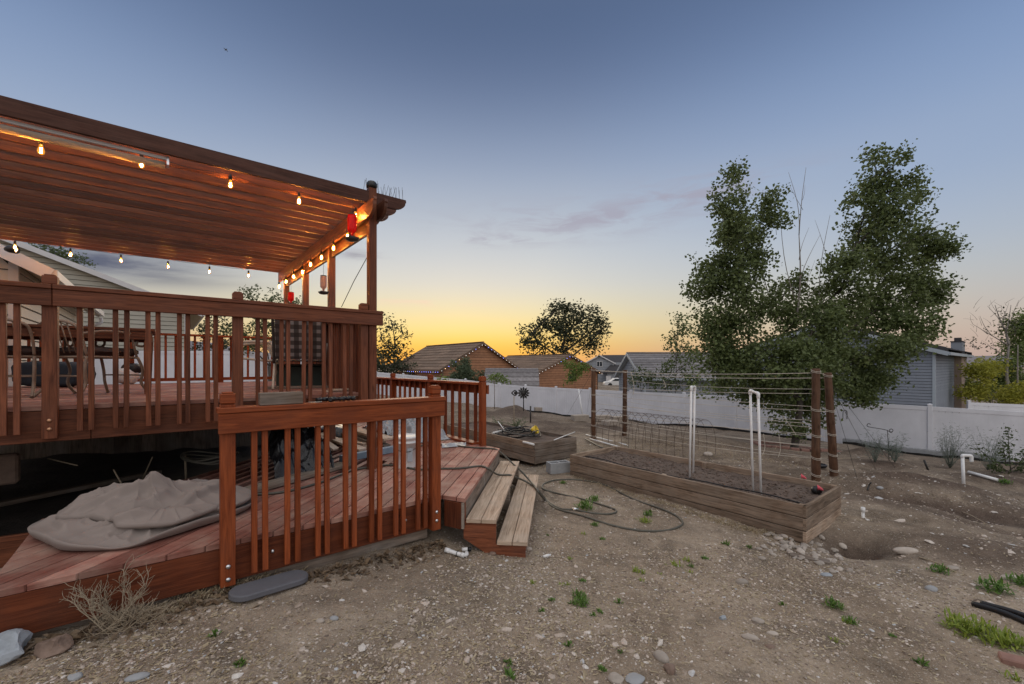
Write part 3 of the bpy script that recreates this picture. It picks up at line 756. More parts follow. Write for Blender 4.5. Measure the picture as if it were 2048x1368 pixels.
# clutter at the back of the deck
def sack(mb, c, rx, ry, rz, seed, n=14, pw=2.6):
    b0 = len(mb.v); m = n
    for i in range(m + 1):
        th = math.pi * i / m
        for k in range(n * 2):
            ph = 2 * math.pi * k / (n * 2); d = V((math.sin(th) * math.cos(ph), math.sin(th) * math.sin(ph), math.cos(th)))
            q = V([math.copysign(abs(v) ** (2 / pw), v) for v in d]); w = 1 + .07 * float(vnoise(d.x * 2.2 + seed, d.y * 2.2, d.z * 2.2)) + .04 * float(vnoise(d.x * 6 + seed, d.y * 6, d.z * 6))
            mb.v.append(V(c) + V((q.x * rx, q.y * ry, q.z * rz)) * w)
    N = n * 2
    for i in range(m):
        for k in range(N): mb.face((b0 + i*N + k, b0 + (i+1)*N + k, b0 + (i+1)*N + (k+1) % N, b0 + i*N + (k+1) % N), None, .5, True)
mb = MB(); c = UP(-3.15, 4.35, UZ + .2); sack(mb, c, .5, .18, .19, 3.1, 16, 5)
tag(mb.build('storage_bag', M['navy']), 'dark navy bag lying against the back railing behind the patio table', 'bag')
mb = MB(); c = U(130, 752, 6.6); mb.lathe([(.10, 0), (.14, .2), (.155, .2), (.155, .235), (.135, .235), (.125, .19)], V((c.x, c.y, UZ)), 18)
tag(mb.build('flower_pot', M['terra']), 'terracotta flower pot on the raised deck behind the patio chair', 'flower pot')
bl = thing('plastic_tub', 'white and black rounded tub on the raised deck under the end of the patio table', 'tub', UP(-2.5, 3.9, UZ))
c = U(254, 760, 7.6); c.z = UZ
mb = MB(); sack(mb, c + ZV * .15, .17, .14, .15, 5.0); mb.build('tub_body', M['white'], bl)
mb = MB(); sack(mb, c + ZV * .27 + A2 * .06, .14, .12, .1, 8.0); mb.build('tub_lid', M['black'], bl)

# tan sling chair seen from behind its arm
sl = thing('sling_chair', 'tan sling patio chair on the raised deck behind the middle railing post', 'chair', (0, 0, 0))
def slc(x, y, z): return (x, y, z)
mb = MB(); P_ = []
prof = [(.27, .44), (.1, .42), (-.12, .40), (-.22, .44), (-.32, .7), (-.40, .98)]
sp = smooth_path([(0, y, z) for y, z in prof], 5)
for i in range(len(sp) - 1):
    a, b = sp[i], sp[i + 1]; mb.prism([(-.235, a.y, a.z), (.235, a.y, a.z), (.235, b.y, b.z), (-.235, b.y, b.z)], (0, .004, .012))
mb.build('sling', M['tan'], sl)
for sx in (-1, 1):
    x = sx * .265
    mb = MB(); mb.tube([(x * .93, p.y, p.z) for p in sp], .015, 8); mb.build('side_rail', M['tanframe'], sl)
    mb = MB(); mb.tube(smooth_path([(x, .30, .012), (x, .29, .35), (x, .27, .60), (x, .17, .66), (x, -.1, .665), (x, -.3, .64)]), .021, 8); mb.build('arm', M['tanframe'], sl)
    mb = MB(); mb.tube(smooth_path([(x, -.34, .012), (x, -.26, .3), (x, -.1, .64)]), .019, 8); mb.build('leg', M['tanframe'], sl)
mb = MB(); mb.tube([(-.26, -.40, .985), (.26, -.40, .985)], .017, 8); mb.build('top_rail', M['tanframe'], sl)
q = U(520, 775, 6.35); sl.location = (q.x, q.y, UZ); sl.rotation_euler = (0, 0, R(115))

# folding lounge chair with checked webbing
def check_mat():
    m, nt, b, L = new_mat('checked_webbing'); uv = nod(nt, 'ShaderNodeUVMap').outputs[0]
    sx = nod(nt, 'ShaderNodeSeparateXYZ'); L(uv, sx.inputs[0])
    def band(s, w): return mth(nt, 'LESS_THAN', mth(nt, 'FRACT', mth(nt, 'MULTIPLY', s, 9.0)), w)
    f = mth(nt, 'MULTIPLY', mth(nt, 'ADD', band(sx.outputs[0], .45), band(sx.outputs[1], .45)), .5)
    L(ramp(nt, f, [(0, (.022, .018, .017)), (.5, (.05, .045, .044)), (1, (.20, .19, .19))]), b.inputs['Base Color']); b.inputs['Roughness'].default_value = .8; return m
M['check'] = check_mat()
lc = thing('lounge_chair', 'folding lounge chair with grey checked webbing back facing away on the raised deck', 'chair', (0, 0, 0))
w = .32
mb = MB(); mb.quad((-w + .02, .0, .42), (w - .02, .0, .42), (w - .02, -.16, 1.03), (-w + .02, -.16, 1.03)); mb.quad((w - .02, -.012, .42), (-w + .02, -.012, .42), (-w + .02, -.172, 1.03), (w - .02, -.172, 1.03)); mb.build('webbing_back', M['check'], lc)
mb = MB(); mb.tube(smooth_path([(-w, .01, .36), (-w, -.08, .75), (-w, -.155, 1.0), (-w + .05, -.172, 1.065), (0, -.175, 1.075), (w - .05, -.172, 1.065), (w, -.155, 1.0), (w, -.08, .75), (w, .01, .36)]), .018, 8); mb.build('back_frame', M['metal'], lc)
mb = MB(); mb.quad((-w + .02, .0, .40), (-w + .02, .5, .42), (w - .02, .5, .42), (w - .02, .0, .40)); mb.quad((-w + .02, .0, .385), (w - .02, .0, .385), (w - .02, .5, .405), (-w + .02, .5, .405)); mb.build('webbing_seat', M['check'], lc)
for sx in (-1, 1):
    mb = MB(); mb.tube(smooth_path([(sx * w, -.13, .012), (sx * w, .1, .35), (sx * w, .42, .42), (sx * w, .52, .42)]), .016, 8); mb.build('leg', M['tanframe'], lc)
    mb = MB(); mb.tube(smooth_path([(sx * w, .5, .012), (sx * w, .2, .38), (sx * (w + .02), -.04, .62), (sx * (w + .02), .3, .62)]), .016, 8); mb.build('leg', M['tanframe'], lc)
q = U(600, 772, 6.0); lc.location = (q.x, q.y, UZ); lc.rotation_euler = (0, 0, R(24))
bx = thing('storage_crate', 'dark green plastic crate under the checked lounge chair', 'crate', V((U(600, 770, 6.45).x, 6.45, UZ)))
c = ORG[bx.name]; ex = V((math.cos(R(24)), math.sin(R(24)), 0)); ey = V((-ex.y, ex.x, 0))
mb = MB(); mb.box(c + ZV * .16, ex * .6, ey * .36, ZV * .32); mb.build('crate_body', M['green'], bx, .015)
mb = MB(); mb.box(c + ZV * .335, ex * .64, ey * .40, ZV * .03); mb.build('lid', M['green'], bx, .008)
mb = MB(); mb.box(c + ZV * .018 - ey * .26, ex * .9, ey * .14, ZV * .034); tag(mb.build('plank', M['greywood'], bevel=.003), 'grey plank lying on the raised deck in front of the green crate', 'plank')
mb = MB()
for k in range(3): mb.box(U(676 + k * 6, 786, 5.5) + ZV * (.0 + .022 * k), A2 * (.5 - .07 * k), B2 * .13, ZV * .02)
tag(mb.build('plank_stack', M['lumber'], bevel=.002), 'short pale offcuts lying at the corner of the raised deck by the side railing', 'offcuts')

# ------------------------------------------------------------------ under the deck and on the landing
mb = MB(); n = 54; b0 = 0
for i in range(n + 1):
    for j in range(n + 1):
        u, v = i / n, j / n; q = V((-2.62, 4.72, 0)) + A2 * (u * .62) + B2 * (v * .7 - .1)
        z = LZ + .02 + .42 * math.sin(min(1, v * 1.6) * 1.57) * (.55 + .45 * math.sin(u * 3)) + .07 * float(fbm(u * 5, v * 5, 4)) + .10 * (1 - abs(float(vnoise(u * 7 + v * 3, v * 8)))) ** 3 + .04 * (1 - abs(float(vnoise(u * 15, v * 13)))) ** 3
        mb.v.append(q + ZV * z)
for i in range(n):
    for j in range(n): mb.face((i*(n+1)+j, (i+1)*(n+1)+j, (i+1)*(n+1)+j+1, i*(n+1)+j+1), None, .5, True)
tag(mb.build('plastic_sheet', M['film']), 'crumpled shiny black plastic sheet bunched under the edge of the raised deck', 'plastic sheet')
# weathered plank edging the back of the landing
mb = MB(); mb.beam(onz(470, 990, LZ + .03) - V((.02, 0, 0)), onz(690, 928, LZ + .03), .19, .04, t=.6)
tag(mb.build('plank', M['greywood'], bevel=.003), 'wide grey weathered plank along the back edge of the low landing', 'plank')
mb = MB(); mb.beam(onz(682, 918, LZ + .045), onz(792, 897, LZ + .045), .09, .085)
tag(mb.build('timber_beam', M['bluebeam'], bevel=.004), 'blue-grey painted timber lying on the landing before the lumber pile', 'timber')
LUM = [((600, 850), (672, 905), 6.3, 6.2, .14, 'pale board leaning towards the raised deck, left end of the lumber pile'),
       ((640, 868), (725, 905), 6.6, 6.2, .14, 'tan board low in the lumber pile beside the blue timber'),
       ((672, 862), (775, 892), 6.9, 6.4, .14, 'long tan board in the middle of the lumber pile'),
       ((668, 851), (768, 884), 7.0, 6.5, .10, 'narrow board near the top of the lumber pile'),
       ((705, 858), (778, 878), 6.9, 6.4, .20, 'wide white-faced board on top of the lumber pile'),
       ((612, 870), (690, 880), 6.9, 6.8, .12, 'greyish board across the bottom of the lumber pile'),
       ((655, 845), (610, 868), 7.2, 6.5, .09, 'short dark batten across the left of the lumber pile'),
       ((672, 878), (732, 888), 6.7, 6.5, .13, 'brown board in the shade under the lumber pile')]
for i, (p, q, y0, y1, w, lab) in enumerate(LUM):
    a, b = U(p[0], p[1], y0), U(q[0], q[1], y1); a.z = max(a.z, LZ + .03); b.z = max(b.z, LZ + .03)
    mb = MB(); mb.beam(a, b, w, .035); tag(mb.build('lumber_board', M['lumber'] if i % 3 != 2 else M['greywood'], bevel=.003), lab, 'board', 'scrap boards piled on the landing')
mb = MB(); sack(mb, U(645, 868, 7.0), .5, .35, .16, 2.0); tag(mb.build('debris_sack', M['film']), 'dark sack under the lumber pile beside the raised deck', 'sack')
# silver tarp lumped along the far railing
mb = MB(); n = 60
for i in range(n + 1):
    for j in range(n + 1):
        u, v = i / n, j / n; q = FP + B2 * (.75 + u * 2.2) - A2 * (.12 + v * .75)
        z = LZ + .012 + (.30 * math.sin(u * 3.14) * (1 - v) ** .8 + .15 * abs(float(fbm(u * 9, v * 4 + u * 3, 5, 1.5))) + .05 * (1 - abs(float(vnoise(u * 19, v * 9 + u * 5)))) ** 3) * min(1, 6 * min(u, 1 - u) + .05)
        mb.v.append(q + ZV * z)
for i in range(n):
    for j in range(n): mb.face((i*(n+1)+j, i*(n+1)+j+1, (i+1)*(n+1)+j+1, (i+1)*(n+1)+j), None, .5, True)
tag(mb.build('silver_tarp', M['tarp']), 'crumpled silver-blue tarp heaped along the far railing of the landing', 'tarp')
mb = MB(); n = 12
for i in range(n + 1):
    for j in range(n + 1):
        u, v = i / n, j / n; q = onz(884 + 48 * u, 889 - 4 * u + 8 * v, LZ); mb.v.append(q + ZV * (.012 + .04 * abs(float(fbm(u * 4, v * 3, 3, 9.0))) * math.sin(3.14 * v)))
for i in range(n):
    for j in range(n): mb.face((i*(n+1)+j, (i+1)*(n+1)+j, (i+1)*(n+1)+j+1, i*(n+1)+j+1), None, .5, True)
tag(mb.build('plastic_rag', M['tarp']), 'small crumpled grey plastic scrap at the foot of the landing corner post', 'plastic scrap')
# white bucket
bk = thing('plastic_bucket', 'white lidded plastic bucket standing on the low landing behind the railing', 'bucket', onz(812, 933, LZ))
c = ORG[bk.name]; mb = MB(); mb.lathe([(.128, 0), (.131, .01), (.147, .30), (.154, .30), (.154, .315), (.148, .317), (.149, .345), (.155, .345), (.155, .362)], c, 28); mb.build('bucket_body', M['white'], bk)
mb = MB(); mb.lathe([(.16, .355), (.162, .375), (.15, .385), (.142, .378), (.01, .378)], c, 28); mb.build('lid', M['white'], bk)
h = V((.25, -.97, 0)); mb = MB(); mb.box(c + h * .1485 + ZV * .17 + V((h.y, -h.x, 0)) * -.045, V((-h.y, h.x, 0)) * .06, h * .004, ZV * .16); mb.build('printed_label', M['trimblue'], bk)
mb = MB(); mb.tube(smooth_path([c + V((-h.y, h.x, 0)) * (.155 * math.cos(a)) + h * (.158 * math.sin(a) + .004) + ZV * (.31 - .1 * math.sin(a)) for a in np.linspace(0, math.pi, 9)]), .0035, 6); mb.build('handle', M['metal'], bk)

# canvas cover crumpled on the end of the landing
def outline(pts, n):
    P_ = np.array(pts, float); m = len(P_); out = []
    for i in range(m):
        p0, p1, p2, p3 = P_[i - 1], P_[i], P_[(i + 1) % m], P_[(i + 2) % m]
        for k in range(n // m):
            t = k / (n // m); out.append(.5 * (2 * p1 + (p2 - p0) * t + (2 * p0 - 5 * p1 + 4 * p2 - p3) * t * t + (3 * p1 - p0 - 3 * p2 + p3) * t**3))
    return np.array(out)
def cloth_sheet(c, pts, ctr, hfun, lip, seed, tuck=.05, wr=.02, n=336):
    """a sheet hanging from its high places, its rim rolled under; pts, ctr in metres along and back from the front"""
    o = outline(pts, n); n = len(o); rows = 74; ctr = np.array(ctr); ang = np.arange(n) / n * 6.283
    vt = []; an = np.arctan2(o[:, 1] - ctr[1], o[:, 0] - ctr[0]); ca, sa = np.cos(an), np.sin(an)
    o = o * 1.0 + (o - ctr) * (.035 * vnoise(ca * 3 + seed, sa * 3))[:, None]
    for i in range(rows + 5):
        f = min(1, (i + .02) / rows); q = ctr + (o - ctr) * f
        if i > rows:
            k = i - rows; q = ctr + (o - ctr) * (1 - tuck * (k / 4) ** 1.5)
        s, t = q[:, 0], q[:, 1]; h = hfun(s, t)
        rad = vnoise(ca * 2.1 + seed, sa * 2.1, seed) ; rad2 = 1 - np.abs(vnoise(ca * 3.4 + seed * 2 + f * .5, sa * 3.4 + f * .6, seed + 3)); rad3 = 1 - np.abs(vnoise(s * 3.0 + t * 2.2 + seed, t * 4.4 - s * 1.2, seed))
        rad4 = (1 - np.abs(vnoise(s * 5.5 + t * 3 + seed, t * 7 - s * 2, seed + 9))) ** 9
        w = np.clip(f * 2.2, 0, 1) * np.clip((1.02 - f) * 5, .25, 1)
        z = h + wr * (1.0 * rad * f + .8 * rad2**5 * w + 1.7 * rad3**6 * w + .55 * rad4 * w)
        e = np.clip((1 - f) / .09, 0, 1); z = z * (1 - .0 * e)
        roll = lip * (1 + .5 * vnoise(ca * 2 + 7 + seed, sa * 2))
        z = z * np.sqrt(np.clip(1 - (1 - e)**2.2 * .55, 0, 1)) + roll * np.exp(-((1 - f) / .05)**2)
        if i > rows: z = vt_last - (vt_last - base) * ((i - rows) / 5) ** .8
        else: vt_last = z; base = hfun.__dict__.get('base', lambda s, t: s * 0)(o[:, 0], o[:, 1])
        vt.append(np.stack([c.x + A2.x * s + B2.x * t, c.y + A2.y * s + B2.y * t, LZ + .003 + z], -1))
    return np.array(vt)
def cover():
    c = V((-2.86, 3.32, 0)); g = lambda s, t, a, b, u, v: np.exp(-((s - a) / u)**2 - ((t - b) / v)**2)
    top = lambda s, t: .05 + .22 * g(s, t, -.02, .22, .26, .30) + .13 * g(s, t, .42, .16, .30, .34) + .10 * g(s, t, -.38, .22, .22, .3) + .035 * g(s, t, .05, -.1, .5, .08)
    low = lambda s, t: .018 + .06 * g(s, t, -.35, -.05, .3, .3) + .05 * g(s, t, .25, -.2, .4, .25) + .05 * g(s, t, -.5, .3, .15, .25)
    def crease(s, t, p, q, a, w):
        p, q = np.array(p), np.array(q); d = q - p; l = np.hypot(*d); d = d / l; u = (s - p[0]) * d[0] + (t - p[1]) * d[1]; v = -(s - p[0]) * d[1] + (t - p[1]) * d[0]
        return a * np.clip(u / (.25 * l), 0, 1) * np.clip((l - u) / (.25 * l), 0, 1) * np.where(v > 0, np.exp(-(v / (w * 3))**2), np.exp(-(v / (w * .6))**2))
    top0 = top; top = lambda s, t: top0(s, t) + crease(s, t, (-.42, .10), (.25, .02), .065, .022) + crease(s, t, (-.05, .05), (.62, .10), .045, .03) + crease(s, t, (.0, .26), (.10, -.1), .06, .024) + crease(s, t, (.20, -.2), (.66, .22), .055, .022) + crease(s, t, (-.1, .34), (-.45, .22), .03, .03)
    low0 = low; low = lambda s, t: low0(s, t) + crease(s, t, (-.30, -.22), (.1, -.28), .045, .025) + crease(s, t, (-.5, .2), (-.38, -.15), .04, .03)
    top.base = lambda s, t: .02 + .35 * low(s, t)
    A_ = cloth_sheet(c, [(-.63, .28), (-.57, .02), (-.37, -.31), (-.07, -.49), (.2, -.43), (.46, -.30), (.70, -.10), (.76, .12), (.62, .40), (.3, .62), (-.1, .68), (-.45, .60)], (0, .05), low, .032, 2.3, .05, .022)
    B_ = cloth_sheet(c, [(-.50, .20), (-.30, .00), (-.10, -.20), (.10, -.16), (.22, -.31), (.40, -.24), (.58, -.21), (.73, -.04), (.70, .30), (.35, .58), (-.1, .63), (-.42, .46)], (-.02, .20), top, .030, 5.1, .12, .027)
    flap = lambda s, t: .06 + low(s, t) + .03 * g(s, t, .15, -.2, .2, .12); flap.base = lambda s, t: .02 + low(s, t)
    C_ = cloth_sheet(c, [(-.16, -.10), (-.13, -.26), (.02, -.36), (.20, -.40), (.40, -.30), (.50, -.14), (.30, -.02), (.05, -.02)], (.15, -.18), flap, .024, 8.4, .14, .014)
    vs = []; fs = []; off = 0
    for S in (A_, B_, C_):
        r, n, _ = S.shape; I = np.arange(r * n).reshape(r, n) + off; J = np.roll(I, -1, 1)
        fs.append(np.stack([I[:-1], I[1:], J[1:], J[:-1]], -1).reshape(-1, 4)); vs.append(S.reshape(-1, 3)); off += r * n
    fc = np.concatenate(fs); o = mesh_np('canvas_cover', np.concatenate(vs), fc, np.full(len(fc), .5), M['cloth'], None, (c.x, c.y, LZ), True)
    tag(o, 'crumpled taupe canvas cover heaped on the end of the low landing', 'canvas cover')
cover()
mb = MB(); a, b = V((-4.6, 3.05, .12)), V((-3.25, 3.85, .12)); mb.beam(a, b, .04, .26); tag(mb.build('edge_board', M['stain_dark'], bevel=.003), 'dark board on edge in the shade behind the left end of the canvas cover', 'board')
rg = random.Random(17)
for k, lab in enumerate(('grey scrap of timber lying in the dark under the middle of the raised deck', 'long grey board lying back under the raised deck', 'short stub of timber standing under the raised deck by the coil')):
    q = UP((-1.7, -2.6, -1.05)[k], (.9, 2.2, .7)[k], 0); g = T(q.x, q.y) + .09; d = (A2 * 1.0, A2 * .9 + B2 * .5, ZV)[k].normalized(); l = (.7, 1.6, .36)[k]
    mb = MB(); c = q + ZV * (g + (.02, .03, .18)[k]); mb.beam(c - d * l / 2, c + d * l / 2, .10, .045, ZV if k < 2 else A2); tag(mb.build('scrap_timber', M['greywood'], bevel=.003), lab, 'timber')
# poles, blocks and hoses in the dark under the raised deck
for a, b, r, lab in (((430, 918), (496, 932), .008, 'thin pale stick lying on the dark ground under the raised deck'), ((1012, 938), (1094, 975), .007, '')):
    pass
for (x0, y0, x1, y1, Y, lab) in ((96, 917, 155, 931, 4.6, 'thin pale stick leaning under the raised deck at the left'), (227, 939, 246, 973, 4.4, 'short pale stake under the raised deck behind the canvas cover'),
                                (305, 914, 285, 958, 5.2, 'dark rod leaning under the raised deck'), (370, 912, 372, 964, 5.4, 'upright grey lath under the raised deck')):
    mb = MB(); mb.tube([U(x0, y0, Y), U(x1, y1, Y)], .007 if Y < 5.4 else .012, 6); tag(mb.build('stick', M['twig']), lab, 'stick')
mb = MB(); mb.box(U(12, 938, 4.3), A2 * .18, B2 * .12, ZV * .3); tag(mb.build('footing_block', M['tanrock'], bevel=.02), 'rough concrete footing in the shade under the raised deck at the left edge', 'footing')
mb = MB(); cc = U(420, 917, 5.0)
for k in range(3): mb.tube([cc + V((math.cos(a) * (.24 + .03 * k), math.sin(a) * .2, .02 * k + .03 * math.sin(a * 2 + k))) for a in np.linspace(0, 6.3, 28)], .011, 6)
tag(mb.build('coiled_cable', M['hose']), 'grey coil of cable hanging in the dark under the raised deck', 'coil')

# garden hose across the landing, over the steps and looped on the gravel
HR = .0125
def c8(x, y): return (840 + x * .27344, 840 + y * .27344)
def hz(x, y, z): p = c8(x, y); return onz(p[0], p[1], z + HR)
def hg(x, y, dz=0): p = c8(x, y); return G(p[0], p[1], HR * .9 + dz)
land = [onz(x, y, LZ + HR) for x, y in ((470, 990), (560, 985), (640, 965), (700, 942), (735, 935), (780, 930), (830, 938), (860, 938))]
hA = land + [hz(160, 355, LZ), hz(300, 352, LZ), hz(420, 338, LZ), hz(468, 342, LZ), hz(505, 362, .32), hz(560, 395, .19), hz(600, 402, ZS[0]), hz(655, 402, ZS[0]), hz(700, 418, .10), hz(770, 448, -.0), hz(835, 486, ZS[1]), hz(868, 520, -.05), hg(910, 575), hg(960, 622), hg(1030, 656), hg(1085, 662), hg(1130, 660)]
hB = [onz(x, y, LZ + HR) for x, y in ((800, 893), (850, 891))] + [hz(180, 181, LZ), hz(350, 198, LZ), hz(470, 206, LZ), hz(535, 210, LZ), hz(575, 226, .33), hz(640, 282, .24), hz(690, 330, .16), hz(740, 375, .07), hz(800, 440, ZS[1] + .02), hz(838, 484, ZS[1] + .022), hz(872, 535, -.05), hg(915, 592), hg(960, 634), hg(1020, 664), hg(1100, 684), hg(1200, 712), hg(1300, 745), hg(1400, 776),
     hg(1500, 800), hg(1620, 818), hg(1740, 822), hg(1850, 806), hg(1918, 772), hg(1905, 735), hg(1850, 695), hg(1760, 655), hg(1640, 615), hg(1540, 575), hg(1450, 530), hg(1380, 492), hg(1290, 462), hg(1180, 446), hg(1080, 441), hg(980, 447), hg(915, 467), hg(892, 492), hg(905, 515), hg(960, 533), hg(1060, 556), hg(1180, 583), hg(1290, 615), hg(1380, 645), hg(1432, 668), hg(1425, 688), hg(1360, 697), hg(1260, 690), hg(1180, 674), hg(1140, 663)]
hs = thing('garden_hose', 'dark garden hose running over the landing and steps and looped on the gravel', 'hose', hA[-1])
mb = MB(); mb.tube(smooth_path(hA, 7), HR, 8); mb.tube(smooth_path(hB, 7), HR, 8); mb.build('hose', M['hose'], hs)
mb = MB(); mb.tube([hA[-1] - V((.03, 0, 0)), hA[-1] + V((.05, -.005, 0))], .018, 10); mb.build('coupling', M['steel'], hs)
# ------------------------------------------------------------------ ground
def soilmask(x, y):
    # freshly dug, darker earth: heaps, trenches and the strips by the fences
    m = np.clip((x * .6 + y * .75 - 6.2) / 2.2, 0, 1) * np.clip((x - 2.2) / 1.6, 0, 1); m = .5 * np.maximum(m, np.clip((y - 13) / 3, 0, 1))
    m = np.maximum(m, np.exp(-((x - 3.85) / .5)**2 - ((y - 4.85) / .4)**2))
    for (hx, hy, hh, ra, rb, an) in HEAP[:-2]:
        dx, dy = x - hx, y - hy; u = dx * math.cos(an) + dy * math.sin(an); v = -dx * math.sin(an) + dy * math.cos(an)
        m = np.maximum(m, min(1.0, abs(hh) / .15) * np.exp(-(u / ra / 1.1)**4 - (v / rb / 1.15)**4))
    return m
def ground():
    def axis(lo, hi, c0, c1, fine, grow):
        a = list(np.arange(c0, c1, fine)); s = fine; x = c1
        while x < hi: a.append(x); s *= grow; x += s
        s = fine; x = c0 - fine; b = []
        while x > lo: b.append(x); s *= grow; x -= s
        return np.array(b[::-1] + a)
    xs = axis(-700, 700, -3.2, 6.2, .028, 1.06); ys = axis(-40, 1500, 1.3, 7.2, .026, 1.035)
    X, Y = np.meshgrid(xs, ys, indexing='ij'); Z = tz(X, Y)
    near = np.clip((11 - np.hypot(X, Y)) / 5, 0, 1)
    Z = Z + near * (np.abs(vnoise(X * 14, Y * 14, 8.0)) * .006 + vnoise(X * 31, Y * 31, 2.0) * .0035)
    vt = np.stack([X, Y, Z], -1).reshape(-1, 3); I = np.arange(X.size).reshape(X.shape)
    fc = np.stack([I[:-1, :-1], I[1:, :-1], I[1:, 1:], I[:-1, 1:]], -1).reshape(-1, 4)
    cx = (X[:-1, :-1] + .02).ravel(); cy = (Y[:-1, :-1] + .02).ravel(); soil = soilmask(cx, cy)
    o = mesh_np('ground', vt, fc, soil, GM(), None, (0, 0, 0), True); tag(o, kind='structure')
def GM():
    m, nt, b, L = new_mat('gravelly_dirt'); tc = nod(nt, 'ShaderNodeTexCoord').outputs['Object']
    n1 = noise_n(nt, tc, .9, 6, .6); n2 = noise_n(nt, tc, 55, 4, .65); n3 = noise_n(nt, tc, 7, 5, .65)
    dirt = mixc(nt, ramp(nt, n1, [(.35, 0.0), (.65, 1.0)]), (.29, .225, .160), (.50, .405, .305))
    dirt = mixc(nt, ramp(nt, n3, [(.3, 0.0), (.7, 1.0)]), mixc(nt, 1, dirt, (.68, .66, .65), 'MULTIPLY'), dirt)
    soil = mixc(nt, ramp(nt, n3, [(.3, 0.0), (.7, 1.0)]), (.072, .050, .038), (.150, .108, .083))
    sf = mth(nt, 'MULTIPLY', tint_n(nt), ramp(nt, mth(nt, 'ADD', noise_n(nt, tc, 1.7, 5, .62), mth(nt, 'MULTIPLY', tint_n(nt), .25)), [(.42, 0.0), (.60, 1.0)]))
    pt = ramp(nt, noise_n(nt, tc, 2.3, 6, .65, .5), [(.36, .62), (.5, 1.0), (.7, 1.1)]); dirt = mixc(nt, 1, dirt, pt, 'MULTIPLY')
    col = mixc(nt, sf, dirt, soil)
    # chips and grit in three sizes
    h = None
    for sc, th, am in ((95, .30, .75), (42, .22, .7), (210, .36, .5)):
        vo = nod(nt, 'ShaderNodeTexVoronoi'); vo.inputs['Scale'].default_value = sc; L(tc, vo.inputs['Vector'])
        sepc = nod(nt, 'ShaderNodeSeparateColor'); L(vo.outputs['Color'], sepc.inputs[0])
        k = mth(nt, 'MULTIPLY', mth(nt, 'LESS_THAN', vo.outputs['Distance'], mth(nt, 'MULTIPLY', sepc.outputs[1], th * 1.7)), mth(nt, 'GREATER_THAN', sepc.outputs[0], .45))
        k = mth(nt, 'MULTIPLY', k, mth(nt, 'SUBTRACT', 1, mth(nt, 'MULTIPLY', sf, .75)))
        tone = ramp(nt, sepc.outputs[2], [(0, (.19, .145, .115)), (.4, (.40, .33, .26)), (.75, (.58, .50, .42)), (1, (.74, .68, .60))])
        col = mixc(nt, mth(nt, 'MULTIPLY', k, am), col, tone)
        h = k if h is None else mth(nt, 'ADD', h, k)
    col = mixc(nt, 1, col, ramp(nt, n2, [(.25, .74), (.75, 1.12)]), 'MULTIPLY')
    L(col, b.inputs['Base Color']); b.inputs['Roughness'].default_value = .95; b.inputs['Specular IOR Level'].default_value = .2
    bump(nt, b, mth(nt, 'ADD', mth(nt, 'MULTIPLY', h, .5), mth(nt, 'ADD', n2, noise_n(nt, tc, 22, 5, .7))), .9, .012)
    return m
ground()

def on_deck(x, y):
    p = V((x, y, 0)) - V((-2.85, 2.325, 0)); s, t = p.dot(A2), p.dot(B2)
    return (-.1 < s < 2.9 and t > -.02)
# stones: shapes shared by everything that scatters
def ico(n=1):
    import bmesh
    bm = bmesh.new(); bmesh.ops.create_icosphere(bm, subdivisions=n, radius=1)
    v = np.array([q.co[:] for q in bm.verts]); f = np.array([[w.index for w in q.verts] for q in bm.faces]); bm.free(); return v, f
ICO1 = ico(1); ICO3 = ico(3)
def scatter(name, pts, size, flat, tint, mat, kind_label, aniso=.35, rise=.25, seed=5):
    """many small stones or chips as one mesh"""
    rg = np.random.default_rng(seed); v, f = ICO1; n = len(pts)
    sz = np.asarray(size)[:, None]; ax = np.stack([1 + aniso * rg.random(n) * 2, np.ones(n), flat * (0.7 + .6 * rg.random(n))], -1) * sz
    an = rg.random(n) * 6.283; ca, sa = np.cos(an), np.sin(an); tl = rg.normal(0, .25, n)
    P = v[None] * (1 + .25 * rg.normal(size=(n, len(v), 1)).clip(-1, 1)) * ax[:, None, :]
    x = P[..., 0] * ca[:, None] - P[..., 1] * sa[:, None]; y = P[..., 0] * sa[:, None] + P[..., 1] * ca[:, None]; z = P[..., 2] + x * tl[:, None]
    W = np.stack([x + pts[:, 0:1], y + pts[:, 1:2], z + pts[:, 2:3] + (ax[:, 2] * rise)[:, None]], -1).reshape(-1, 3)
    Fc = (f[None] + (np.arange(n) * len(v))[:, None, None]).reshape(-1, 3)
    o = mesh_np(name, W, Fc, np.repeat(tint, len(f)), mat, None, (0, 0, 0)); tag(o, kind_label, None, None, 'stuff'); return o
def stone_mat():
    m, nt, b, L = new_mat('mixed_gravel'); t = tint_n(nt)
    c = ramp(nt, t, [(0, (.16, .12, .095)), (.3, (.32, .25, .195)), (.6, (.45, .37, .30)), (.85, (.58, .50, .43)), (.95, (.70, .65, .59)), (1, (.45, .47, .49))])
    tc = nod(nt, 'ShaderNodeTexCoord').outputs['Object']; c = mixc(nt, 1, c, ramp(nt, noise_n(nt, tc, 120, 3, .6), [(.3, .75), (.7, 1.1)]), 'MULTIPLY')
    L(c, b.inputs['Base Color']); b.inputs['Roughness'].default_value = .9; return m
M['gravel'] = stone_mat()
def ground_pts(n, seed, y0, y1, dens):
    rg = np.random.default_rng(seed); Y = y0 * (y1 / y0) ** rg.random(n * 2); X = (rg.random(n * 2) * 2 - 1) * 1.28 * Y
    k = np.array([not on_deck(a, b) for a, b in zip(X, Y)]) & (dens(X, Y) * (1 - .8 * soilmask(X, Y)) > rg.random(n * 2)); X, Y = X[k][:n], Y[k][:n]
    return np.stack([X, Y, tz(X, Y)], -1), rg
den = lambda x, y: np.clip(.50 + 1.0 * fbm(x * 1.0, y * 1.0, 4, 5.0), .10, 1) 
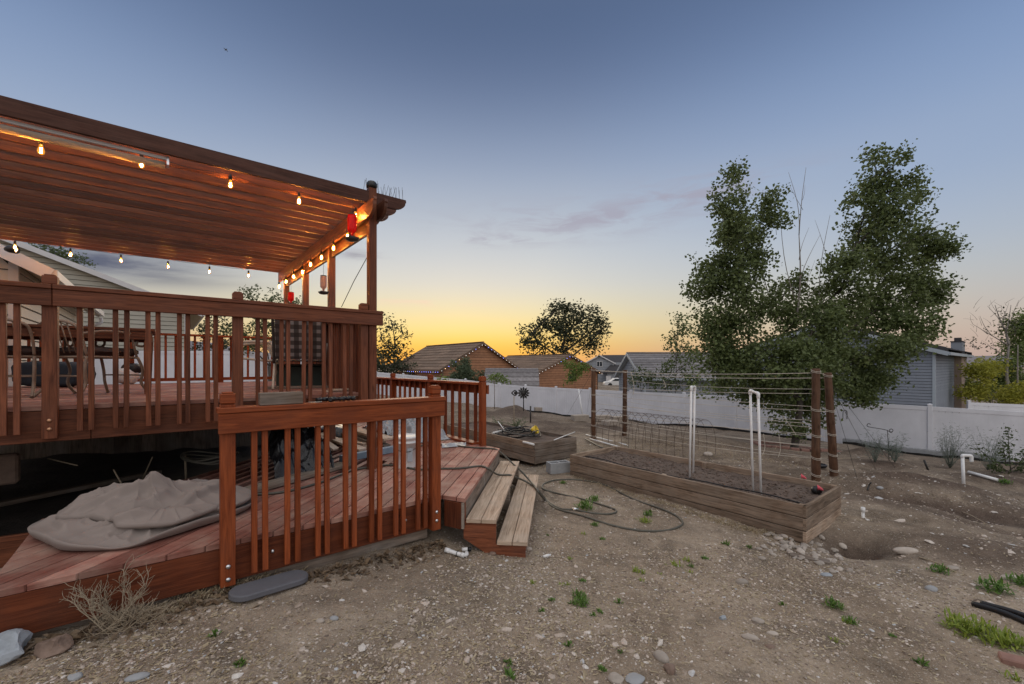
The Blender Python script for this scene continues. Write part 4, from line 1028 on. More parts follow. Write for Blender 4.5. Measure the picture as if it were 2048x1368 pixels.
pts, rg = ground_pts(42000, 21, 1.7, 9.5, den); sz = .0028 + .0060 * rg.random(len(pts)) ** 2.6 + .0009 * pts[:, 1]
scatter('gravel', pts, sz, .5, rg.random(len(pts)) ** 1.15, M['gravel'], 'loose gravel and grit covering the yard')
pts, rg = ground_pts(1150, 22, 1.8, 14, lambda x, y: np.clip(.5 + .9 * fbm(x * .8, y * .8, 3, 7.0), .05, 1)); sz = .008 + .018 * rg.random(len(pts)) ** 3
scatter('pebbles', pts, sz, .55, .45 + .55 * rg.random(len(pts)), M['gravel'], 'pale pebbles strewn over the dirt', .45, .1, 6)
rg2 = np.random.default_rng(77); n = 230; X = 3.8 + 8 * rg2.random(n); Y = X / 1.15 * (.75 + .8 * rg2.random(n)); pts = np.stack([X, Y, tz(X, Y)], -1)
scatter('pale_stones', pts, .008 + .03 * rg2.random(n) ** 2.2, .45, .86 + .14 * rg2.random(n), M['gravel'], 'pale flat stones and chips strewn over the dug earth', .6, .1, 8)
# bark chips and straw lying flat
pts, rg = ground_pts(16000, 23, 1.7, 7.5, den); n = len(pts); a = rg.random(n) * 6.28; ln = .006 + .016 * rg.random(n) ** 2; wd = .0025 + .003 * rg.random(n)
d = np.stack([np.cos(a), np.sin(a), rg.normal(0, .18, n)], -1); s = np.stack([-np.sin(a), np.cos(a), rg.normal(0, .3, n)], -1); c = pts + [0, 0, .006]
vt = np.stack([c - d * ln[:, None] - s * wd[:, None], c + d * ln[:, None] - s * wd[:, None], c + d * ln[:, None] + s * wd[:, None], c - d * ln[:, None] + s * wd[:, None]], 1).reshape(-1, 3)
tag(mesh_np('wood_chips', vt, np.arange(n * 4).reshape(n, 4), rg.random(n), M['straw']), 'small dry wood chips and straw strewn over the gravel', None, None, 'stuff')
# dry leaves caught under the low landing
rg = np.random.default_rng(31); n = 1000; s = rg.random(n) * 2.9 - .1; t = -.02 - np.abs(rg.normal(0, .10, n)); X = -2.85 + A2.x * s + B2.x * t; Y = 2.325 + A2.y * s + B2.y * t
c = np.stack([X, Y, tz(X, Y) + .006 + .035 * rg.random(n) * np.exp(t * 8)], -1); a = rg.random(n) * 6.28; ln = .014 + .022 * rg.random(n); wd = ln * (.15 + .45 * rg.random(n))
d = np.stack([np.cos(a), np.sin(a), rg.normal(0, .4, n)], -1); q = np.stack([-np.sin(a), np.cos(a), rg.normal(0, .5, n)], -1)
vt = np.stack([c - d * ln[:, None], c + q * wd[:, None] + [0, 0, .005], c + d * ln[:, None], c - q * wd[:, None]], 1).reshape(-1, 3)
tag(mesh_np('dry_leaves', vt, np.arange(n * 4).reshape(n, 4), rg.random(n), M['dryleaf']), 'brown dry leaves caught along the foot of the low landing', None, None, 'stuff')

def rock(name, p, r, label, mat='rock', rz=0, seed=None, group=None, tilt=0, sink=.25, ang=False):
    v, f = ICO3; sd = seed if seed is not None else random.random() * 50
    d = v * np.array(r)
    nz = fbm(v[:, 0] * 1.3 + sd, v[:, 1] * 1.3, 3, v[:, 2] * 1.3 + sd)
    d = d * (1 + .11 * nz[:, None])
    if ang:                                                    # chipped flat faces
        rg = np.random.default_rng(int(sd * 100))
        for k in range(7):
            w = rg.normal(size=3); w /= np.linalg.norm(w); h = .62 + .2 * rg.random(); dd = (v * w).sum(-1); m = dd > h
            d[m] -= (w * np.array(r)) * (dd[m] - h)[:, None]
    d = np.array((Matrix.Rotation(rz, 3, 'Z') @ Matrix.Rotation(tilt, 3, 'Y')).to_3x3()) @ d.T
    d = d.T; d[:, 2] += r[2] * (1 - 2 * sink)
    o = mesh_np(name, d + np.array(p), f, np.full(len(f), random.random()), M[mat], None, p, not ang)
    return tag(o, label, 'rock', group)
def prock(px, py, wpx, hpx, label, mat='rock', **k):
    p = G(px, py); m = p.y / F; r = wpx * m / 2; return rock('rock', p, (r, r * k.pop('asp', .72), r * k.pop('hr', .55)), label, mat, **k)
prock(20, 1318, 84, 60, 'large pale blue-grey boulder at the lower left corner beside the landing', 'bluerock', seed=3.3, asp=.85, hr=.85, ang=True)
prock(108, 1304, 66, 40, 'brown and blue-grey stone between the pale boulder and the dry bush', 'tanrock', seed=8.1, asp=.8, hr=.6, ang=True, sink=.2)
prock(1322, 1320, 34, 42, 'smooth egg-shaped stone in the gravel at the bottom of the picture', 'rock', seed=1.2, rz=R(115), asp=.7, hr=.6)
prock(1339, 1345, 26, 24, 'small brown wedge-shaped stone leaning on the egg-shaped stone', 'tanrock', seed=5.5, ang=True, hr=.9)
prock(1232, 1362, 32, 16, 'pale tan stone at the bottom edge next to the white flat slab', 'rock', seed=6.5, ang=True)
prock(1270, 1360, 44, 22, 'flat white broken slab at the bottom edge', 'conc', seed=9.2, ang=True, hr=.2, rz=.5)
prock(1812, 1107, 46, 14, 'long smooth grey stone shaped like a loaf on the bare slope', 'rock', seed=2.2, asp=.35, hr=.33, rz=R(-8))
prock(1500, 1280, 32, 14, 'white elongated stone, nearest of the four in the gravel below the pebble pile', 'rock', seed=4.1, asp=.45, hr=.4, rz=R(-20))
prock(1545, 1270, 22, 10, 'pale elongated stone right of the white one in the gravel', 'rock', seed=4.7, asp=.5, hr=.4, rz=R(-15))
prock(1515, 1246, 24, 12, 'pale elongated stone above the white one in the gravel', 'rock', seed=14.7, asp=.5, hr=.45, rz=R(-20))
prock(1540, 1296, 20, 12, 'dusty half-buried stone below the white elongated one', 'tanrock', seed=24.7, asp=.6, hr=.4)
prock(1446, 1240, 18, 11, 'small blue-grey chip of stone in the middle of the gravel', 'bluerock', seed=7.7, ang=True)
prock(1484, 1167, 26, 11, 'pale stone alone on the gravel between the two smallest weed rows', 'rock', seed=17.7, asp=.5, hr=.45)
prock(1653, 1152, 24, 9, 'flat blue-grey stone below the pebble pile', 'bluerock', seed=27.7, asp=.5, hr=.3)
prock(1863, 1182, 22, 11, 'white lumpy stone on the bare slope right of the hollow', 'conc', seed=37.7, asp=.7)
prock(1905, 1138, 26, 9, 'flat pale stone near the straw stick on the right slope', 'rock', seed=47.7, asp=.5, hr=.3)
prock(2022, 1160, 40, 12, 'broad flat pale stone at the right edge beside weeds', 'rock', seed=57.7, asp=.5, hr=.3)
prock(1416, 779 + 132, 18, 10, 'rounded white stone lying behind the big raised bed under the trellis', 'rock', seed=11.3)
prock(1018, 1112, 20, 18, 'pale blue-grey broken stone at the foot of the wooden steps', 'bluerock', seed=12.9, ang=True, hr=.8)
prock(1057, 1101, 15, 10, 'small grey pebble beside the end of the steps', 'rock', seed=13.9)
prock(985, 1110, 14, 11, 'small round dusty stone by the white pipe bend', 'tanrock', seed=15.9)
prock(640, 1245, 18, 9, 'tan stone in the small pebble cluster below the grey pad', 'rock', seed=16.9, asp=.6)
prock(668, 1241, 18, 9, 'white stone in the small pebble cluster below the grey pad', 'conc', seed=18.9, asp=.6)
prock(150, 1360, 28, 15, 'pale grey stone at the bottom left of the gravel', 'conc', seed=19.9, ang=True)
prock(275, 1358, 40, 16, 'flat grey stone at the bottom edge left of centre', 'conc', seed=29.9, asp=.5, hr=.35, rz=.4)
prock(1760, 978, 12, 8, 'white rounded stone by the black stake behind the big raised bed', 'conc', seed=39.9)
# the loose pile of river stones at the corner of the big bed
rg = random.Random(4); n = 0
for k in range(110):
    u = rg.random(); px = 1525 + 165 * u + rg.gauss(0, 7); py = 1080 + 48 * u + rg.gauss(0, 15); w = rg.uniform(7, 17)
    p = G(px, py); r = w * p.y / F / 2
    dz = .018 * math.exp(-((px - 1580) / 50)**2) * rg.random()
    rock('river_stone', p + ZV * dz, (r, r * rg.uniform(.55, .85), r * rg.uniform(.38, .62)), 'rounded pale river stone in the loose pile by the big raised bed corner', 'rock', rg.random() * 3, rg.random() * 40, 'river stones piled at the raised bed corner', rg.gauss(0, .2), .30)
mb = MB(); a, b = G(1580, 1112, .012), G(1660, 1128, .012); mb.beam(a, b, .09, .02); tag(mb.build('board_scrap', M['greywood'], bevel=.003), 'grey scrap of board lying among the river stones', 'board scrap')

# ------------------------------------------------------------------ raised beds
def raised_bed(label, n0, LA, LB, ztop, courses, mat, soilz):
    bd = thing('raised_bed', label, 'raised bed', V((n0.x, n0.y, ztop - .44)))
    def BP(s, t, z): return V((n0.x, n0.y, 0)) + A2 * s + B2 * t + ZV * z
    hb = .143
    for side in range(4):
        for k in range(courses):
            z = ztop - hb * (k + .5); j = random.uniform(-.003, .003); mb = MB()
            m = mat if not (k == 0 and side == 0) else M['bed']
            if side == 0: mb.beam(BP(.02 + j, .003, z), BP(.02 + j, LB - .003, z), .038, hb - .009)
            elif side == 1: mb.beam(BP(0, .019 + j, z), BP(LA, .019 + j, z), .038, hb - .009)
            elif side == 2: mb.beam(BP(LA - .02 + j, .04, z), BP(LA - .02 + j, LB - .04, z), .038, hb - .009)
            else: mb.beam(BP(.04, LB - .02 + j, z), BP(LA - .04, LB - .02 + j, z), .038, hb - .009)
            mb.build('side_board', m, bd, .004)
    for s, t in ((.06, .06), (LA - .06, .06), (.06, LB - .06), (LA - .06, LB - .06), (.06, LB / 2), (LA - .06, LB / 2)):
        mb = MB(); mb.beam(BP(s, t, ztop - .44), BP(s, t, ztop - .006), .06, .06, A2); mb.build('corner_post', mat, bd, .004)
    # soil in it
    ns, nt_ = 34, 90; mb = MB()
    for i in range(ns + 1):
        for j in range(nt_ + 1):
            q = BP(.038 + (LA - .076) * i / ns, .038 + (LB - .076) * j / nt_, 0); mb.v.append(q + ZV * (soilz + .02 * float(fbm(q.x * 3, q.y * 3, 3, 1.0)) + .012 * float(vnoise(q.x * 14, q.y * 14, 3))))
    for i in range(ns):
        for j in range(nt_): a = i * (nt_ + 1) + j; mb.face((a, a + nt_ + 1, a + nt_ + 2, a + 1), None, .5, True)
    tag(mb.build('bed_soil', M['soil']), 'dark crumbly soil inside a raised bed', None, None, 'stuff')
    return bd, BP
BN = V((3.25, 4.75, 0)); BL = 3.56
bed2, B2P = raised_bed('long weathered wooden raised bed, the larger one with pipe frames in it', BN, 1.30, BL, .048, 3, M['bed'], -.03)
bed1, B1P = raised_bed('smaller weathered wooden raised bed with black tubing beyond the steps', V((.46, 8.6, 0)), 1.22, 3.66, .05, 3, M['greywood'], -.02)
# clods in the soil of the big bed
rg = np.random.default_rng(9); n = 1500; s = .06 + 1.18 * rg.random(n); t = .06 + (BL - .12) * rg.random(n); px_ = BN.x + A2.x * s + B2.x * t; py_ = BN.y + A2.y * s + B2.y * t
zz = -.03 + .02 * fbm(px_ * 3, py_ * 3, 3, 1.0) + .012 * vnoise(px_ * 14, py_ * 14, 3)
scatter('soil_clods', np.stack([px_, py_, zz], -1), .006 + .016 * rg.random(n) ** 2.5, .7, rg.random(n) ** 1.4 * .8, M['clod'], 'clods and small stones on the soil of the raised bed')
def wavy(pts, r, name, label, cat, mat, n=6, seg=6):
    mb = MB(); mb.tube(smooth_path(pts, n), r, seg); return tag(mb.build(name, M[mat]), label, cat)
wavy([B2P(.25 + .05 * math.sin(k), .1 + k * .42, -.005 + .01 * (k % 2)) for k in range(9)], .009, 'drip_line', 'black drip line laid along the soil of the big raised bed', 'drip line', 'black')
# pipe frames
def pipe_frame(p, q, zt0, zt1, z0, label, lean=V((0, 0, 0))):
    f = thing('pipe_arch', label, 'pipe frame', p)
    a, b = V((p.x, p.y, zt0)) + lean, V((q.x, q.y, zt1)) + lean
    for u, v in ((p, a), (q, b)):
        mb = MB(); mb.tube([V((u.x, u.y, z0)), v], .0145, 10); mb.build('upright', M['pvc'], f)
    d = (b - a).normalized(); mb = MB(); mb.tube([a, b], .0145, 10); mb.build('crossbar', M['pvc'], f)
    for e, s in ((a, 1), (b, -1)):
        mb = MB(); mb.tube(smooth_path([e - ZV * .055, e - ZV * .004, e + d * s * .055], 5), .0205, 10); mb.build('elbow', M['pvc'], f)
P_a = onz(1379, 957, -.03); P_b = P_a + V((P_a.x, P_a.y, 0)).normalized() * .34 + V((.055, 0, 0))
pipe_frame(P_a, P_b, 1.6 - (774 - HZ) / F * P_a.y, 1.6 - (776 - HZ) / F * P_a.y, -.08, 'white pipe frame seen edge-on at the middle of the big raised bed', V((.035, .02, 0)))
P_a = onz(1522, 988, -.03); P_b = onz(1506, 979, -.03)
pipe_frame(P_a, P_b, 1.6 - (787 - HZ) / F * P_a.y, 1.6 - (781 - HZ) / F * P_b.y, -.08, 'white pipe frame with an open top near the right end of the big raised bed', V((-.035, 0, 0)))
def flag(px, py, hpx, label, lean, z=-.03):
    p = onz(px, py, z) if z is not None else G(px, py); h = hpx * p.y / F; f = thing('marker_flag', label, 'marker flag', p, 'pink marker flags')
    top = p + V((lean, 0, h)); mb = MB(); mb.tube([p - ZV * .03, top], .0022, 5); mb.build('wire_stem', M['metal'], f)
    mb = MB(); e = V((.75, .15, -.62)).normalized() * .11; n = 8
    for k in range(n + 1):
        u = k / n; q = top + e * u + V((0, .012 * math.sin(u * 6), 0)); mb.v += [q, q - ZV * .075 * (1 - .75 * u) + V((.01, 0, 0))]
    for k in range(n): mb.face((2*k, 2*k+1, 2*k+3, 2*k+2), None, .5, True)
    o = mb.build('flag_sheet', M['pink'], f); md = o.modifiers.new('solid', 'SOLIDIFY'); md.thickness = .0012
flag(1603, 966, 20, 'small pink marker flag at the back corner inside the big raised bed', -.01)
flag(1632, 990, 22, 'small pink marker flag leaning over the right end board of the big raised bed', .015)
mb = MB(); c = onz(1633, 985, -.02); sack(mb, c + ZV * .03, .06, .05, .05, 6.0, 10); tag(mb.build('plant_pot', M['black']), 'small black plastic pot lying by the pink flag in the big bed', 'pot')
# smaller bed contents
cb = []
for k in range(9):
    c = B1P(.60 + .05 * math.sin(k * 2), 1.25 + .07 * math.cos(k * 3), .02 + .014 * k); mb = MB(); rx, ry = .44 - .022 * k, .34 - .015 * k
    mb.tube([c + A2 * (rx * math.cos(a) + .06 * math.sin(2 * a + k)) + B2 * (ry * 1.6 * math.sin(a)) + ZV * (.03 * math.sin(a * 3 + k)) for a in np.linspace(0, 6.3, 40)], .010, 6); cb.append(mb)
ct = thing('black_tubing', 'coils of black irrigation tubing lying in the smaller raised bed', 'tubing', B1P(.6, 1.2, 0)); [m.build('coil', M['black'], ct) for m in cb]
for i, (a, b, r, lab) in enumerate((((985, 866), (1040, 853), .022, 'white pipe at the far left in the smaller raised bed'), ((996, 842), (1010, 862), .012, 'thin white pipe standing up at a slant in the smaller raised bed'),
                         ((1046, 884), (1068, 889), .022, 'short white pipe stub over the front corner of the smaller bed'), ((1108, 880), (1150, 864), .010, 'white pipe lying across the right end of the smaller bed'))):
    mb = MB(); mb.tube([onz(*a, .06) if i != 1 else U(996, 843, 10.6), onz(*b, .04)], r, 10); tag(mb.build('white_pipe', M['pvc']), lab, 'pipe')
mb = MB(); c = onz(1062, 866, .02); mb.lathe([(.03, 0), (.075, .02), (.10, .16), (.09, .16), (.065, .03), (.025, .012)], c + ZV * .03, 14, (.8, -.35, .4)); tag(mb.build('yellow_scoop', M['yellow']), 'yellow plastic scoop lying in the smaller raised bed', 'scoop')
for i, (a, b, mt, lab) in enumerate((((1172, 872), (1255, 893), 'pvc', 'white pipe lying on the dirt between the two raised beds, upper one'), ((1180, 880), (1240, 897), 'pvc', 'white pipe lying on the dirt between the two raised beds, lower one'),
                              ((1170, 880), (1235, 915), 'black', 'black pipe lying between the two raised beds'))):
    mb = MB(); mb.tube([G(*a, .03), G(*b, .03)], .018, 8); tag(mb.build('ground_pipe', M[mt]), lab, 'pipe')

def block(name, p, rz, sx, sy, sz, mat, label, cat, holes=True, group=None):
    t = thing(name, label, cat, p, group); ex = V((math.cos(rz), math.sin(rz), 0)); ey = V((-ex.y, ex.x, 0)); mb = MB()
    if holes:
        w = .032
        for e in (-1, 1): mb.box(p + ey * e * (sy - w) / 2 + ZV * sz / 2, ex * sx, ey * w, ZV * sz)
        for e in (-1, 0, 1): mb.box(p + ex * e * (sx - w) / 2 + ZV * sz / 2, ex * w, ey * (sy - 2 * w), ZV * (sz - .002))
        mb.build('block_shell', M[mat], t, .004)
    else:
        mb.box(p + ZV * sz / 2, ex * sx, ey * sy, ZV * sz); mb.build('block_body', M[mat], t, .012)
    return t
block('cinder_block', G(1117, 945), R(20), .40, .20, .19, 'conc', 'grey cinder block lying between the two raised beds', 'cinder block')

# ------------------------------------------------------------------ trellis, hoops
def pole(px, py, ptop, w, lean, label, Yk=None):
    p = G(px, py); h = (py - ptop) * p.y / F; r = w * p.y / F / 2
    t = thing('trellis_pole', label, 'pole', p, 'round wooden poles of the string trellis'); mb = MB()
    ax = V((lean * h, 0, h)); mb.tube([p - ZV * .2 + V((0, 0, 0))] + [p + ax * k / 10 + V((random.uniform(-.004, .004), random.uniform(-.004, .004), 0)) for k in range(11)], [r * .95] + [r * (.94 - .012 * k) * random.uniform(.98, 1.02) for k in range(11)], 14); mb.build('pole_shaft', M['pole'], t)
    return t, p, ax, r
T1 = pole(1632, 962, 738, 17, 0, 'round brown trellis pole nearest the right end of the big raised bed')
T2 = pole(1668, 951, 746, 16, -.06, 'round brown trellis pole leaning slightly, behind the near right one')
T3 = pole(1187, 879, 736, 10, .0, 'slim brown trellis pole at the left behind the smaller raised bed')
T4 = pole(1249, 871, 740, 10, .01, 'slim brown trellis pole second from the left')
def at(Tp, f): return Tp[1] + Tp[2] * f
tw = thing('trellis_string', 'pale cords strung in sagging rows between the trellis poles', 'trellis strings', T1[1])
for row, (Pa, Pb) in enumerate(((T3, T1), (T4, T2))):
    for f in ((.97, .78, .64, .51, .42, .32, .2) if row == 0 else (.96, .86, .66, .53, .46, .37, .26, .15)):
        a, b = at(Pa, f * random.uniform(.96, 1.0)), at(Pb, f * random.uniform(.97, 1.0)); sg = random.uniform(.02, .10)
        mb = MB(); mb.tube([a + (b - a) * (k / 14) - ZV * sg * 4 * (k / 14) * (1 - k / 14) for k in range(15)], .0062 if f > .9 else .0046, 5, t=random.random()); mb.build('cord', M['twine'], tw)
for Tp in (T1, T2, T3, T4):
    for f in (.97, .63, .40, .20, .05):
        for e in (0, .012):
            c = at(Tp, f + e); mb = MB(); r = Tp[3] * .97
            mb.tube([c + V((r * math.cos(a), r * math.sin(a), .02 * math.sin(a))) for a in np.linspace(0, 6.29, 14)], .0045, 5); mb.build('cord_wrap', M['twine'], tw)
for f in (.97, .62):
    for Pa, Pb in ((T1, T2), (T3, T4)): mb = MB(); mb.tube([at(Pa, f), at(Pb, f)], .005, 5); mb.build('cord', M['twine'], tw)
for (a, b) in (((1565, 830), (1592, 870)), ((1262, 745), (1266, 790)), ((1327, 760), (1327, 775)), ((1527, 868), (1525, 910)), ((1558, 870), (1556, 915))):
    mb = MB(); mb.tube(smooth_path([U(*a, 9.0), U((a[0] + b[0]) / 2 + 4, (a[1] + b[1]) / 2 + 5, 9.0), U(*b, 9.0)]), .006, 5); mb.build('loose_cord', M['twine'], tw)
gw = thing('guy_line', 'thin dark guy lines slanting from the right trellis poles to the ground', 'guy lines', at(T2, .9))
for px, py in ((1752, 940), (1715, 960), (1790, 935)): mb = MB(); mb.tube([at(T2, .93), G(px, py)], .003, 4); mb.build('wire', M['metal'], gw)
gw2 = thing('guy_line', 'thin dark guy lines slanting from the left trellis poles towards the white fence', 'guy lines', at(T3, .9))
for px, py in ((1128, 842), (1172, 838)): mb = MB(); mb.tube([at(T3, .97), G(px, py)], .0035, 4); mb.build('wire', M['metal'], gw2)
# arched wire tunnel
hp = thing('wire_hoop_tunnel', 'long arched tunnel of rusty wire mesh between the trellis and the raised beds', 'wire tunnel', G(1330, 900))
h0 = G(1408, 918); h1 = G(1205, 878); hd = (h1 - h0); hL = V((hd.x, hd.y, 0)).length; hd = V((hd.x, hd.y, 0)).normalized(); hn = V((-hd.y, hd.x, 0))
def HP(u, a): c = h0 + hd * u; return V((c.x, c.y, 0)) + hn * (.47 * math.cos(a)) + ZV * (-.45 + .88 * math.sin(a))
NH = 15
for k in range(NH):
    u = hL * k / (NH - 1); mb = MB(); mb.tube([HP(u + .05 * math.sin(a * 2), a) for a in np.linspace(0.02, math.pi - .02, 20)], .0045, 5); mb.build('hoop', M['wire'], hp)
for a in (.35, .8, 1.25, 1.57, 1.9, 2.35, 2.8):
    mb = MB(); mb.tube([HP(hL * k / 30, a + .02 * math.sin(k)) for k in range(31)], .0038, 5); mb.build('long_wire', M['wire'], hp)
# ------------------------------------------------------------------ fences
def fence(label, pts, step_gate=None):
    """pts: list of (xy ground vector, z of the top)"""
    f = thing('vinyl_fence', label, 'fence', pts[0][0])
    for i, (p, zt) in enumerate(pts):
        z0 = T(p.x, p.y) - .15; mb = MB(); d = (pts[min(i+1, len(pts)-1)][0] - pts[max(i-1, 0)][0]); d.z = 0; d.normalize(); n = V((-d.y, d.x, 0))
        mb.box(V((p.x, p.y, (z0 + zt + .06) / 2)), d * .127, n * .127, ZV * (zt + .06 - z0)); q = mb.build('post', M['vinyl'], f, .006)
        mb = MB(); c = V((p.x, p.y, zt + .06)); mb.box(c + ZV * .012, d * .145, n * .145, ZV * .024)
        b0 = len(mb.v); mb.v += [c + d * sx * .068 + n * sy * .068 + ZV * .024 for sx, sy in ((-1, -1), (1, -1), (1, 1), (-1, 1))] + [c + ZV * .055]
        for k in range(4): mb.face((b0 + k, b0 + (k + 1) % 4, b0 + 4))
        mb.build('post_cap', M['vinyl'], q)
    for (p, zp), (q, zq) in zip(pts[:-1], pts[1:]):
        d = V((q.x - p.x, q.y - p.y, 0)); l = d.length; d.normalize(); n = V((-d.y, d.x, 0)); a, b = p + d * .06, q - d * .06
        mb = MB(); mb.beam(V((a.x, a.y, zp - .075)), V((b.x, b.y, zq - .075)), .05, .15); mb.build('top_rail', M['vinyl'], f, .004)
        N = max(3, int(l / .178)); mb = MB()
        for k in range(N):
            u0, u1 = .06 + (l - .12) * k / N, .06 + (l - .12) * (k + 1) / N; um = (u0 + u1) / 2; c = p + d * um; zt = zp + (zq - zp) * um / l - .14; z0 = T(c.x, c.y) - .1
            mb.box(V((c.x, c.y, (zt + z0) / 2)), d * (u1 - u0 - .016), n * .022, ZV * (zt - z0))
        c = (p + q) / 2; z0 = min(T(p.x, p.y), T(q.x, q.y)) - .1; mb.box(V((c.x, c.y, (min(zp, zq) - .14 + z0) / 2)), d * (l - .14), n * .012, ZV * (min(zp, zq) - .14 - z0))
        mb.build('panel', M['vinyl'], f)
FA, FB = V((-.88, 31.5, 0)), V((15.6, 16.06, 0)); fd = (FB - FA)
def fence_pt(px):
    r = (px - 1024) / F; u = (r * FA.y - FA.x) / (fd.x - r * fd.y); return FA + fd * u
FT = {1000: 766, 1051: 769, 1112: 772.5, 1180: 776, 1262: 780, 1368: 785, 1470: 789.5, 1646: 798, 1860: 810}
fp = []
for px, py in FT.items():
    p = fence_pt(px); fp.append((p, EYE - (py + 3 - HZ) / F * p.y))
e = fp[-1][0] - fp[-2][0]; fp.append((fp[-1][0] + e, fp[-1][1] - .05)); fp.append((fp[-1][0] + e, fp[-1][1] - .05))
fence('long white vinyl privacy fence along the far side of the dirt yard', fp)
cx = fp[0][0]
fence('white vinyl fence running away to the left behind the landing railing', [(cx + V((-.1, .15, 0)), fp[0][1])] + [(V((x, y, 0)), z) for x, y, z in ((-3.6, 33.2, .50), (-6.4, 34.8, .66), (-9.2, 36.4, .84), (-12, 38, 1.02), (-14.8, 39.6, 1.2))])
fence('white vinyl fence on the higher ground behind the raised deck', [(V((x, y, 0)), z) for x, y, z in ((-19, 16.6, 2.15), (-16.6, 18.6, 2.25), (-14.3, 20.6, 2.3), (-12.0, 22.6, 2.25), (-9.6, 24.6, 2.1))])
fence('pale neighbouring vinyl fence beyond the blue-grey house corner', [(V((x, y, 0)), z) for x, y, z in ((23.8, 22.4, -.32), (26.0, 21.7, -.38), (28.3, 21.0, -.44), (30.7, 20.2, -.52))])

# small things along the fence
def stake(px, py, ptop, r, mat, label, lean=0, name='stake', dz=0):
    p = G(px, py); h = (py - ptop) * p.y / F; mb = MB(); mb.tube([p - ZV * .1, p + V((lean * h, 0, h))], r, 6); return tag(mb.build(name, M[mat]), label, 'stake')
for px, py, rz, lab in ((1160, 842, .3, 'flat tan paver stacked by the fence below the leaning white pole'), (1206, 842, .1, 'wide tan paver block by the fence left of the slim trellis pole'), (1220, 850, .5, 'small tan paver lying in front of the other pavers'), (1238, 845, .2, 'tall tan paver stack by the fence between the left trellis poles'), (1080, 823, .2, 'grey paver by the fence to the right of the wind spinner')):
    p = G(px, py); block('paver', p, rz, .75 if px != 1220 else .5, .42, .28 if px != 1220 else .16, 'paver', lab, 'paver', False, 'pavers left along the white fence')
p = G(1166, 836); mb = MB(); mb.tube([p, U(1157, 778, p.y + .6)], .04, 8); tag(mb.build('white_pole', M['pvc']), 'white pole leaning against the fence above the tan paver', 'pole')
ws = thing('wind_spinner', 'dark metal flower-shaped wind spinner on a stake in front of the white fence', 'wind spinner', G(1047, 822)); p = ORG[ws.name]; c = U(1047, 786, p.y)
mb = MB(); mb.tube([p - ZV * .1, c], .025, 6); mb.build('stake', M['metal'], ws)
mb = MB(); k_ = p.y / F
for ring, (r0, r1, n, w) in enumerate(((5, 13, 12, 3.0), (2, 8, 9, 2.0))):
    for k in range(n):
        a = 6.283 * k / n + ring * .2; d = V((math.cos(a), 0, math.sin(a))); s = V((-d.z, 0, d.x)); off = V((0, -.03 * (ring + 1), 0))
        b0 = [c + off + d * r0 * k_ - s * w * .3 * k_, c + off + d * (r0 + r1) / 2 * k_ - s * w * k_ * .75, c + off + d * r1 * k_, c + off + d * (r0 + r1) / 2 * k_ + s * w * k_ * .75 + V((0, -.05, 0)), c + off + d * r0 * k_ + s * w * .3 * k_]
        mb.prism(b0, V((0, .012, 0)))
mb.lathe([(.01, 0), (.14, .02), (.14, .05), (.01, .06)], c - V((0, .09, 0)), 12, (0, 1, 0)); mb.build('petal_wheel', M['metal'], ws)
mb = MB()
for sgn in (1, -1):
    mb.tube(smooth_path([c + V((-12 * k_, .02, 0)), c + V((-17 * k_, .02, sgn * 5 * k_)), c + V((-24 * k_, .02, 0))], 6), .03, 6)
mb.tube([c + V((-12 * k_, .02, 0)), c], .03, 6); mb.lathe([(.01, 0), (.08, .01), (.08, .03), (.01, .04)], c + V((-16 * k_, 0, 0)), 10, (0, 1, 0)); mb.build('tail_vane', M['metal'], ws)
stake(1061, 845, 812, .03, 'metal', 'dark metal stake in the dirt mound in front of the wind spinner')
stake(989, 818, 762, .022, 'greywood', 'thin grey stick standing at the left end of the far fence')
stake(1028, 850, 793, .018, 'twig', 'dry weed stalk standing behind the smaller raised bed')
# shepherd hook
p = G(1779, 922); c = U(1775, 860, p.y); sk = thing('flag_holder', 'black wrought iron garden flag holder in front of the right fence', 'flag holder', p); k_ = p.y / F
mb = MB(); mb.tube([p - ZV * .2, c], .008, 6); mb.build('stake', M['metal'], sk)
mb = MB(); mb.tube(smooth_path([c + V((x * k_, 0, -y * k_)) for x, y in ((10, 3), (6, 4), (4, 0), (8, -2), (11, 1), (7, 5), (0, 1), (-12, -2), (-36, -6), (-41, -9), (-38, -13), (-34, -11))], 6), .008, 6); mb.build('scroll_arm', M['metal'], sk)
p = fence_pt(1690); c = U(1690, 829, p.y - .06); k_ = c.y / F; mb = MB(); mb.tube(smooth_path([c + V((x * k_, 0, -y * k_)) for x, y in ((-4, 9), (-4, -4), (-2, -8), (2, -8), (4, -4), (4, 9))], 5), .012, 6); tag(mb.build('fence_hook', M['metal']), 'dark U-shaped metal hook on the white fence panel', 'hook')
# concrete blocks along the foot of the right fence
rg = random.Random(8)
for k in range(22):
    px = 1700 + k * 14.2 + 1; q = fence_pt(px); nf = V((-.68, -.73, 0)); q = q + nf * .62
    if k % 1 == 0:
        pz = T(q.x, q.y) + .03; block('edging_block', V((q.x, q.y, pz)), math.atan2(fd.y, fd.x) + rg.gauss(0, .03), .39, .2, .19, 'conc', 'hollow concrete block in the row along the foot of the right-hand fence', 'concrete block', True, 'concrete edging blocks along the fence')
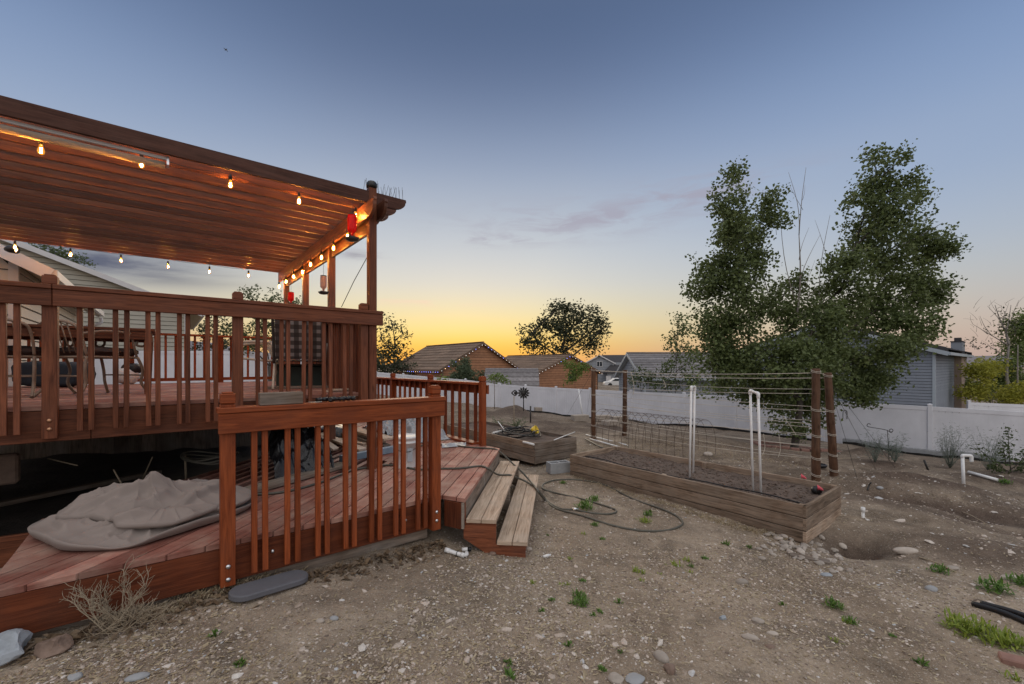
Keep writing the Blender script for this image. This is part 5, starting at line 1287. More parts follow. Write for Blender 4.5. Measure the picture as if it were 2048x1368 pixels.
# black edging sheet under them and black garden edging to the left
def edge_strip(pxs, off, label, h=.16):
    mb = MB(); pr = None
    for px in pxs:
        q = fence_pt(px) + V((-.68, -.73, 0)) * off; z = T(q.x, q.y)
        cur = (V((q.x, q.y, z - .05)), V((q.x, q.y, z + h)))
        if pr: mb.prism([pr[0], cur[0], cur[1], pr[1]], V((-.01, -.012, 0)))
        pr = cur
    tag(mb.build('garden_edging', M['black']), label, 'edging')
edge_strip(range(1690, 2060, 12), .80, 'black plastic edging in front of the concrete blocks at the right fence', .09)
edge_strip(range(1050, 1640, 14), .5, 'black plastic edging along the dirt at the foot of the far fence', .10)
p = G(1858, 940); mb = MB(); mb.tube([p - ZV * .05, U(1848, 920, p.y)], .02, 6); tag(mb.build('stake', M['metal']), 'black stake leaning on the concrete blocks at the fence', 'stake')
# standpipe and loose pipe
p = G(1928, 967); k_ = p.y / F; sp_ = thing('standpipe', 'white hooked standpipe rising from the dirt near the right fence', 'standpipe', p)
mb = MB(); mb.tube([p - ZV * .2, U(1925, 913, p.y)], .027, 10); mb.build('riser', M['pvc'], sp_)
c = U(1925, 913, p.y); mb = MB(); mb.tube(smooth_path([c - ZV * .02, c + ZV * .015, c + V((.04, 0, .02)), c + V((.13, 0, .015)), c + V((.165, 0, 0)), c + V((.17, 0, -.10))], 5), .03, 10); mb.build('hooked_outlet', M['pvc'], sp_)
mb = MB(); mb.tube([G(1936, 948, .04), G(1996, 966, .05)], .028, 10); tag(mb.build('white_pipe', M['pvc']), 'loose white pipe lying on the dirt by the hooked standpipe', 'pipe')
p = G(1726, 1036); k_ = p.y / F; sb = thing('pipe_stub', 'short capped white pipe stub upright in the dirt right of the big raised bed', 'pipe stub', p)
mb = MB(); mb.tube([p - ZV * .1, p + ZV * 14 * k_], .017, 10); mb.build('riser', M['pvc'], sb); mb = MB(); mb.tube([p + ZV * 12 * k_, p + ZV * 21 * k_], .024, 10); mb.build('cap_fitting', M['pvc'], sb)
# brick ring round the tree
tr_c = V((8.8, 13.4, 0)); rg = random.Random(3)
for k in range(30):
    a = 6.283 * k / 30; q = tr_c + V((math.cos(a) * 1.15, math.sin(a) * 1.05, 0)); ex = V((-math.sin(a), math.cos(a), 0)); ey = V((math.cos(a), math.sin(a), 0)); mb = MB()
    mb.box(V((q.x, q.y, T(q.x, q.y) + .04)), ex * .205, ey * .16, ZV * .07); tag(mb.build('edging_brick', M['brick'], bevel=.006), 'red edging brick in the ring around the foot of the poplar', 'brick', 'bricks ringing the tree')
# things on the gravel
mb = MB(); a, b = G(486, 1196), G(590, 1166); d = (b - a); hl = d.length / 2; d.normalize(); n = ZV.cross(d).normalized(); u_ = d.cross(n); c = (a + b) / 2 + u_ * .012; pts = []; rr = .105
for k in range(25):
    th = -math.pi / 2 + math.pi * k / 24; pts.append(c + d * (hl - .01 + rr * math.cos(th) * .9) + n * rr * math.sin(th))
for k in range(25):
    th = math.pi / 2 + math.pi * k / 24; pts.append(c + d * (-hl + .01 + rr * math.cos(th) * .9) + n * rr * math.sin(th))
mb.prism(pts, u_ * .042); tag(mb.build('kneeling_pad', M['pad'], bevel=.007), 'grey oblong foam pad lying on the gravel beside the low landing', 'pad')
def fitting(px0, px1, label):
    f = thing('pipe_fitting', label, 'pipe fitting', G(*px0)); a, b = G(*px0, .022), G(*px1, .022); d = (b - a).normalized(); n = V((-d.y, d.x, 0)); mb = MB()
    mb.tube(smooth_path([a - n * -.0 + n * .01, a + d * .02, b - d * .02, b + d * .012 + n * .03, b + n * .06], 5), .018, 10); mb.build('pipe', M['pvc'], f)
    mb = MB(); mb.tube([a - d * .012, a + d * .03], .023, 10); mb.tube([b - d * .03, b + d * .004], .0225, 10); mb.build('collar', M['pvc'], f)
    mb = MB(); mb.tube([a + (b - a) * .6, a + (b - a) * .63], .0235, 10); mb.build('black_band', M['black'], f)
fitting((893, 1107), (928, 1116), 'white plastic pipe bend lying on the gravel in front of the steps')
mb = MB(); a = G(924, 1104, .02); mb.tube([a, a + V((.055, .01, .0))], .019, 10); o = mb.build('pipe_coupler', M['pvc']); tag(o, 'short white coupler with a black end behind the white pipe bend', 'pipe fitting')
mb = MB(); mb.tube([a + V((.052, .01, 0)), a + V((.085, .012, 0))], .021, 10); tag(mb.build('hose_end', M['black']), 'black hose end stuck in the white coupler by the steps', 'hose end')
mb = MB(); a = G(1086, 1117, .015); mb.tube([a, a + V((.06, .02, .006))], .013, 10); mb.tube([a + V((.058, .019, .006)), a + V((.075, .025, .007))], .009, 8); tag(mb.build('white_fitting', M['pvc']), 'small white plastic fitting alone on the gravel right of the steps', 'pipe fitting')
for k, (a, b, lab) in enumerate((((1945, 1213), (2075, 1262), 'upper of the two black pipes lying at the right edge'), ((1962, 1212), (2090, 1252), 'lower of the two black pipes lying at the right edge'))):
    mb = MB(); mb.tube(smooth_path([G(*a, .02), G((a[0]+b[0])/2, (a[1]+b[1])/2 - 2, .022), G(*b, .02)]), .021, 10); tag(mb.build('black_pipe', M['black']), lab, 'pipe')
p = G(2046, 1335); mb = MB(); mb.box(p + ZV * .02, V((.16, -.12, .01)), V((.06, .075, 0)), ZV * .05); tag(mb.build('brick_piece', M['brick'], bevel=.008), 'piece of reddish brick at the lower right edge', 'brick')
for (a, b, lab, r) in (((1838, 1118), (1912, 1148), 'dry straw-coloured stick lying on the bare right slope', .008), ((1925, 1025), (1970, 1048), 'thin bent twig lying on the dirt far right', .006), ((1735, 982), (1742, 965), 'short black stake leaning behind the big raised bed', .012)):
    mb = MB(); A_, B_ = G(*a, .01), G(*b, .012)
    if 'stake' in lab: B_ = U(b[0], b[1], A_.y)
    mb.tube(smooth_path([A_, (A_ + B_) / 2 + V((.02, .03, .006)), B_]), r, 6); tag(mb.build('stick', M['twig'] if 'black' not in lab else M['metal']), lab, 'stick')
mb = MB(); c = G(1640, 935, .0); sack(mb, c + ZV * .03, .13, .1, .05, 4.0, 10); tag(mb.build('black_scrap', M['film']), 'scrap of black plastic at the foot of the trellis poles', 'plastic scrap')
mb = MB(); c = G(815, 1080, 0); n = 10
for i in range(n + 1):
    for j in range(n + 1):
        u, v = i / n * 2 - 1, j / n * 2 - 1; mb.v.append(c + A2 * (u * .13) + B2 * (v * .06) + ZV * (.012 + .035 * u * u + .02 * float(vnoise(u * 2, v * 3, 1.0))))
for i in range(n):
    for j in range(n): mb.face((i*(n+1)+j, (i+1)*(n+1)+j, (i+1)*(n+1)+j+1, i*(n+1)+j+1), None, .5, True)
tag(mb.build('cloth_scrap', M['cloth']), 'small curled scrap of cloth under the right post of the lower railing', 'cloth scrap')

# ------------------------------------------------------------------ houses
M['lapshade'] = mat_plain('lap_shadow_black', (.02, .02, .022), .95, 4, .2)  # black behind the siding gaps, standing in for the shadow under each lap
LAP = .040
def gable_house(label, O, e, d, W, Lh, z0, ze, zr, over, rake, msid, mroof, mtrim, row=.15, rows_roof=12, wallname='siding_wall', siderow=None, name='house', lift=0, thick=.14):
    """O: ground corner at the left end of the gable wall, e along the gable, d along the ridge away from it"""
    h = thing(name, label, 'house', V((O.x, O.y, z0))); sl = (zr - ze) / (W / 2); rg = random.Random(5)
    def Q(u, v, z): return V((O.x, O.y, 0)) + e * u + d * v + ZV * z
    n = -d
    mb = MB(); z = z0
    while z < zr:                                              # lapped boards of the gable end
        z1 = min(z + row, zr); zg = z1 - row * .085
        lo_, hi = [(0, W) if zz <= ze else ((zz - ze) / sl, W - (zz - ze) / sl) for zz in (z, z1)]
        if hi[1] - hi[0] > .05: mb.quad(Q(lo_[0], -LAP, z), Q(lo_[1], -LAP, z), Q(hi[1], -.012, zg), Q(hi[0], -.012, zg)); mb.quad(Q(lo_[0], 0, z), Q(lo_[1], 0, z), Q(lo_[1], -LAP, z), Q(lo_[0], -LAP, z))
        z = z1
    mb.build('gable_wall', msid, h)
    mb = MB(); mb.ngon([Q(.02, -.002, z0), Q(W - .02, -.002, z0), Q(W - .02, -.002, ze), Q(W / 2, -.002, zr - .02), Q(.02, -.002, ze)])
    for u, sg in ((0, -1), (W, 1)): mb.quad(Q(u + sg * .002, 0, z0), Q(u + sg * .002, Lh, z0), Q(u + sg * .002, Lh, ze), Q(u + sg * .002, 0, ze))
    mb.build('lap_shadow_sheet', M['lapshade'], h)  # dark backing added to draw the lap shadow lines
    for u, sg in ((0, -1), (W, 1)):
        mb = MB(); z = z0
        while z < ze:
            z1 = min(z + row, ze); zg = z1 - row * .085; mb.quad(Q(u + sg * LAP, 0, z), Q(u + sg * LAP, Lh, z), Q(u + sg * .012, Lh, zg), Q(u + sg * .012, 0, zg)); mb.quad(Q(u, 0, z), Q(u, Lh, z), Q(u + sg * LAP, Lh, z), Q(u + sg * LAP, 0, z)); z = z1
        mb.build('side_wall', siderow or msid, h)
    mb = MB(); mb.ngon([Q(0, Lh, z0), Q(W, Lh, z0), Q(W, Lh, ze), Q(W / 2, Lh, zr), Q(0, Lh, ze)]); mb.build('back_wall', msid, h)
    for u in (0, W):
        mb = MB(); mb.box(Q(u, -.01, (z0 + ze) / 2), e * .12, d * .11, ZV * (ze - z0)); mb.build('corner_board', mtrim, h)
    # roof: each slope in rows of tiles
    run = W / 2 + over; up_ = thick
    for sg in (-1, 1):
        mb = MB()
        for k in range(rows_roof):
            f0, f1 = k / rows_roof, (k + 1) / rows_roof; u0, u1 = run * (1 - f0), run * (1 - f1); zz0, zz1 = zr - u0 * sl, zr - u1 * sl
            nseg = max(1, int(Lh / 1.2))
            for q in range(nseg):
                v0, v1 = -rake + (Lh + 2 * rake) * q / nseg, -rake + (Lh + 2 * rake) * (q + 1) / nseg; j = rg.uniform(-.006, .006)
                pA, pB = Q(W / 2 + sg * u0, v0, zz0 + up_ + .045 + lift + j), Q(W / 2 + sg * u0, v1, zz0 + up_ + .045 + lift + j); pC, pD = Q(W / 2 + sg * (u1 - .02), v1, zz1 + up_ + .006 + lift + j), Q(W / 2 + sg * (u1 - .02), v0, zz1 + up_ + .006 + lift + j)
                t_ = rg.random()
                if sg < 0: pA, pB, pC, pD = pB, pA, pD, pC
                mb.quad(pA, pB, pC, pD, t_); mb.quad(pA - ZV * .05, pB - ZV * .05, pB, pA, t_ * .4)
                if lift and q in (0, nseg - 1):
                    e0, e1 = (pA, pD) if (q == 0) == (sg > 0) else (pB, pC)
                    mb.quad(e0 - ZV * (lift + .05), e1 - ZV * (lift + .05), e1, e0, t_)
        mb.build('roof_slope', mroof, h)
        mb = MB(); A_ = [Q(W / 2 + sg * run, -rake, zr - run * sl), Q(W / 2, -rake, zr), Q(W / 2, Lh + rake, zr), Q(W / 2 + sg * run, Lh + rake, zr - run * sl)]
        mb.prism(A_, ZV * (up_ - .01)); mb.build('soffit', M['soffit'] if mtrim is M['trim'] else mtrim, h)
        for v in (-rake - .012, Lh + rake + .012):
            mb = MB(); mb.beam(Q(W / 2 + sg * (run + .01), v, zr - run * sl + up_ / 2), Q(W / 2, v, zr + up_ / 2), .024, up_ + .06); mb.build('rake_board', mtrim, h)
        mb = MB(); mb.beam(Q(W / 2 + sg * (run + .05), -rake, zr - run * sl + up_ / 2 + .01), Q(W / 2 + sg * (run + .05), Lh + rake, zr - run * sl + up_ / 2 + .01), .08, up_); mb.build('gutter', mtrim, h)
    mb = MB(); mb.beam(Q(W / 2, -rake, zr + up_ + .05), Q(W / 2, Lh + rake, zr + up_ + .05), .22, .07); mb.build('ridge_cap', mroof, h)
    return h, Q
M['lens'] = mat_emit('warm_lamp_lens', (1, .55, .2), 10)
# own house beyond the deck
HO = UP(-3.92, 6.4, 0) - A2 * 10
H0, Q0 = gable_house('cream clapboard house with an eave and downspout behind the raised deck', HO, A2, B2, 10, 6.9, .1, 3.42, 3.42 + 5 * .55, .5, .42, M['sidcream'], M['tilebrown'], M['trim'], .20)
mb = MB(); c = Q0(10.52, 6.95 + .2, 3.1); mb.tube(smooth_path([c, c - ZV * .16, c - ZV * .26 - A2 * .2, c - ZV * .36 - A2 * .46, c - ZV * .55 - A2 * .5, c - ZV * 2.9 - A2 * .5], 5), .045, 8); mb.build('downspout', M['trim'], H0)
for k in (0,):
    c = U(10 + k * 60, 498, 7.05); m2 = MB(); m2.lathe([(.03, 0), (.06, .05), (.075, .14), (.07, .15), (.02, .05)], c, 12, (.80, .30, .05)); sl2 = m2.build('security_lamp', M['black'], H0); m2 = MB(); m2.lathe([(.005, .06), (.04, .08), (.045, .12), (.02, .145)], c, 12, (.80, .30, .05)); m2.build('lamp_lens', M['lens'], sl2)
HN = V((-15.16, 20.0, 0)) - A2 * 13
H1, Q1_ = gable_house('beige-green clapboard house with a long sloping gable beyond the deck', HN, A2, B2, 13, 9, .2, 4.15, 4.15 + 6.5 * .40, .6, .35, M['sidgreen'], M['tilebrown'], M['trim'], .19)
# brown houses
def eave_lights(h, Q, W, ze, zr, over, rake, Lh, left, n1, n2):
    sl = (zr - ze) / (W / 2); run = W / 2 + over
    def dot(p, m):
        m2 = MB(); m2.lathe([(.008, -.026), (.02, -.016), (.024, 0), (.02, .016), (.008, .026)], p, 8); m2.build('roof_light', m, h)
    ms = [M['ledwhite'], M['ledblue'], M['ledwarm']]
    for sg in (-1, 1):
        for k in range(n1): u = run * (k + .5) / n1; dot(Q(W / 2 + sg * u, -rake - .09, zr - u * sl - .05), ms[random.choice((0, 0, 0, 2, 1))])
    for k in range(n2): dot(Q(W / 2 - run - .05, -rake + (Lh + 2 * rake) * (k + .5) / n2, ze - over * sl - .06), ms[random.choice((0, 1, 1, 2))])
M['ledwhite'] = mat_emit('white_roof_light', (1, .95, .9), 1.6); M['ledblue'] = mat_emit('blue_roof_light', (.25, .3, 1), 4); M['ledwarm'] = mat_emit('warm_roof_light', (1, .6, .3), 4)
H2, Q2_ = gable_house('large orange-brown clapboard house with lights along its gable, left of the others', V((-6.46, 40, 0)), A2, B2, 8.7, 10.9, -1.5, 1.35, 3.75, .55, .4, M['sidbrown'], M['tilebrown'], M['tilebrown'], .26, 9)
eave_lights(H2, Q2_, 8.7, 1.35, 3.75, .55, .4, 10.9, True, 13, 26)
H3, Q3_ = gable_house('orange-brown clapboard house with a smaller gable and lights, behind the sapling', V((2.4, 45, 0)), A2, B2, 10, 10.4, -1.6, .75, 2.7, .5, .4, M['sidbrown'], M['tilebrown'], M['tilebrown'], .26, 9)
eave_lights(H3, Q3_, 10, .75, 2.7, .5, .4, 10.4, False, 12, 4)
mb = MB(); mb.box(Q3_(5.6, -.04, .3), A2 * 1.2, B2 * .06, ZV * .75); wn = mb.build('window', M['glassdark'], H3)
# gambrel shed
GD, GE = B2, A2
sd = thing('garden_shed', 'low shed with a grey two-pitched tile roof just beyond the fence', 'shed', U(1025, 780, 36)); so_ = U(1074, 770, 35.0); so_.z = 0
def SQ(u, v, z): return so_ + V((1, 0, 0)) * u + V((0, 1, 0)) * v + ZV * z
mb = MB(); zE, zK, zT = -.1, .95, 1.4
prof = [(0, zE), (.75, zK), (1.75, 1.30), (2.75, zK), (3.5, zE)]
mb.prism([SQ(0, p, z) for p, z in prof] + [SQ(0, 3.4, -1.8), SQ(0, .1, -1.8)], V((-4.1, 0, 0))); mb.build('shed_body', M['sidgrey'], sd)
for (a, b, r) in (((-.12, -.1), (.75, zK), 3), ((.75, zK), (1.75, 1.34), 4), ((2.75, zK), (1.75, 1.34), 4), ((3.6, -.1), (2.75, zK), 3)):
    mb = MB()
    for k in range(r):
        f0, f1 = k / r, (k + 1) / r; p0, z_0 = a[0] + (b[0] - a[0]) * f0, a[1] + (b[1] - a[1]) * f0; p1, z_1 = a[0] + (b[0] - a[0]) * f1, a[1] + (b[1] - a[1]) * f1
        for q in range(1):
            x0, x1 = -4.3, .2; t_ = .3 + .7 * (k % 2)
            mb.quad(SQ(x0, p0, z_0 + .09), SQ(x1 - .012, p0, z_0 + .09), SQ(x1 - .012, p1, z_1 + .03), SQ(x0, p1, z_1 + .03), t_); mb.quad(SQ(x0, p0, z_0 + .01), SQ(x1 - .012, p0, z_0 + .01), SQ(x1 - .012, p0, z_0 + .09), SQ(x0, p0, z_0 + .09), t_ * .5)
    mb.build('roof_slope', M['tilegrey'], sd)
# far grey two-storey house
E1, D1 = V((.985, -.17, 0)), V((.17, .985, 0))
O4 = U(1172, 770, 84); O4.z = 0
H4, Q4 = gable_house('far grey two-storey house with white-trimmed gable windows', O4, E1, D1, 5.2, 9, -3, 2.1, 3.5, .4, .4, M['sidgrey'], M['tiledark'], M['trim'], .3, 8)
mb = MB(); mb.box(Q4(7.2, 3.5, -.6), E1 * 4.0, D1 * 7, ZV * 5.6); mb.build('rear_block', M['sidgrey'], H4)
def hip(Q, u0, u1, v0, v1, ze, zr, mat, h, nm='hip_roof'):
    mb = MB(); m = (v0 + v1) / 2; k = (v1 - v0) / 2; a, b, c, d_ = Q(u0, v0, ze), Q(u1, v0, ze), Q(u1, v1, ze), Q(u0, v1, ze); r0, r1 = Q(u0 + k * .6, m, zr), Q(u1 - k * .6, m, zr)
    mb.quad(a, b, r1, r0); mb.quad(c, d_, r0, r1); b0 = len(mb.v); mb.v += [V(b), V(c), V(r1), V(d_), V(a), V(r0)]; mb.face((b0, b0+1, b0+2)); mb.face((b0+3, b0+4, b0+5)); mb.quad(d_, c, b, a); mb.build(nm, mat, h)
hip(Q4, 1.0, 10.0, .6, 8.2, 2.15, 3.75, M['tiledark'], H4); hip(Q4, 3.2, 10.6, -2.4, 2.4, .25, 1.7, M['tiledark'], H4, 'porch_roof')
mb = MB(); mb.box(Q4(7.0, -.6, -1.4), E1 * 6.0, D1 * 2.4, ZV * 3.3); mb.build('porch_wall', M['sidgrey'], H4)
for (u, v, z, w, hh) in ((2.6, -.05, 1.9, 1.1, 1.1), (6.6, -1.85, -.9, 1.7, 1.5), (8.6, -1.85, -.9, 1.7, 1.5)):
    mb = MB(); mb.box(Q4(u, v, z), E1 * w, D1 * .1, ZV * hh); f_ = mb.build('window', M['trim'], H4)
    for sgn in (-1, 1): mb = MB(); mb.box(Q4(u + sgn * w * .235, v - .06, z), E1 * w * .37, D1 * .06, ZV * hh * .8); mb.build('pane', M['glassdark'], f_)
mb = MB(); mb.box(Q4(4.2, -1.85, -1.4), E1 * .9, D1 * .08, ZV * 2.1); mb.build('front_door', M['trim'], H4)
cr = thing('parked_car', 'white car parked far away in front of the grey two-storey house', 'car', U(1237, 774, 70)); c = ORG[cr.name]
prof = [(-2.2, .25), (-2.2, .75), (-1.9, .85), (-1.2, .95), (-.6, 1.4), (.7, 1.42), (1.3, .98), (2.0, .9), (2.2, .7), (2.2, .25)]
mb = MB(); mb.prism([c + V((x, 0, z)) for x, z in prof], V((0, 1.7, 0))); mb.build('car_body', M['white'], cr, .05)
for x in (-1.35, 1.35): mb = MB(); mb.lathe([(.2, -.02), (.33, 0), (.33, .2), (.2, .22)], c + V((x, -.05, .33)), 14, (0, 1, 0)); mb.build('wheel', M['black'], cr)
mb = MB(); mb.prism([c + V((x, -.012, z)) for x, z in ((-1.05, .98), (-.55, 1.32), (.62, 1.33), (1.05, 1.0))], V((0, .01, 0))); mb.build('side_window', M['glassdark'], cr)
# striped-roof house behind the poplar
O5 = U(1290, 760, 30); O5.z = 0
H5, Q5 = gable_house('house with a pale grey ribbed tile roof half hidden behind the poplar', O5 + V((0, 7, 0)), V((0, -1, 0)), V((1, 0, 0)), 7.0, 9.5, -1.8, .80, 2.42, .5, .35, M['sidgrey'], M['tilegrey'], M['trimblue'], .2, 10)
# blue-grey house at the right
CO = V((21.6, 22.0, 0)); 
H6, Q6 = gable_house('blue-grey clapboard house with a chimney right of the poplar', CO + B2 * 9.6, -B2, A2, 9.6, 10.5, -2.0, 2.30, 2.30 + 4.8 * .34, .55, .35, M['sidblue'], M['tiledark'], M['trimblue'], .155, 9, lift=.16)
k = Q6(9.6 + .45, 9.2, 0)
mb = MB(); mb.box(Q6(9.6 + .17, 8.7, .2), B2 * .34, A2 * 2.2, ZV * 4.4); mb.build('chimney_wall', M['chim'], H6)
mb = MB(); mb.box(Q6(9.6 + .10, 8.6, 2.6), B2 * .5, A2 * 1.5, ZV * .95); cq = mb.build('chimney', M['sidgrey'], H6); mb = MB(); mb.box(Q6(9.7, 8.6, 3.1), B2 * .56, A2 * 1.6, ZV * .06); mb.box(Q6(9.7, 8.6, 3.24), B2 * .3, A2 * .5, ZV * .24); mb.build('chimney_cap', M['tiledark'], cq)
mb = MB(); mb.box(Q6(9.6 + .2, 9.86, .2), B2 * .4, A2 * .12, ZV * 4.4); mb.build('chimney_trim', M['trim'], H6)
# distant hills
mb = MB(); N = 60
for k in range(N + 1):
    a = R(-75 + 150 * k / N); r = 2600; z = 12 + 60 * max(0, float(fbm(np.array(k * .11), np.array(2.0), 4))) + 55 * math.exp(-((math.degrees(a) - 47) / 9)**2) + 190 * math.exp(-((math.degrees(a) + 37) / 8)**2)
    mb.v += [V((math.sin(a) * r, math.cos(a) * r, -5)), V((math.sin(a) * (r + 500), math.cos(a) * (r + 500), z * .72)), V((math.sin(a) * (r + 1200), math.cos(a) * (r + 1200), -5))]
for k in range(N):
    for j in (0, 1): a = k * 3 + j; mb.face((a, a + 1, a + 4, a + 3), None, .5, True)
tag(mb.build('hills', M['hill'], loc=(0, 2600, 0)), kind='structure')
# airplane
ap = thing('airplane', 'tiny dark airplane high in the upper left of the sky', 'airplane', U(452, 99, 1500)); c = ORG[ap.name]
fw = V((.55, .2, .62)).normalized(); sd_ = V((.88, .05, -.47)); sd_ = (sd_ - fw * sd_.dot(fw)).normalized()
mb = MB(); mb.tube([c - fw * 5, c - fw * 4, c + fw * 3.5, c + fw * 5], [.3, 1.1, 1.1, .2], 8); mb.build('fuselage', M['metal'], ap)
for e in (1, -1):
    mb = MB(); mb.prism([c + fw * 1.5, c + sd_ * e * 10 - fw * 1.0, c + sd_ * e * 10 - fw * 2.2, c - fw * 1.5], fw.cross(sd_) * .6); mb.build('wing', M['metal'], ap)
mb = MB(); mb.prism([c - fw * 4 - sd_ * 2.5, c - fw * 4 + sd_ * 2.5, c - fw * 5 + sd_ * 2.5, c - fw * 5 - sd_ * 2.5], fw.cross(sd_) * .3); mb.build('tailplane', M['metal'], ap)
# ------------------------------------------------------------------ plants
def leaf_mesh(name, pts, size, mat, parent, seed, up=.25, asp=.55, clump_t=None, droop=0):
    rg = np.random.default_rng(seed); n = len(pts); d = rg.normal(size=(n, 3)); d[:, 2] = d[:, 2] * .7 - droop; d /= np.linalg.norm(d, axis=1)[:, None]
    r = rg.normal(size=(n, 3)); r[:, 2] *= .6; s = np.cross(d, r); s /= np.linalg.norm(s, axis=1)[:, None] + 1e-9; u = np.cross(s, d)
    L_ = (size * (.65 + .7 * rg.random(n)))[:, None] if np.isscalar(size) else (size * (.65 + .7 * rg.random(n)))[:, None]
    b = pts - d * L_ * .5; t = pts + d * L_ * .5; l = pts - s * L_ * asp * .5 + u * L_ * .12 - d * L_ * .08; q = pts + s * L_ * asp * .5 + u * L_ * .12 - d * L_ * .08
    vt = np.stack([b, q, t, l], 1).reshape(-1, 3)
    tn = np.clip(rg.random(n) * .6 + (clump_t if clump_t is not None else .2), 0, 1)
    return mesh_np(name, vt, np.arange(n * 4).reshape(n, 4), tn, mat, parent)
def crown_pts(blobs, per, seed, clump=.16, nleaf=11, shell=.5, gap=.25):
    """leaf positions in clumps through ellipsoids (centre, radii)"""
    rg = np.random.default_rng(seed); P_ = []; C_ = []; K = []
    for c, r in blobs:
        vol = (r[0] * r[1] * r[2]) ** .72; n = max(3, int(per * vol)); d = rg.normal(size=(n * 2, 3)); d /= np.linalg.norm(d, axis=1)[:, None]
        w = d * (rg.random(n * 2) ** (shell))[:, None]; q = np.array(c) + w * np.array(r)
        k = (fbm(q[:, 0] * 1.7 + seed, q[:, 2] * 1.7, 2, q[:, 1] * 1.7) > -gap * 1.2); q = q[k][:n]; K.append(q)
        m = rg.poisson(nleaf, len(q)) + 2; idx = np.repeat(np.arange(len(q)), m); P_.append(q[idx] + rg.normal(size=(len(idx), 3)).clip(-1.7, 1.7) * clump * np.array([1, 1, .8])); C_.append(np.repeat(rg.random(len(q)) * .5, m))
    return np.concatenate(P_), np.concatenate(C_), np.concatenate(K)
def limb(mb, a, b, r0, r1, bend=.12, n=6, seed=0, seg=7):
    rg = random.Random(seed); a, b = V(a), V(b); l = (b - a).length; o = V((rg.uniform(-1, 1), rg.uniform(-1, 1), rg.uniform(-.2, .6))) * l * bend
    pts = [a + (b - a) * (k / n) + o * math.sin(math.pi * k / n) * (1 - .4 * k / n) for k in range(n + 1)]; mb.tube(pts, [r0 + (r1 - r0) * k / n for k in range(n + 1)], seg, True, .5); return pts
def tree(name, label, base, blobs, leafmat, bark, per, leaf, seed, r0=.12, group=None, clump=.16, nleaf=11, trunk_top=None, twigs=60, cat='tree', shell=.5, gap=.25, asp=.55, fork=None, droop=0):
    t = thing(name, label, cat, base, group); P_, C_, K = crown_pts(blobs, per, seed, clump, nleaf, shell, gap)
    leaf_mesh('crown', P_, leaf, leafmat, t, seed + 1, clump_t=C_, asp=asp, droop=droop)
    mb = MB(); fk = V(fork) if fork is not None else V(base) + ZV * (blobs[0][0][2] - base[2]) * .25
    mb.tube([V(base) - ZV * .2, V(base) + ZV * .05, (V(base) + fk) / 2 + V((r0 * .4, 0, 0)), fk], [r0 * 1.4, r0 * 1.15, r0, r0 * .85], 9, True, .5)
    rg = np.random.default_rng(seed); rr = random.Random(seed); nodes = [fk]
    for c, r in blobs:
        src = min(nodes, key=lambda q: (q - V(c)).length + 2.5 * max(0, q.z - c[2] + .6 * math.hypot(q.x - c[0], q.y - c[1]))); dd = (V(c) - src).length
        ra = max(.01, r0 * .42 * min(1, (r[0] + r[2]) * .55)); nodes += limb(mb, src, V(c) + ZV * r[2] * .3, ra, ra * .35, .07, 6, rr.random())[2:]
    for k in rg.choice(len(K), min(twigs, len(K)), replace=False):
        q = V(K[k]); src = min(nodes, key=lambda w: (w - q).length); limb(mb, src, q, max(.006, r0 * .09), .004, .08, 3, rr.random(), 5)
    mb.build('trunk', bark, t); return t, nodes
def PB(px, py, rx, ry, Y, dy=0, ky=.8): k = Y / F; return ((U(px, py, Y + dy)[:]), (rx * k, rx * k * ky, ry * k))
# the poplar
TY = 13.4; rr = random.Random(2)
BL_ = [(1592, 800, 60, 55), (1470, 350, 22, 32), (1462, 400, 33, 42), (1458, 455, 42, 45), (1475, 470, 45, 40), (1440, 520, 50, 55), (1425, 580, 50, 55), (1478, 560, 45, 60), (1440, 640, 55, 55), (1425, 700, 40, 45), (1500, 650, 55, 60),
 (1545, 400, 24, 32), (1540, 450, 38, 40), (1520, 500, 38, 45), (1560, 620, 38, 60), (1600, 650, 32, 55), (1590, 570, 26, 36), (1480, 730, 65, 45), (1430, 760, 50, 35), (1545, 730, 70, 55), (1610, 720, 60, 45),
 (1650, 640, 40, 50), (1680, 600, 50, 55), (1700, 540, 50, 55), (1650, 700, 50, 45), (1720, 480, 48, 50), (1735, 420, 42, 48), (1755, 360, 36, 45), (1750, 315, 22, 26), (1812, 318, 20, 32), (1812, 370, 30, 40), (1790, 430, 45, 50),
 (1845, 420, 22, 38), (1830, 480, 40, 48), (1775, 520, 55, 50), (1885, 455, 22, 30), (1870, 510, 42, 42), (1895, 500, 22, 26), (1840, 570, 55, 45), (1880, 590, 28, 30), (1780, 600, 60, 50), (1740, 650, 55, 45), (1820, 640, 50, 42), (1840, 680, 30, 26),
 (1720, 720, 70, 40), (1780, 700, 50, 34), (1700, 770, 65, 35), (1755, 755, 42, 30), (1650, 770, 55, 45), (1720, 800, 32, 18), (1560, 780, 60, 45), (1500, 780, 50, 30), (1590, 850, 38, 26), (1640, 850, 22, 28)]
blobs = [PB(x, y, a * 1.0, b * 1.0, TY, rr.uniform(-1.1, 1.1) * min(1, a / 50), .9) for x, y, a, b in BL_]
tb_ = V((8.8, 13.4, T(8.8, 13.4)))
_, tn_ = tree('poplar_tree', 'tall dark green poplar with a split crown and dead twigs, inside the white fence', tb_, blobs, M['leafbig'], M['bark'], 205, .098, 41, .10, None, .15, 14, twigs=260, gap=.15, asp=.75, fork=U(1600, 800, TY))
dead = []
mb = MB(); tw_ = U(1592, 640, TY)
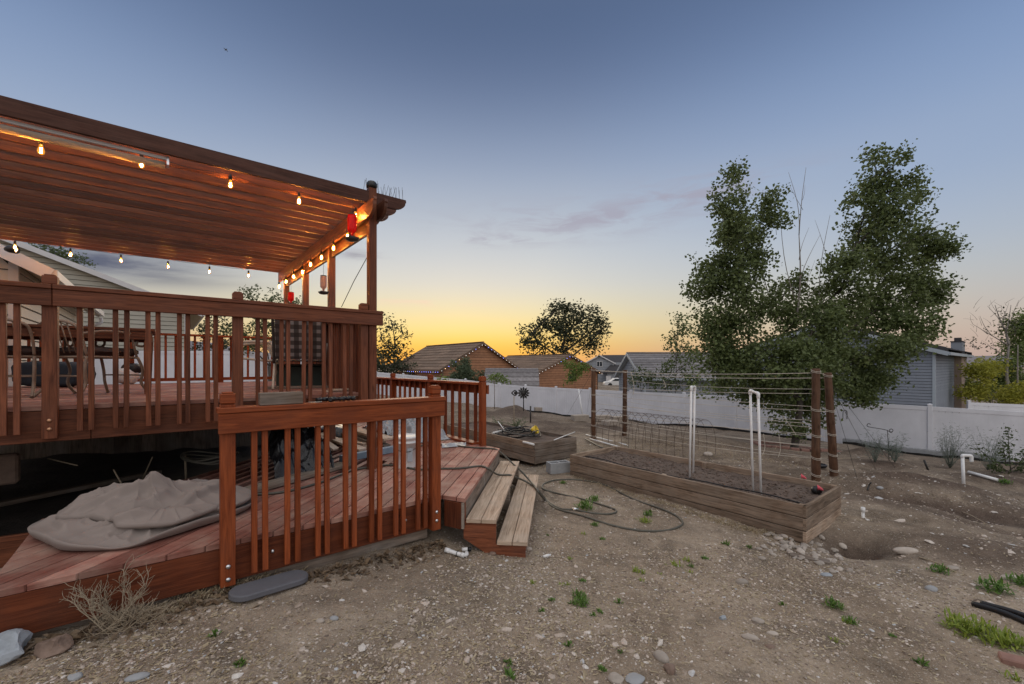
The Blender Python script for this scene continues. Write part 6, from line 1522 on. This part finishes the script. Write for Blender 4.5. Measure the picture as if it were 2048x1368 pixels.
for a, b, r in (((1592, 640), (1598, 470), .035), ((1598, 470), (1612, 335), .014), ((1598, 470), (1577, 345), .012), ((1590, 600), (1560, 420), .014), ((1600, 560), (1640, 470), .011), ((1606, 420), (1580, 372), .007), ((1605, 400), (1610, 370), .006), ((1640, 620), (1660, 430), .014), ((1655, 520), (1630, 440), .009), ((1660, 560), (1688, 450), .01), ((1598, 520), (1618, 455), .009), ((1612, 600), (1645, 560), .009), ((1610, 580), (1630, 520), .007), ((1553, 470), (1550, 370), .006)):
    limb(mb, U(*a, TY), U(*b, TY), r, r * .35, .07, 6, a[0] + b[1], 6)
pop = bpy.data.objects['poplar_tree']; mb.build('dead_branch', M['palebark'], pop)
# other trees
def ptree(name, label, base, Y, bl, leafmat, bark, per, leaf, seed, r0, group=None, ky=.8, **k):
    p = U(base[0], base[1], Y); g = T(p.x, p.y)
    rg = random.Random(seed); blobs = [PB(x, y, a, b, Y, rg.uniform(-.5, .5) * a * Y / F, ky) for x, y, a, b in bl]
    return tree(name, label, V((p.x, p.y, g)), blobs, leafmat, bark, per, leaf, seed, r0, group, **k)
ptree('broadleaf_tree', 'round-crowned dark tree against the sunset behind the brown houses', (1128, 735), 62, [(1125, 700, 30, 18), (1075, 690, 36, 22), (1060, 665, 22, 20), (1085, 650, 22, 20), (1100, 640, 22, 22), (1115, 615, 20, 14), (1130, 630, 32, 26), (1150, 660, 40, 32), (1185, 635, 28, 24), (1195, 660, 26, 30), (1180, 690, 36, 22), (1160, 620, 22, 16), (1048, 690, 14, 14), (1120, 660, 40, 26), (1210, 655, 10, 14)], M['leafdark'], M['bark'], 9.5, .42, 51, .45, clump=.55, nleaf=9, gap=.12, twigs=60)
ptree('broadleaf_tree', 'small dark tree against the glow right of the deck corner', (790, 745), 48, [(790, 705, 30, 34), (785, 660, 26, 18), (765, 690, 20, 24), (805, 672, 14, 12), (780, 640, 13, 10), (800, 655, 14, 10), (812, 715, 22, 20), (830, 712, 12, 10), (760, 665, 10, 10), (770, 720, 30, 25)], M['leafdark'], M['bark'], 12, .30, 52, .25, clump=.4, nleaf=10, gap=.1)
ptree('broadleaf_tree', 'dense dark bush under the small tree by the deck corner', (775, 748), 44, [(770, 735, 34, 20), (795, 738, 26, 18), (752, 728, 16, 22), (815, 738, 16, 12)], M['leafdark'], M['bark'], 16, .28, 53, .2, clump=.35, nleaf=12, gap=.0)
ptree('conifer_shrub', 'feathery grey-green juniper with a pointed tip behind the white fence', (938, 770), 36.5, [(935, 730, 10, 16), (932, 745, 15, 16), (938, 755, 22, 14), (912, 748, 12, 18), (908, 735, 7, 14), (960, 755, 16, 12), (975, 760, 12, 9), (905, 762, 18, 10), (950, 762, 20, 10)], M['needle'], M['bark'], 150, .2, 54, .07, clump=.2, nleaf=16, asp=.42, gap=0, cat='shrub')
ptree('leafy_shrub', 'low bright green shrub beside the garden shed', (985, 768), 33, [(985, 758, 12, 9), (1000, 755, 10, 8), (1010, 762, 10, 7), (895, 765, 8, 6), (885, 760, 6, 5)], M['leafsap'], M['bark'], 70, .2, 55, .04, clump=.22, nleaf=9, cat='shrub')
ptree('sapling', 'young yellow-green sapling in front of the brown gable', (1150, 775), 34, [(1148, 735, 18, 10), (1130, 728, 10, 6), (1168, 735, 10, 8), (1150, 750, 14, 9), (1145, 762, 10, 8), (1158, 742, 14, 8)], M['leafsap'], M['bark'], 80, .26, 56, .05, clump=.22, nleaf=8, asp=.35, droop=.5)
ptree('slender_tree', 'slender tree left of the poplar against the low glow', (1350, 770), 24, [(1355, 640, 18, 18), (1345, 665, 20, 22), (1370, 660, 22, 26), (1340, 690, 16, 20), (1365, 700, 30, 26), (1385, 725, 30, 24), (1350, 730, 20, 20)], M['leafbig'], M['bark'], 42, .16, 57, .08, clump=.2, nleaf=10, gap=.15)
ptree('garden_bush', 'bushy green shrub above the fence between the left trellis poles and the poplar', (1290, 775), 24, [(1280, 752, 26, 20), (1310, 758, 26, 18), (1345, 765, 26, 16), (1262, 762, 14, 14), (1380, 758, 26, 18), (1420, 770, 26, 12), (1330, 745, 18, 12)], M['leafmid'], M['bark'], 60, .15, 58, .06, clump=.2, nleaf=10, gap=.1, cat='shrub')
ptree('golden_shrub', 'large yellow-green feathery shrub at the right edge beyond the fence', (1985, 800), 25, [(1960, 740, 26, 20), (1985, 735, 22, 18), (1945, 745, 14, 14), (1950, 785, 24, 16), (1985, 790, 32, 16), (2025, 790, 30, 18), (1930, 780, 14, 12), (1965, 765, 20, 12), (2050, 785, 26, 24)], M['leafyel'], M['bark'], 125, .18, 59, .07, clump=.2, nleaf=13, asp=.4, gap=.05, cat='shrub')
ptree('evergreen_tree', 'dark green tree behind the bare pale-barked one at the right edge', (2040, 810), 28, [(2040, 720, 22, 40), (2060, 660, 26, 40), (2050, 770, 30, 30), (1995, 770, 32, 36), (2010, 735, 26, 30), (1945, 775, 28, 28), (2030, 690, 24, 40), (2035, 650, 22, 26)], M['leafright'], M['bark'], 105, .18, 60, .12, clump=.22, nleaf=10)
ptree('leafy_tree', 'green tree seen past the far pergola posts over the deck railing', (540, 700), 22, [(500, 590, 20, 20), (510, 620, 28, 30), (545, 610, 28, 26), (555, 590, 22, 14), (590, 620, 26, 26), (530, 660, 50, 34), (580, 665, 40, 30), (600, 600, 10, 10), (500, 690, 40, 26), (470, 660, 24, 26)], M['leafmid'], M['bark'], 60, .14, 61, .12, clump=.18, nleaf=11, gap=.12)
ptree('leafy_tree', 'loose olive-green tree behind the deck seen between balusters', (410, 720), 30, [(430, 660, 30, 26), (455, 690, 30, 20), (400, 690, 26, 16), (440, 640, 16, 12), (395, 650, 16, 12)], M['leafdark'], M['bark'], 34, .2, 62, .1, clump=.24, nleaf=9)
ptree('leafy_tree', 'tree top showing over the roof of the house behind the pergola', (125, 600), 34, [(120, 515, 40, 16), (95, 500, 30, 12), (150, 522, 24, 10), (170, 530, 14, 8), (120, 540, 50, 20)], M['leafmid'], M['bark'], 30, .2, 63, .15, clump=.25, nleaf=9)
# nearly bare pale tree at the right
p = U(2035, 815, 26); bt = thing('bare_tree', 'pale-barked nearly bare tree with thin branches at the right edge', 'tree', V((p.x, p.y, T(p.x, p.y)))); mb = MB(); KY = 26
def pl(a, b, r, s): limb(mb, U(*a, KY), U(*b, KY), r, r * .4, .06, 6, s, 6)
pl((2030, 830), (2018, 690), .11, 1); pl((2018, 690), (2010, 655), .08, 2); pl((2010, 660), (1990, 610), .04, 3); pl((2012, 665), (2022, 610), .035, 4); pl((2022, 640), (2038, 600), .02, 5); pl((2015, 690), (1965, 660), .035, 6); pl((1975, 668), (1945, 648), .02, 7); pl((1985, 672), (1960, 632), .02, 8); pl((2000, 640), (1975, 612), .018, 9); pl((2005, 640), (2018, 605), .015, 10); pl((2018, 720), (1975, 690), .03, 11); pl((2040, 830), (2036, 690), .06, 12); pl((2026, 625), (2040, 622), .012, 13); pl((1992, 622), (1980, 600), .01, 14)
rg = random.Random(6)
for k in range(60):
    s = U(rg.uniform(1945, 2040), rg.uniform(605, 700), KY); pl_ = limb(mb, s, s + V((rg.uniform(-.5, .4), rg.uniform(-.3, .3), rg.uniform(.1, .6))), .009, .004, .1, 3, k, 4)
mb.build('trunk', M['palebark'], bt)
P_, C_, K = crown_pts([PB(1960, 688, 26, 9, KY), PB(1990, 690, 24, 12, KY), PB(2005, 655, 24, 22, KY), PB(1940, 680, 12, 5, KY), PB(2020, 640, 18, 20, KY), PB(1995, 630, 16, 14, KY), PB(2015, 700, 16, 12, KY)], 22, 71, .2, 6); leaf_mesh('crown', P_, .14, M['leafdark'], bt, 72, clump_t=C_)

# feathery garden plants along the fence
def feathery(px, py, wpx, hpx, label, seed, dens=26, mat='feather', lean=0):
    p = G(px, py); k = p.y / F; w, h = wpx * k, hpx * k; t = thing('feathery_plant', label, 'plant', p); rg = random.Random(seed); mb = MB(); L_ = []
    for i in range(dens):
        a = rg.uniform(0, 6.28); tip = p + V((rg.gauss(lean, .5) * w * .5, rg.gauss(0, .4) * w * .4, h * rg.uniform(.45, 1))); pts = limb(mb, p, tip, .006, .002, .12, 6, rg.random(), 4)
        for q in pts[2:]:
            for j in range(7): L_.append(q + V((rg.gauss(0, .06), rg.gauss(0, .06), rg.gauss(.03, .06))) * (w / .5) ** .5)
    mb.build('stem', M['feather'], t); leaf_mesh('fronds', np.array([q[:] for q in L_]), .085, M[mat], t, seed, asp=.10 if mat == 'feather' else .22)
feathery(1750, 925, 40, 60, 'thin feathery plant behind the iron flag holder', 1, 12)
feathery(1790, 925, 36, 55, 'small feathery plant right of the iron flag holder', 2, 12)
feathery(1900, 938, 70, 85, 'tall feathery plant against the fence right of its thick post', 3, 26)
feathery(1975, 940, 80, 78, 'wide feathery plant leaning to the right by the standpipe', 4, 24, lean=.5)
p = G(2020, 945); t = thing('rambling_shrub', 'rambling green shrub with woody stems at the right end of the fence', 'shrub', p); mb = MB(); k = p.y / F; rg = random.Random(12); L_ = []
for a, b in (((2020, 945), (1955, 895)), ((2022, 945), (2016, 858)), ((2020, 940), (2050, 905)), ((2010, 948), (1985, 930)), ((2026, 946), (2055, 935)), ((2012, 930), (2005, 890))):
    pts = limb(mb, U(*a, p.y), U(*b, p.y), .012, .004, .1, 7, a[0] + b[0], 5)
    for q in pts[2:]:
        for j in range(14): L_.append(q + V((rg.gauss(0, .07), rg.gauss(0, .07), rg.gauss(0, .06))))
mb.build('stem', M['bark'], t); leaf_mesh('foliage', np.array([q[:] for q in L_]), .07, M['leafmid'], t, 5)
# weeds in the smaller bed
feathery(1000, 880, 30, 40, 'grey-green weeds growing at the left in the smaller raised bed', 7, 16, 'needle'); feathery(1030, 878, 34, 36, 'grey-green weeds growing in the middle of the smaller raised bed', 8, 16, 'needle')
# dry tumbleweed by the landing
p = G(232, 1262); tmb = thing('dry_bush', 'dead leafless tan bush lying against the low landing', 'dead bush', p); k = p.y / F; mb = MB(); rg = random.Random(21)
def twig(a, d, l, r, dep):
    n = 5; pts = [a]; dd = V(d)
    for i in range(n): dd = (dd + V((rg.gauss(0, .16), rg.gauss(0, .16), rg.gauss(.03, .13)))).normalized(); pts.append(pts[-1] + dd * l / n)
    mb.tube(pts, [r * (1 - .6 * i / n) for i in range(n + 1)], 5)
    if dep:
        for i in range(1, n + 1):
            for j in range(2 if dep > 1 else 1): 
                if rg.random() < .9: twig(pts[i], (dd + V((rg.gauss(0, .6), rg.gauss(0, .55), rg.gauss(.1, .45)))).normalized(), l * rg.uniform(.3, .55), r * .6, dep - 1)
for i in range(17):
    a = rg.uniform(-1.25, 1.35); twig(p + V((rg.gauss(0, .03), rg.gauss(0, .03), .01)), V((math.sin(a), rg.gauss(0, .3), .25 + math.cos(a))).normalized(), rg.uniform(.17, .27), .0042, 2)
mb.build('branches', M['twig'], tmb)

# weeds on the gravel: each its own tuft
def tuft_proto(name, label, cat, seed, n, L0, w, mat, spread, group=None, bushy=False):
    rg = random.Random(seed); mb = MB()
    for i in range(n):
        a = rg.uniform(0, 6.28); el = rg.uniform(.25, 1.35) if not bushy else rg.uniform(.1, 1.4); l = L0 * rg.uniform(.5, 1.1); o = V((rg.gauss(0, spread), rg.gauss(0, spread), (rg.random() * L0 * .7 if bushy else 0)))
        d = V((math.cos(a) * math.cos(el), math.sin(a) * math.cos(el), math.sin(el))); s = V((-math.sin(a), math.cos(a), 0)) * w * rg.uniform(.7, 1.2); m = o + d * l * .55; tp = o + d * l + ZV * (-l * .22 * math.cos(el))
        b0 = len(mb.v); mb.v += [o - s * .35, o + s * .35, m + s, tp, m - s]; mb.face((b0, b0 + 1, b0 + 2, b0 + 4), None, rg.random()); mb.face((b0 + 4, b0 + 2, b0 + 3), None, rg.random())
    o = mb.build(name, M[mat], loc=(0, 0, 0)); return tag(o, label, cat, group)
def put(proto, spots, first=[None]):
    for i, s in enumerate(spots):
        px, py, sc = s[:3]; o = proto if i == 0 else proto.copy()
        if i: COL.objects.link(o)
        o.location = G(px, py, -.004); o.rotation_euler = (0, 0, random.uniform(0, 6)); o.scale = (sc,) * 3
        if len(s) > 3: o['label'] = s[3]
small = tuft_proto('weed_sprout', 'tiny green weed sprout on the open gravel', 'weed', 1, 26, .062, .0065, 'weed', .014, 'small weed sprouts on the gravel')
put(small, [(1165, 1165, .8), (1205, 1080, .8), (1238, 1206, .9), (1184, 1232, .6), (1200, 1228, .7), (1104, 1204, .7), (1082, 1224, .6), (1450, 1090, 1.1), (1498, 1096, .9), (1138, 1294, .8), (1240, 1305, .5), (430, 1272, .9), (478, 1330, .9), (1015, 1330, .8), (1020, 1355, 1.0), (1095, 1072, .6), (1143, 1210, .8), (1205, 1345, .7), (1565, 1210, .7), (1840, 1330, 1.0), (1590, 988, 1.0), (1785, 1275, .6), (1300, 1025, .9), (1410, 1120, .9), (1380, 1135, .8)])
yel = tuft_proto('weed_sprout', 'tiny yellowish weed sprout on the open gravel', 'weed', 2, 24, .066, .006, 'weedy', .02, 'yellowish weed sprouts on the gravel')
put(yel, [(1065, 1168, .6), (1135, 1172, .6), (1168, 1070, .7), (1140, 1120, .6), (1350, 1132, 1.1), (1375, 1124, .9), (1270, 1144, .9), (1285, 1148, .8), (1282, 1162, .6), (1380, 1146, .6), (1695, 1248, .7), (1930, 1275, .9), (1670, 1285, .6), (2030, 1362, .9), (1120, 1170, .5), (1320, 1150, .5)])
big = tuft_proto('leafy_weed', 'bushy green weed inside the loops of the garden hose', 'weed', 3, 110, .092, .0085, 'weed', .042, None, True)
put(big, [(1170, 1018, 1.0, 'bushy green weed inside the small loop of the garden hose'), (1188, 1002, .75, 'dark green weed behind the bushy one in the hose loop'), (1295, 1032, .55, 'small green weed inside the large loop of the garden hose'), (1190, 1052, .45, 'small bright weed under the near strand of the garden hose'), (1126, 968, .5, 'small weed at the top of the hose loop near the steps'), (1408, 1003, .7, 'small weed cluster along the foot of the big raised bed'),
          (1158, 1198, .55, 'tall bright green weed standing alone in the middle of the gravel'), (1163, 1212, .5, 'second stem of the bright weed pair in the middle of the gravel'), (1668, 1216, .62, 'broad-leaved green weed below the pebble pile'), (1700, 1246, .42, 'low green weed right of the broad-leaved one'), (1880, 1146, .72, 'green weed beside the straw stick on the right slope'), (1991, 1184, 1.0, 'spreading green weed near the right edge above the black pipes'), (2040, 1170, .8, 'green weed cut by the right edge of the photo'),
          (1595, 994, .6, 'small green plant growing in the soil at the right end of the big raised bed'), (2010, 968, .9, 'green tuft on the dirt near the loose white pipe')])
bigy = tuft_proto('leafy_weed', 'low yellow-green weed patch below the black pipes', 'weed', 4, 130, .10, .009, 'weedy', .065, None, True)
put(bigy, [(1915, 1258, .7, 'yellow-green weed patch left of the black pipes'), (1945, 1264, .8, 'brighter yellow-green weed patch just below the black pipes'), (1995, 1290, .85, 'larger yellow-green weed patch above the brick piece'), (2030, 1295, .7, 'yellow-green weed patch at the right edge by the brick piece'), (1290, 1046, .5, 'yellowish weed by the near bend of the garden hose')])
# grass along the beds and landing
def grass_strip(name, label, pts, n, L0, seed, mat='straw', spread=.05):
    rg = np.random.default_rng(seed); P0 = np.array([p[:] for p in pts]); i = rg.integers(0, len(P0) - 1, n); f = rg.random(n)[:, None]; c = P0[i] * (1 - f) + P0[i + 1] * f; c[:, :2] += rg.normal(0, spread, (n, 2)); c[:, 2] = tz(c[:, 0], c[:, 1])
    a = rg.random(n) * 6.28; l = L0 * (.4 + .8 * rg.random(n)); el = rg.random(n) * 1.3; d = np.stack([np.cos(a) * np.cos(el), np.sin(a) * np.cos(el), np.sin(el)], -1) * l[:, None]; s = np.stack([-np.sin(a), np.cos(a), 0 * a], -1) * .0022
    vt = np.stack([c - s, c + s, c + d * .6 + s * .8 + [0, 0, .01], c + d], 1).reshape(-1, 3); tag(mesh_np(name, vt, np.arange(n * 4).reshape(n, 4), rg.random(n), M[mat]), label, None, None, 'stuff')
grass_strip('dry_grass', 'dry grass along the foot of the big raised bed', [G(x, y) for x, y in ((1150, 955), (1300, 1000), (1420, 1040), (1500, 1062), (1560, 1078))], 900, .06, 3)
grass_strip('dry_grass', 'dry grass along the foot of the low landing', [G(x, y) for x, y in ((300, 1235), (450, 1180), (640, 1120), (780, 1085))], 900, .06, 4)
grass_strip('dry_grass', 'dry grass between the raised beds and the trellis', [G(x, y) for x, y in ((1090, 930), (1180, 905), (1300, 890), (1450, 905), (1600, 935))], 1300, .10, 5, spread=.5)
# ------------------------------------------------------------------ sky, sun, camera
SUNAZ = math.atan2(-110, F)
def world():
    w = bpy.data.worlds.new('World'); SC.world = w; w.use_nodes = True; nt = w.node_tree; L = nt.links.new
    bg = nt.nodes['Background']; tc = nod(nt, 'ShaderNodeTexCoord').outputs['Generated']
    nrm = nod(nt, 'ShaderNodeVectorMath', operation='NORMALIZE'); L(tc, nrm.inputs[0]); d = nrm.outputs[0]
    sp = nod(nt, 'ShaderNodeSeparateXYZ'); L(d, sp.inputs[0])
    el = mth(nt, 'ARCSINE', sp.outputs[2]); eln = mth(nt, 'DIVIDE', el, R(90), True)
    # how far round from the sunset, 1 at it, 0 opposite
    h = nod(nt, 'ShaderNodeVectorMath', operation='MULTIPLY'); L(d, h.inputs[0]); h.inputs[1].default_value = (1, 1, 0)
    hn = nod(nt, 'ShaderNodeVectorMath', operation='NORMALIZE'); L(h.outputs[0], hn.inputs[0])
    dp = nod(nt, 'ShaderNodeVectorMath', operation='DOT_PRODUCT'); L(hn.outputs[0], dp.inputs[0]); dp.inputs[1].default_value = (math.sin(SUNAZ), math.cos(SUNAZ), 0)
    az = mth(nt, 'ARCCOSINE', dp.outputs['Value'])
    wide = mth(nt, 'SUBTRACT', 1.1, mth(nt, 'MULTIPLY', mth(nt, 'DIVIDE', el, R(22), True), .5))
    wsun = ramp(nt, mth(nt, 'MULTIPLY', mth(nt, 'DIVIDE', az, math.pi), wide), [(0, 1.0), (.05, .95), (.12, .62), (.2, .28), (.3, .06), (.37, 0.0)])
    s = lambda e: e / 90
    hi = [(s(60), (.66, .67, .69)), (1, (1.26, 1.23, 1.2))]  # sky overhead raised well above dusk level as fill light
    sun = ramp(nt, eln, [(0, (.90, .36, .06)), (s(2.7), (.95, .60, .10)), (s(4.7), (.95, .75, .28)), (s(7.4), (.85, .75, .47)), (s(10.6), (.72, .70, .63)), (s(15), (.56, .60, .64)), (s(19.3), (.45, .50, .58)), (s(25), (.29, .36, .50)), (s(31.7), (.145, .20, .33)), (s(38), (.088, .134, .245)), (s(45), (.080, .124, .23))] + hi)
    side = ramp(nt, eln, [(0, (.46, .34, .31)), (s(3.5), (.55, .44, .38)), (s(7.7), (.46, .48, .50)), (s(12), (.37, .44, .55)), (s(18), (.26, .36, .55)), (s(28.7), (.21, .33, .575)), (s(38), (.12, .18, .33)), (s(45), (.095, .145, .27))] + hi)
    for q in (sun, side): q.node.color_ramp.interpolation = 'B_SPLINE'
    col = mixc(nt, wsun, side, sun)
    # the sky behind the viewer, brightened as fill light for the yard
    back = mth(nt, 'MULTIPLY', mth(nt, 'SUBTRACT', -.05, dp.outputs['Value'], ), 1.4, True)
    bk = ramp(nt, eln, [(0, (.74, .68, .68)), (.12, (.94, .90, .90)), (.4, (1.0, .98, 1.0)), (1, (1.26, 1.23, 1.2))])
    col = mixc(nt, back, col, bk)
    # thin clouds
    mp = nod(nt, 'ShaderNodeMapping'); mp.inputs['Scale'].default_value = (1, 1, 6.5); L(d, mp.inputs[0])
    n1 = noise_n(nt, mp.outputs[0], 2.6, 7, .58, .4)
    sq = lambda q: mth(nt, 'MULTIPLY', q, q)
    def spot(ax, ey, wa, we):
        a = R(ax); v = V((math.sin(a) * math.cos(R(ey)), math.cos(a) * math.cos(R(ey)), math.sin(R(ey))))
        sx = nod(nt, 'ShaderNodeVectorMath', operation='DOT_PRODUCT'); L(d, sx.inputs[0]); rt = V((math.cos(a), -math.sin(a), 0)); sx.inputs[1].default_value = rt
        ez = mth(nt, 'SUBTRACT', el, R(ey)); q = mth(nt, 'ADD', sq(mth(nt, 'DIVIDE', sx.outputs['Value'], R(wa))), sq(mth(nt, 'DIVIDE', ez, R(we))))
        fr = nod(nt, 'ShaderNodeVectorMath', operation='DOT_PRODUCT'); L(d, fr.inputs[0]); fr.inputs[1].default_value = v
        return mth(nt, 'MULTIPLY', mth(nt, 'EXPONENT', mth(nt, 'MULTIPLY', q, -1)), mth(nt, 'GREATER_THAN', fr.outputs['Value'], .2))
    nd = ramp(nt, n1, [(.36, 0.0), (.60, 1.0)])
    c1 = mth(nt, 'MULTIPLY', mth(nt, 'ADD', spot(-41, 10.3, 8, 1.9), 0), mth(nt, 'ADD', mth(nt, 'MULTIPLY', nd, .8), .62), True)
    col = mixc(nt, mth(nt, 'MULTIPLY', c1, .95), col, (.085, .098, .16))
    mpf = nod(nt, 'ShaderNodeMapping'); mpf.inputs['Scale'].default_value = (1, 1, 5); L(d, mpf.inputs[0])
    n2 = ramp(nt, noise_n(nt, mpf.outputs[0], 9, 6, .6, .6), [(.42, 0.0), (.62, 1.0)])
    c2 = mth(nt, 'MULTIPLY', spot(-19.5, 13.6, 2.3, .55), n2, True); col = mixc(nt, mth(nt, 'MULTIPLY', c2, .7), col, (.26, .25, .31))
    c3 = mth(nt, 'MULTIPLY', mth(nt, 'ADD', spot(9, 18.5, 13, 2.0), mth(nt, 'ADD', spot(24, 20.5, 8, 1.6), spot(-1, 16.3, 6, .7))), n2, True); col = mixc(nt, mth(nt, 'MULTIPLY', c3, .7), col, (.36, .34, .42))
    c4 = mth(nt, 'MULTIPLY', spot(-13, 8.2, 7, .5), n2, True); col = mixc(nt, mth(nt, 'MULTIPLY', c4, .35), col, (.95, .62, .5))
    # grain-free physical sky added underneath
    sky = nod(nt, 'ShaderNodeTexSky', sky_type='NISHITA', sun_disc=False, sun_elevation=R(1.0), sun_rotation=SUNAZ)
    sm = nod(nt, 'ShaderNodeVectorMath', operation='SCALE'); L(sky.outputs[0], sm.inputs[0]); sm.inputs['Scale'].default_value = .01
    fin = mixc(nt, 1.0, col, sm.outputs[0], 'ADD')
    # ground side of the sphere
    fin = mixc(nt, mth(nt, 'LESS_THAN', sp.outputs[2], -.02), fin, (.14, .11, .09))
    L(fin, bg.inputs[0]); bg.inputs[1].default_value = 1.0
world()
sl_ = bpy.data.lights.new('sunset_glow', 'SUN'); sl_.energy = 1.0; sl_.angle = R(40); sl_.color = (1, .80, .56)
so = bpy.data.objects.new('sunset_glow', sl_); COL.objects.link(so)
e_ = R(13); dv = V((math.sin(SUNAZ) * math.cos(e_), math.cos(SUNAZ) * math.cos(e_), math.sin(e_)))
so.rotation_euler = dv.to_track_quat('Z', 'Y').to_euler(); so.location = (0, 20, 30)
cd = bpy.data.cameras.new('camera'); cam = bpy.data.objects.new('camera', cd); COL.objects.link(cam)
cam.location = (0, 0, EYE); cam.rotation_euler = (R(90), 0, 0); cd.sensor_width = 36; cd.lens = F / 2048 * 36
cd.shift_y = (HZ - 684) / 2048; cd.clip_start = .05; cd.clip_end = 6000; SC.camera = cam
SC.view_settings.view_transform = 'Standard'; SC.view_settings.look = 'None'; SC.view_settings.exposure = 0; SC.view_settings.gamma = 1
SC.cycles.max_bounces = 6; SC.cycles.transparent_max_bounces = 8; SC.cycles.diffuse_bounces = 4; SC.cycles.sample_clamp_indirect = 3
SC.cycles.use_denoising = True; SC.cycles.caustics_reflective = False; SC.cycles.caustics_refractive = False
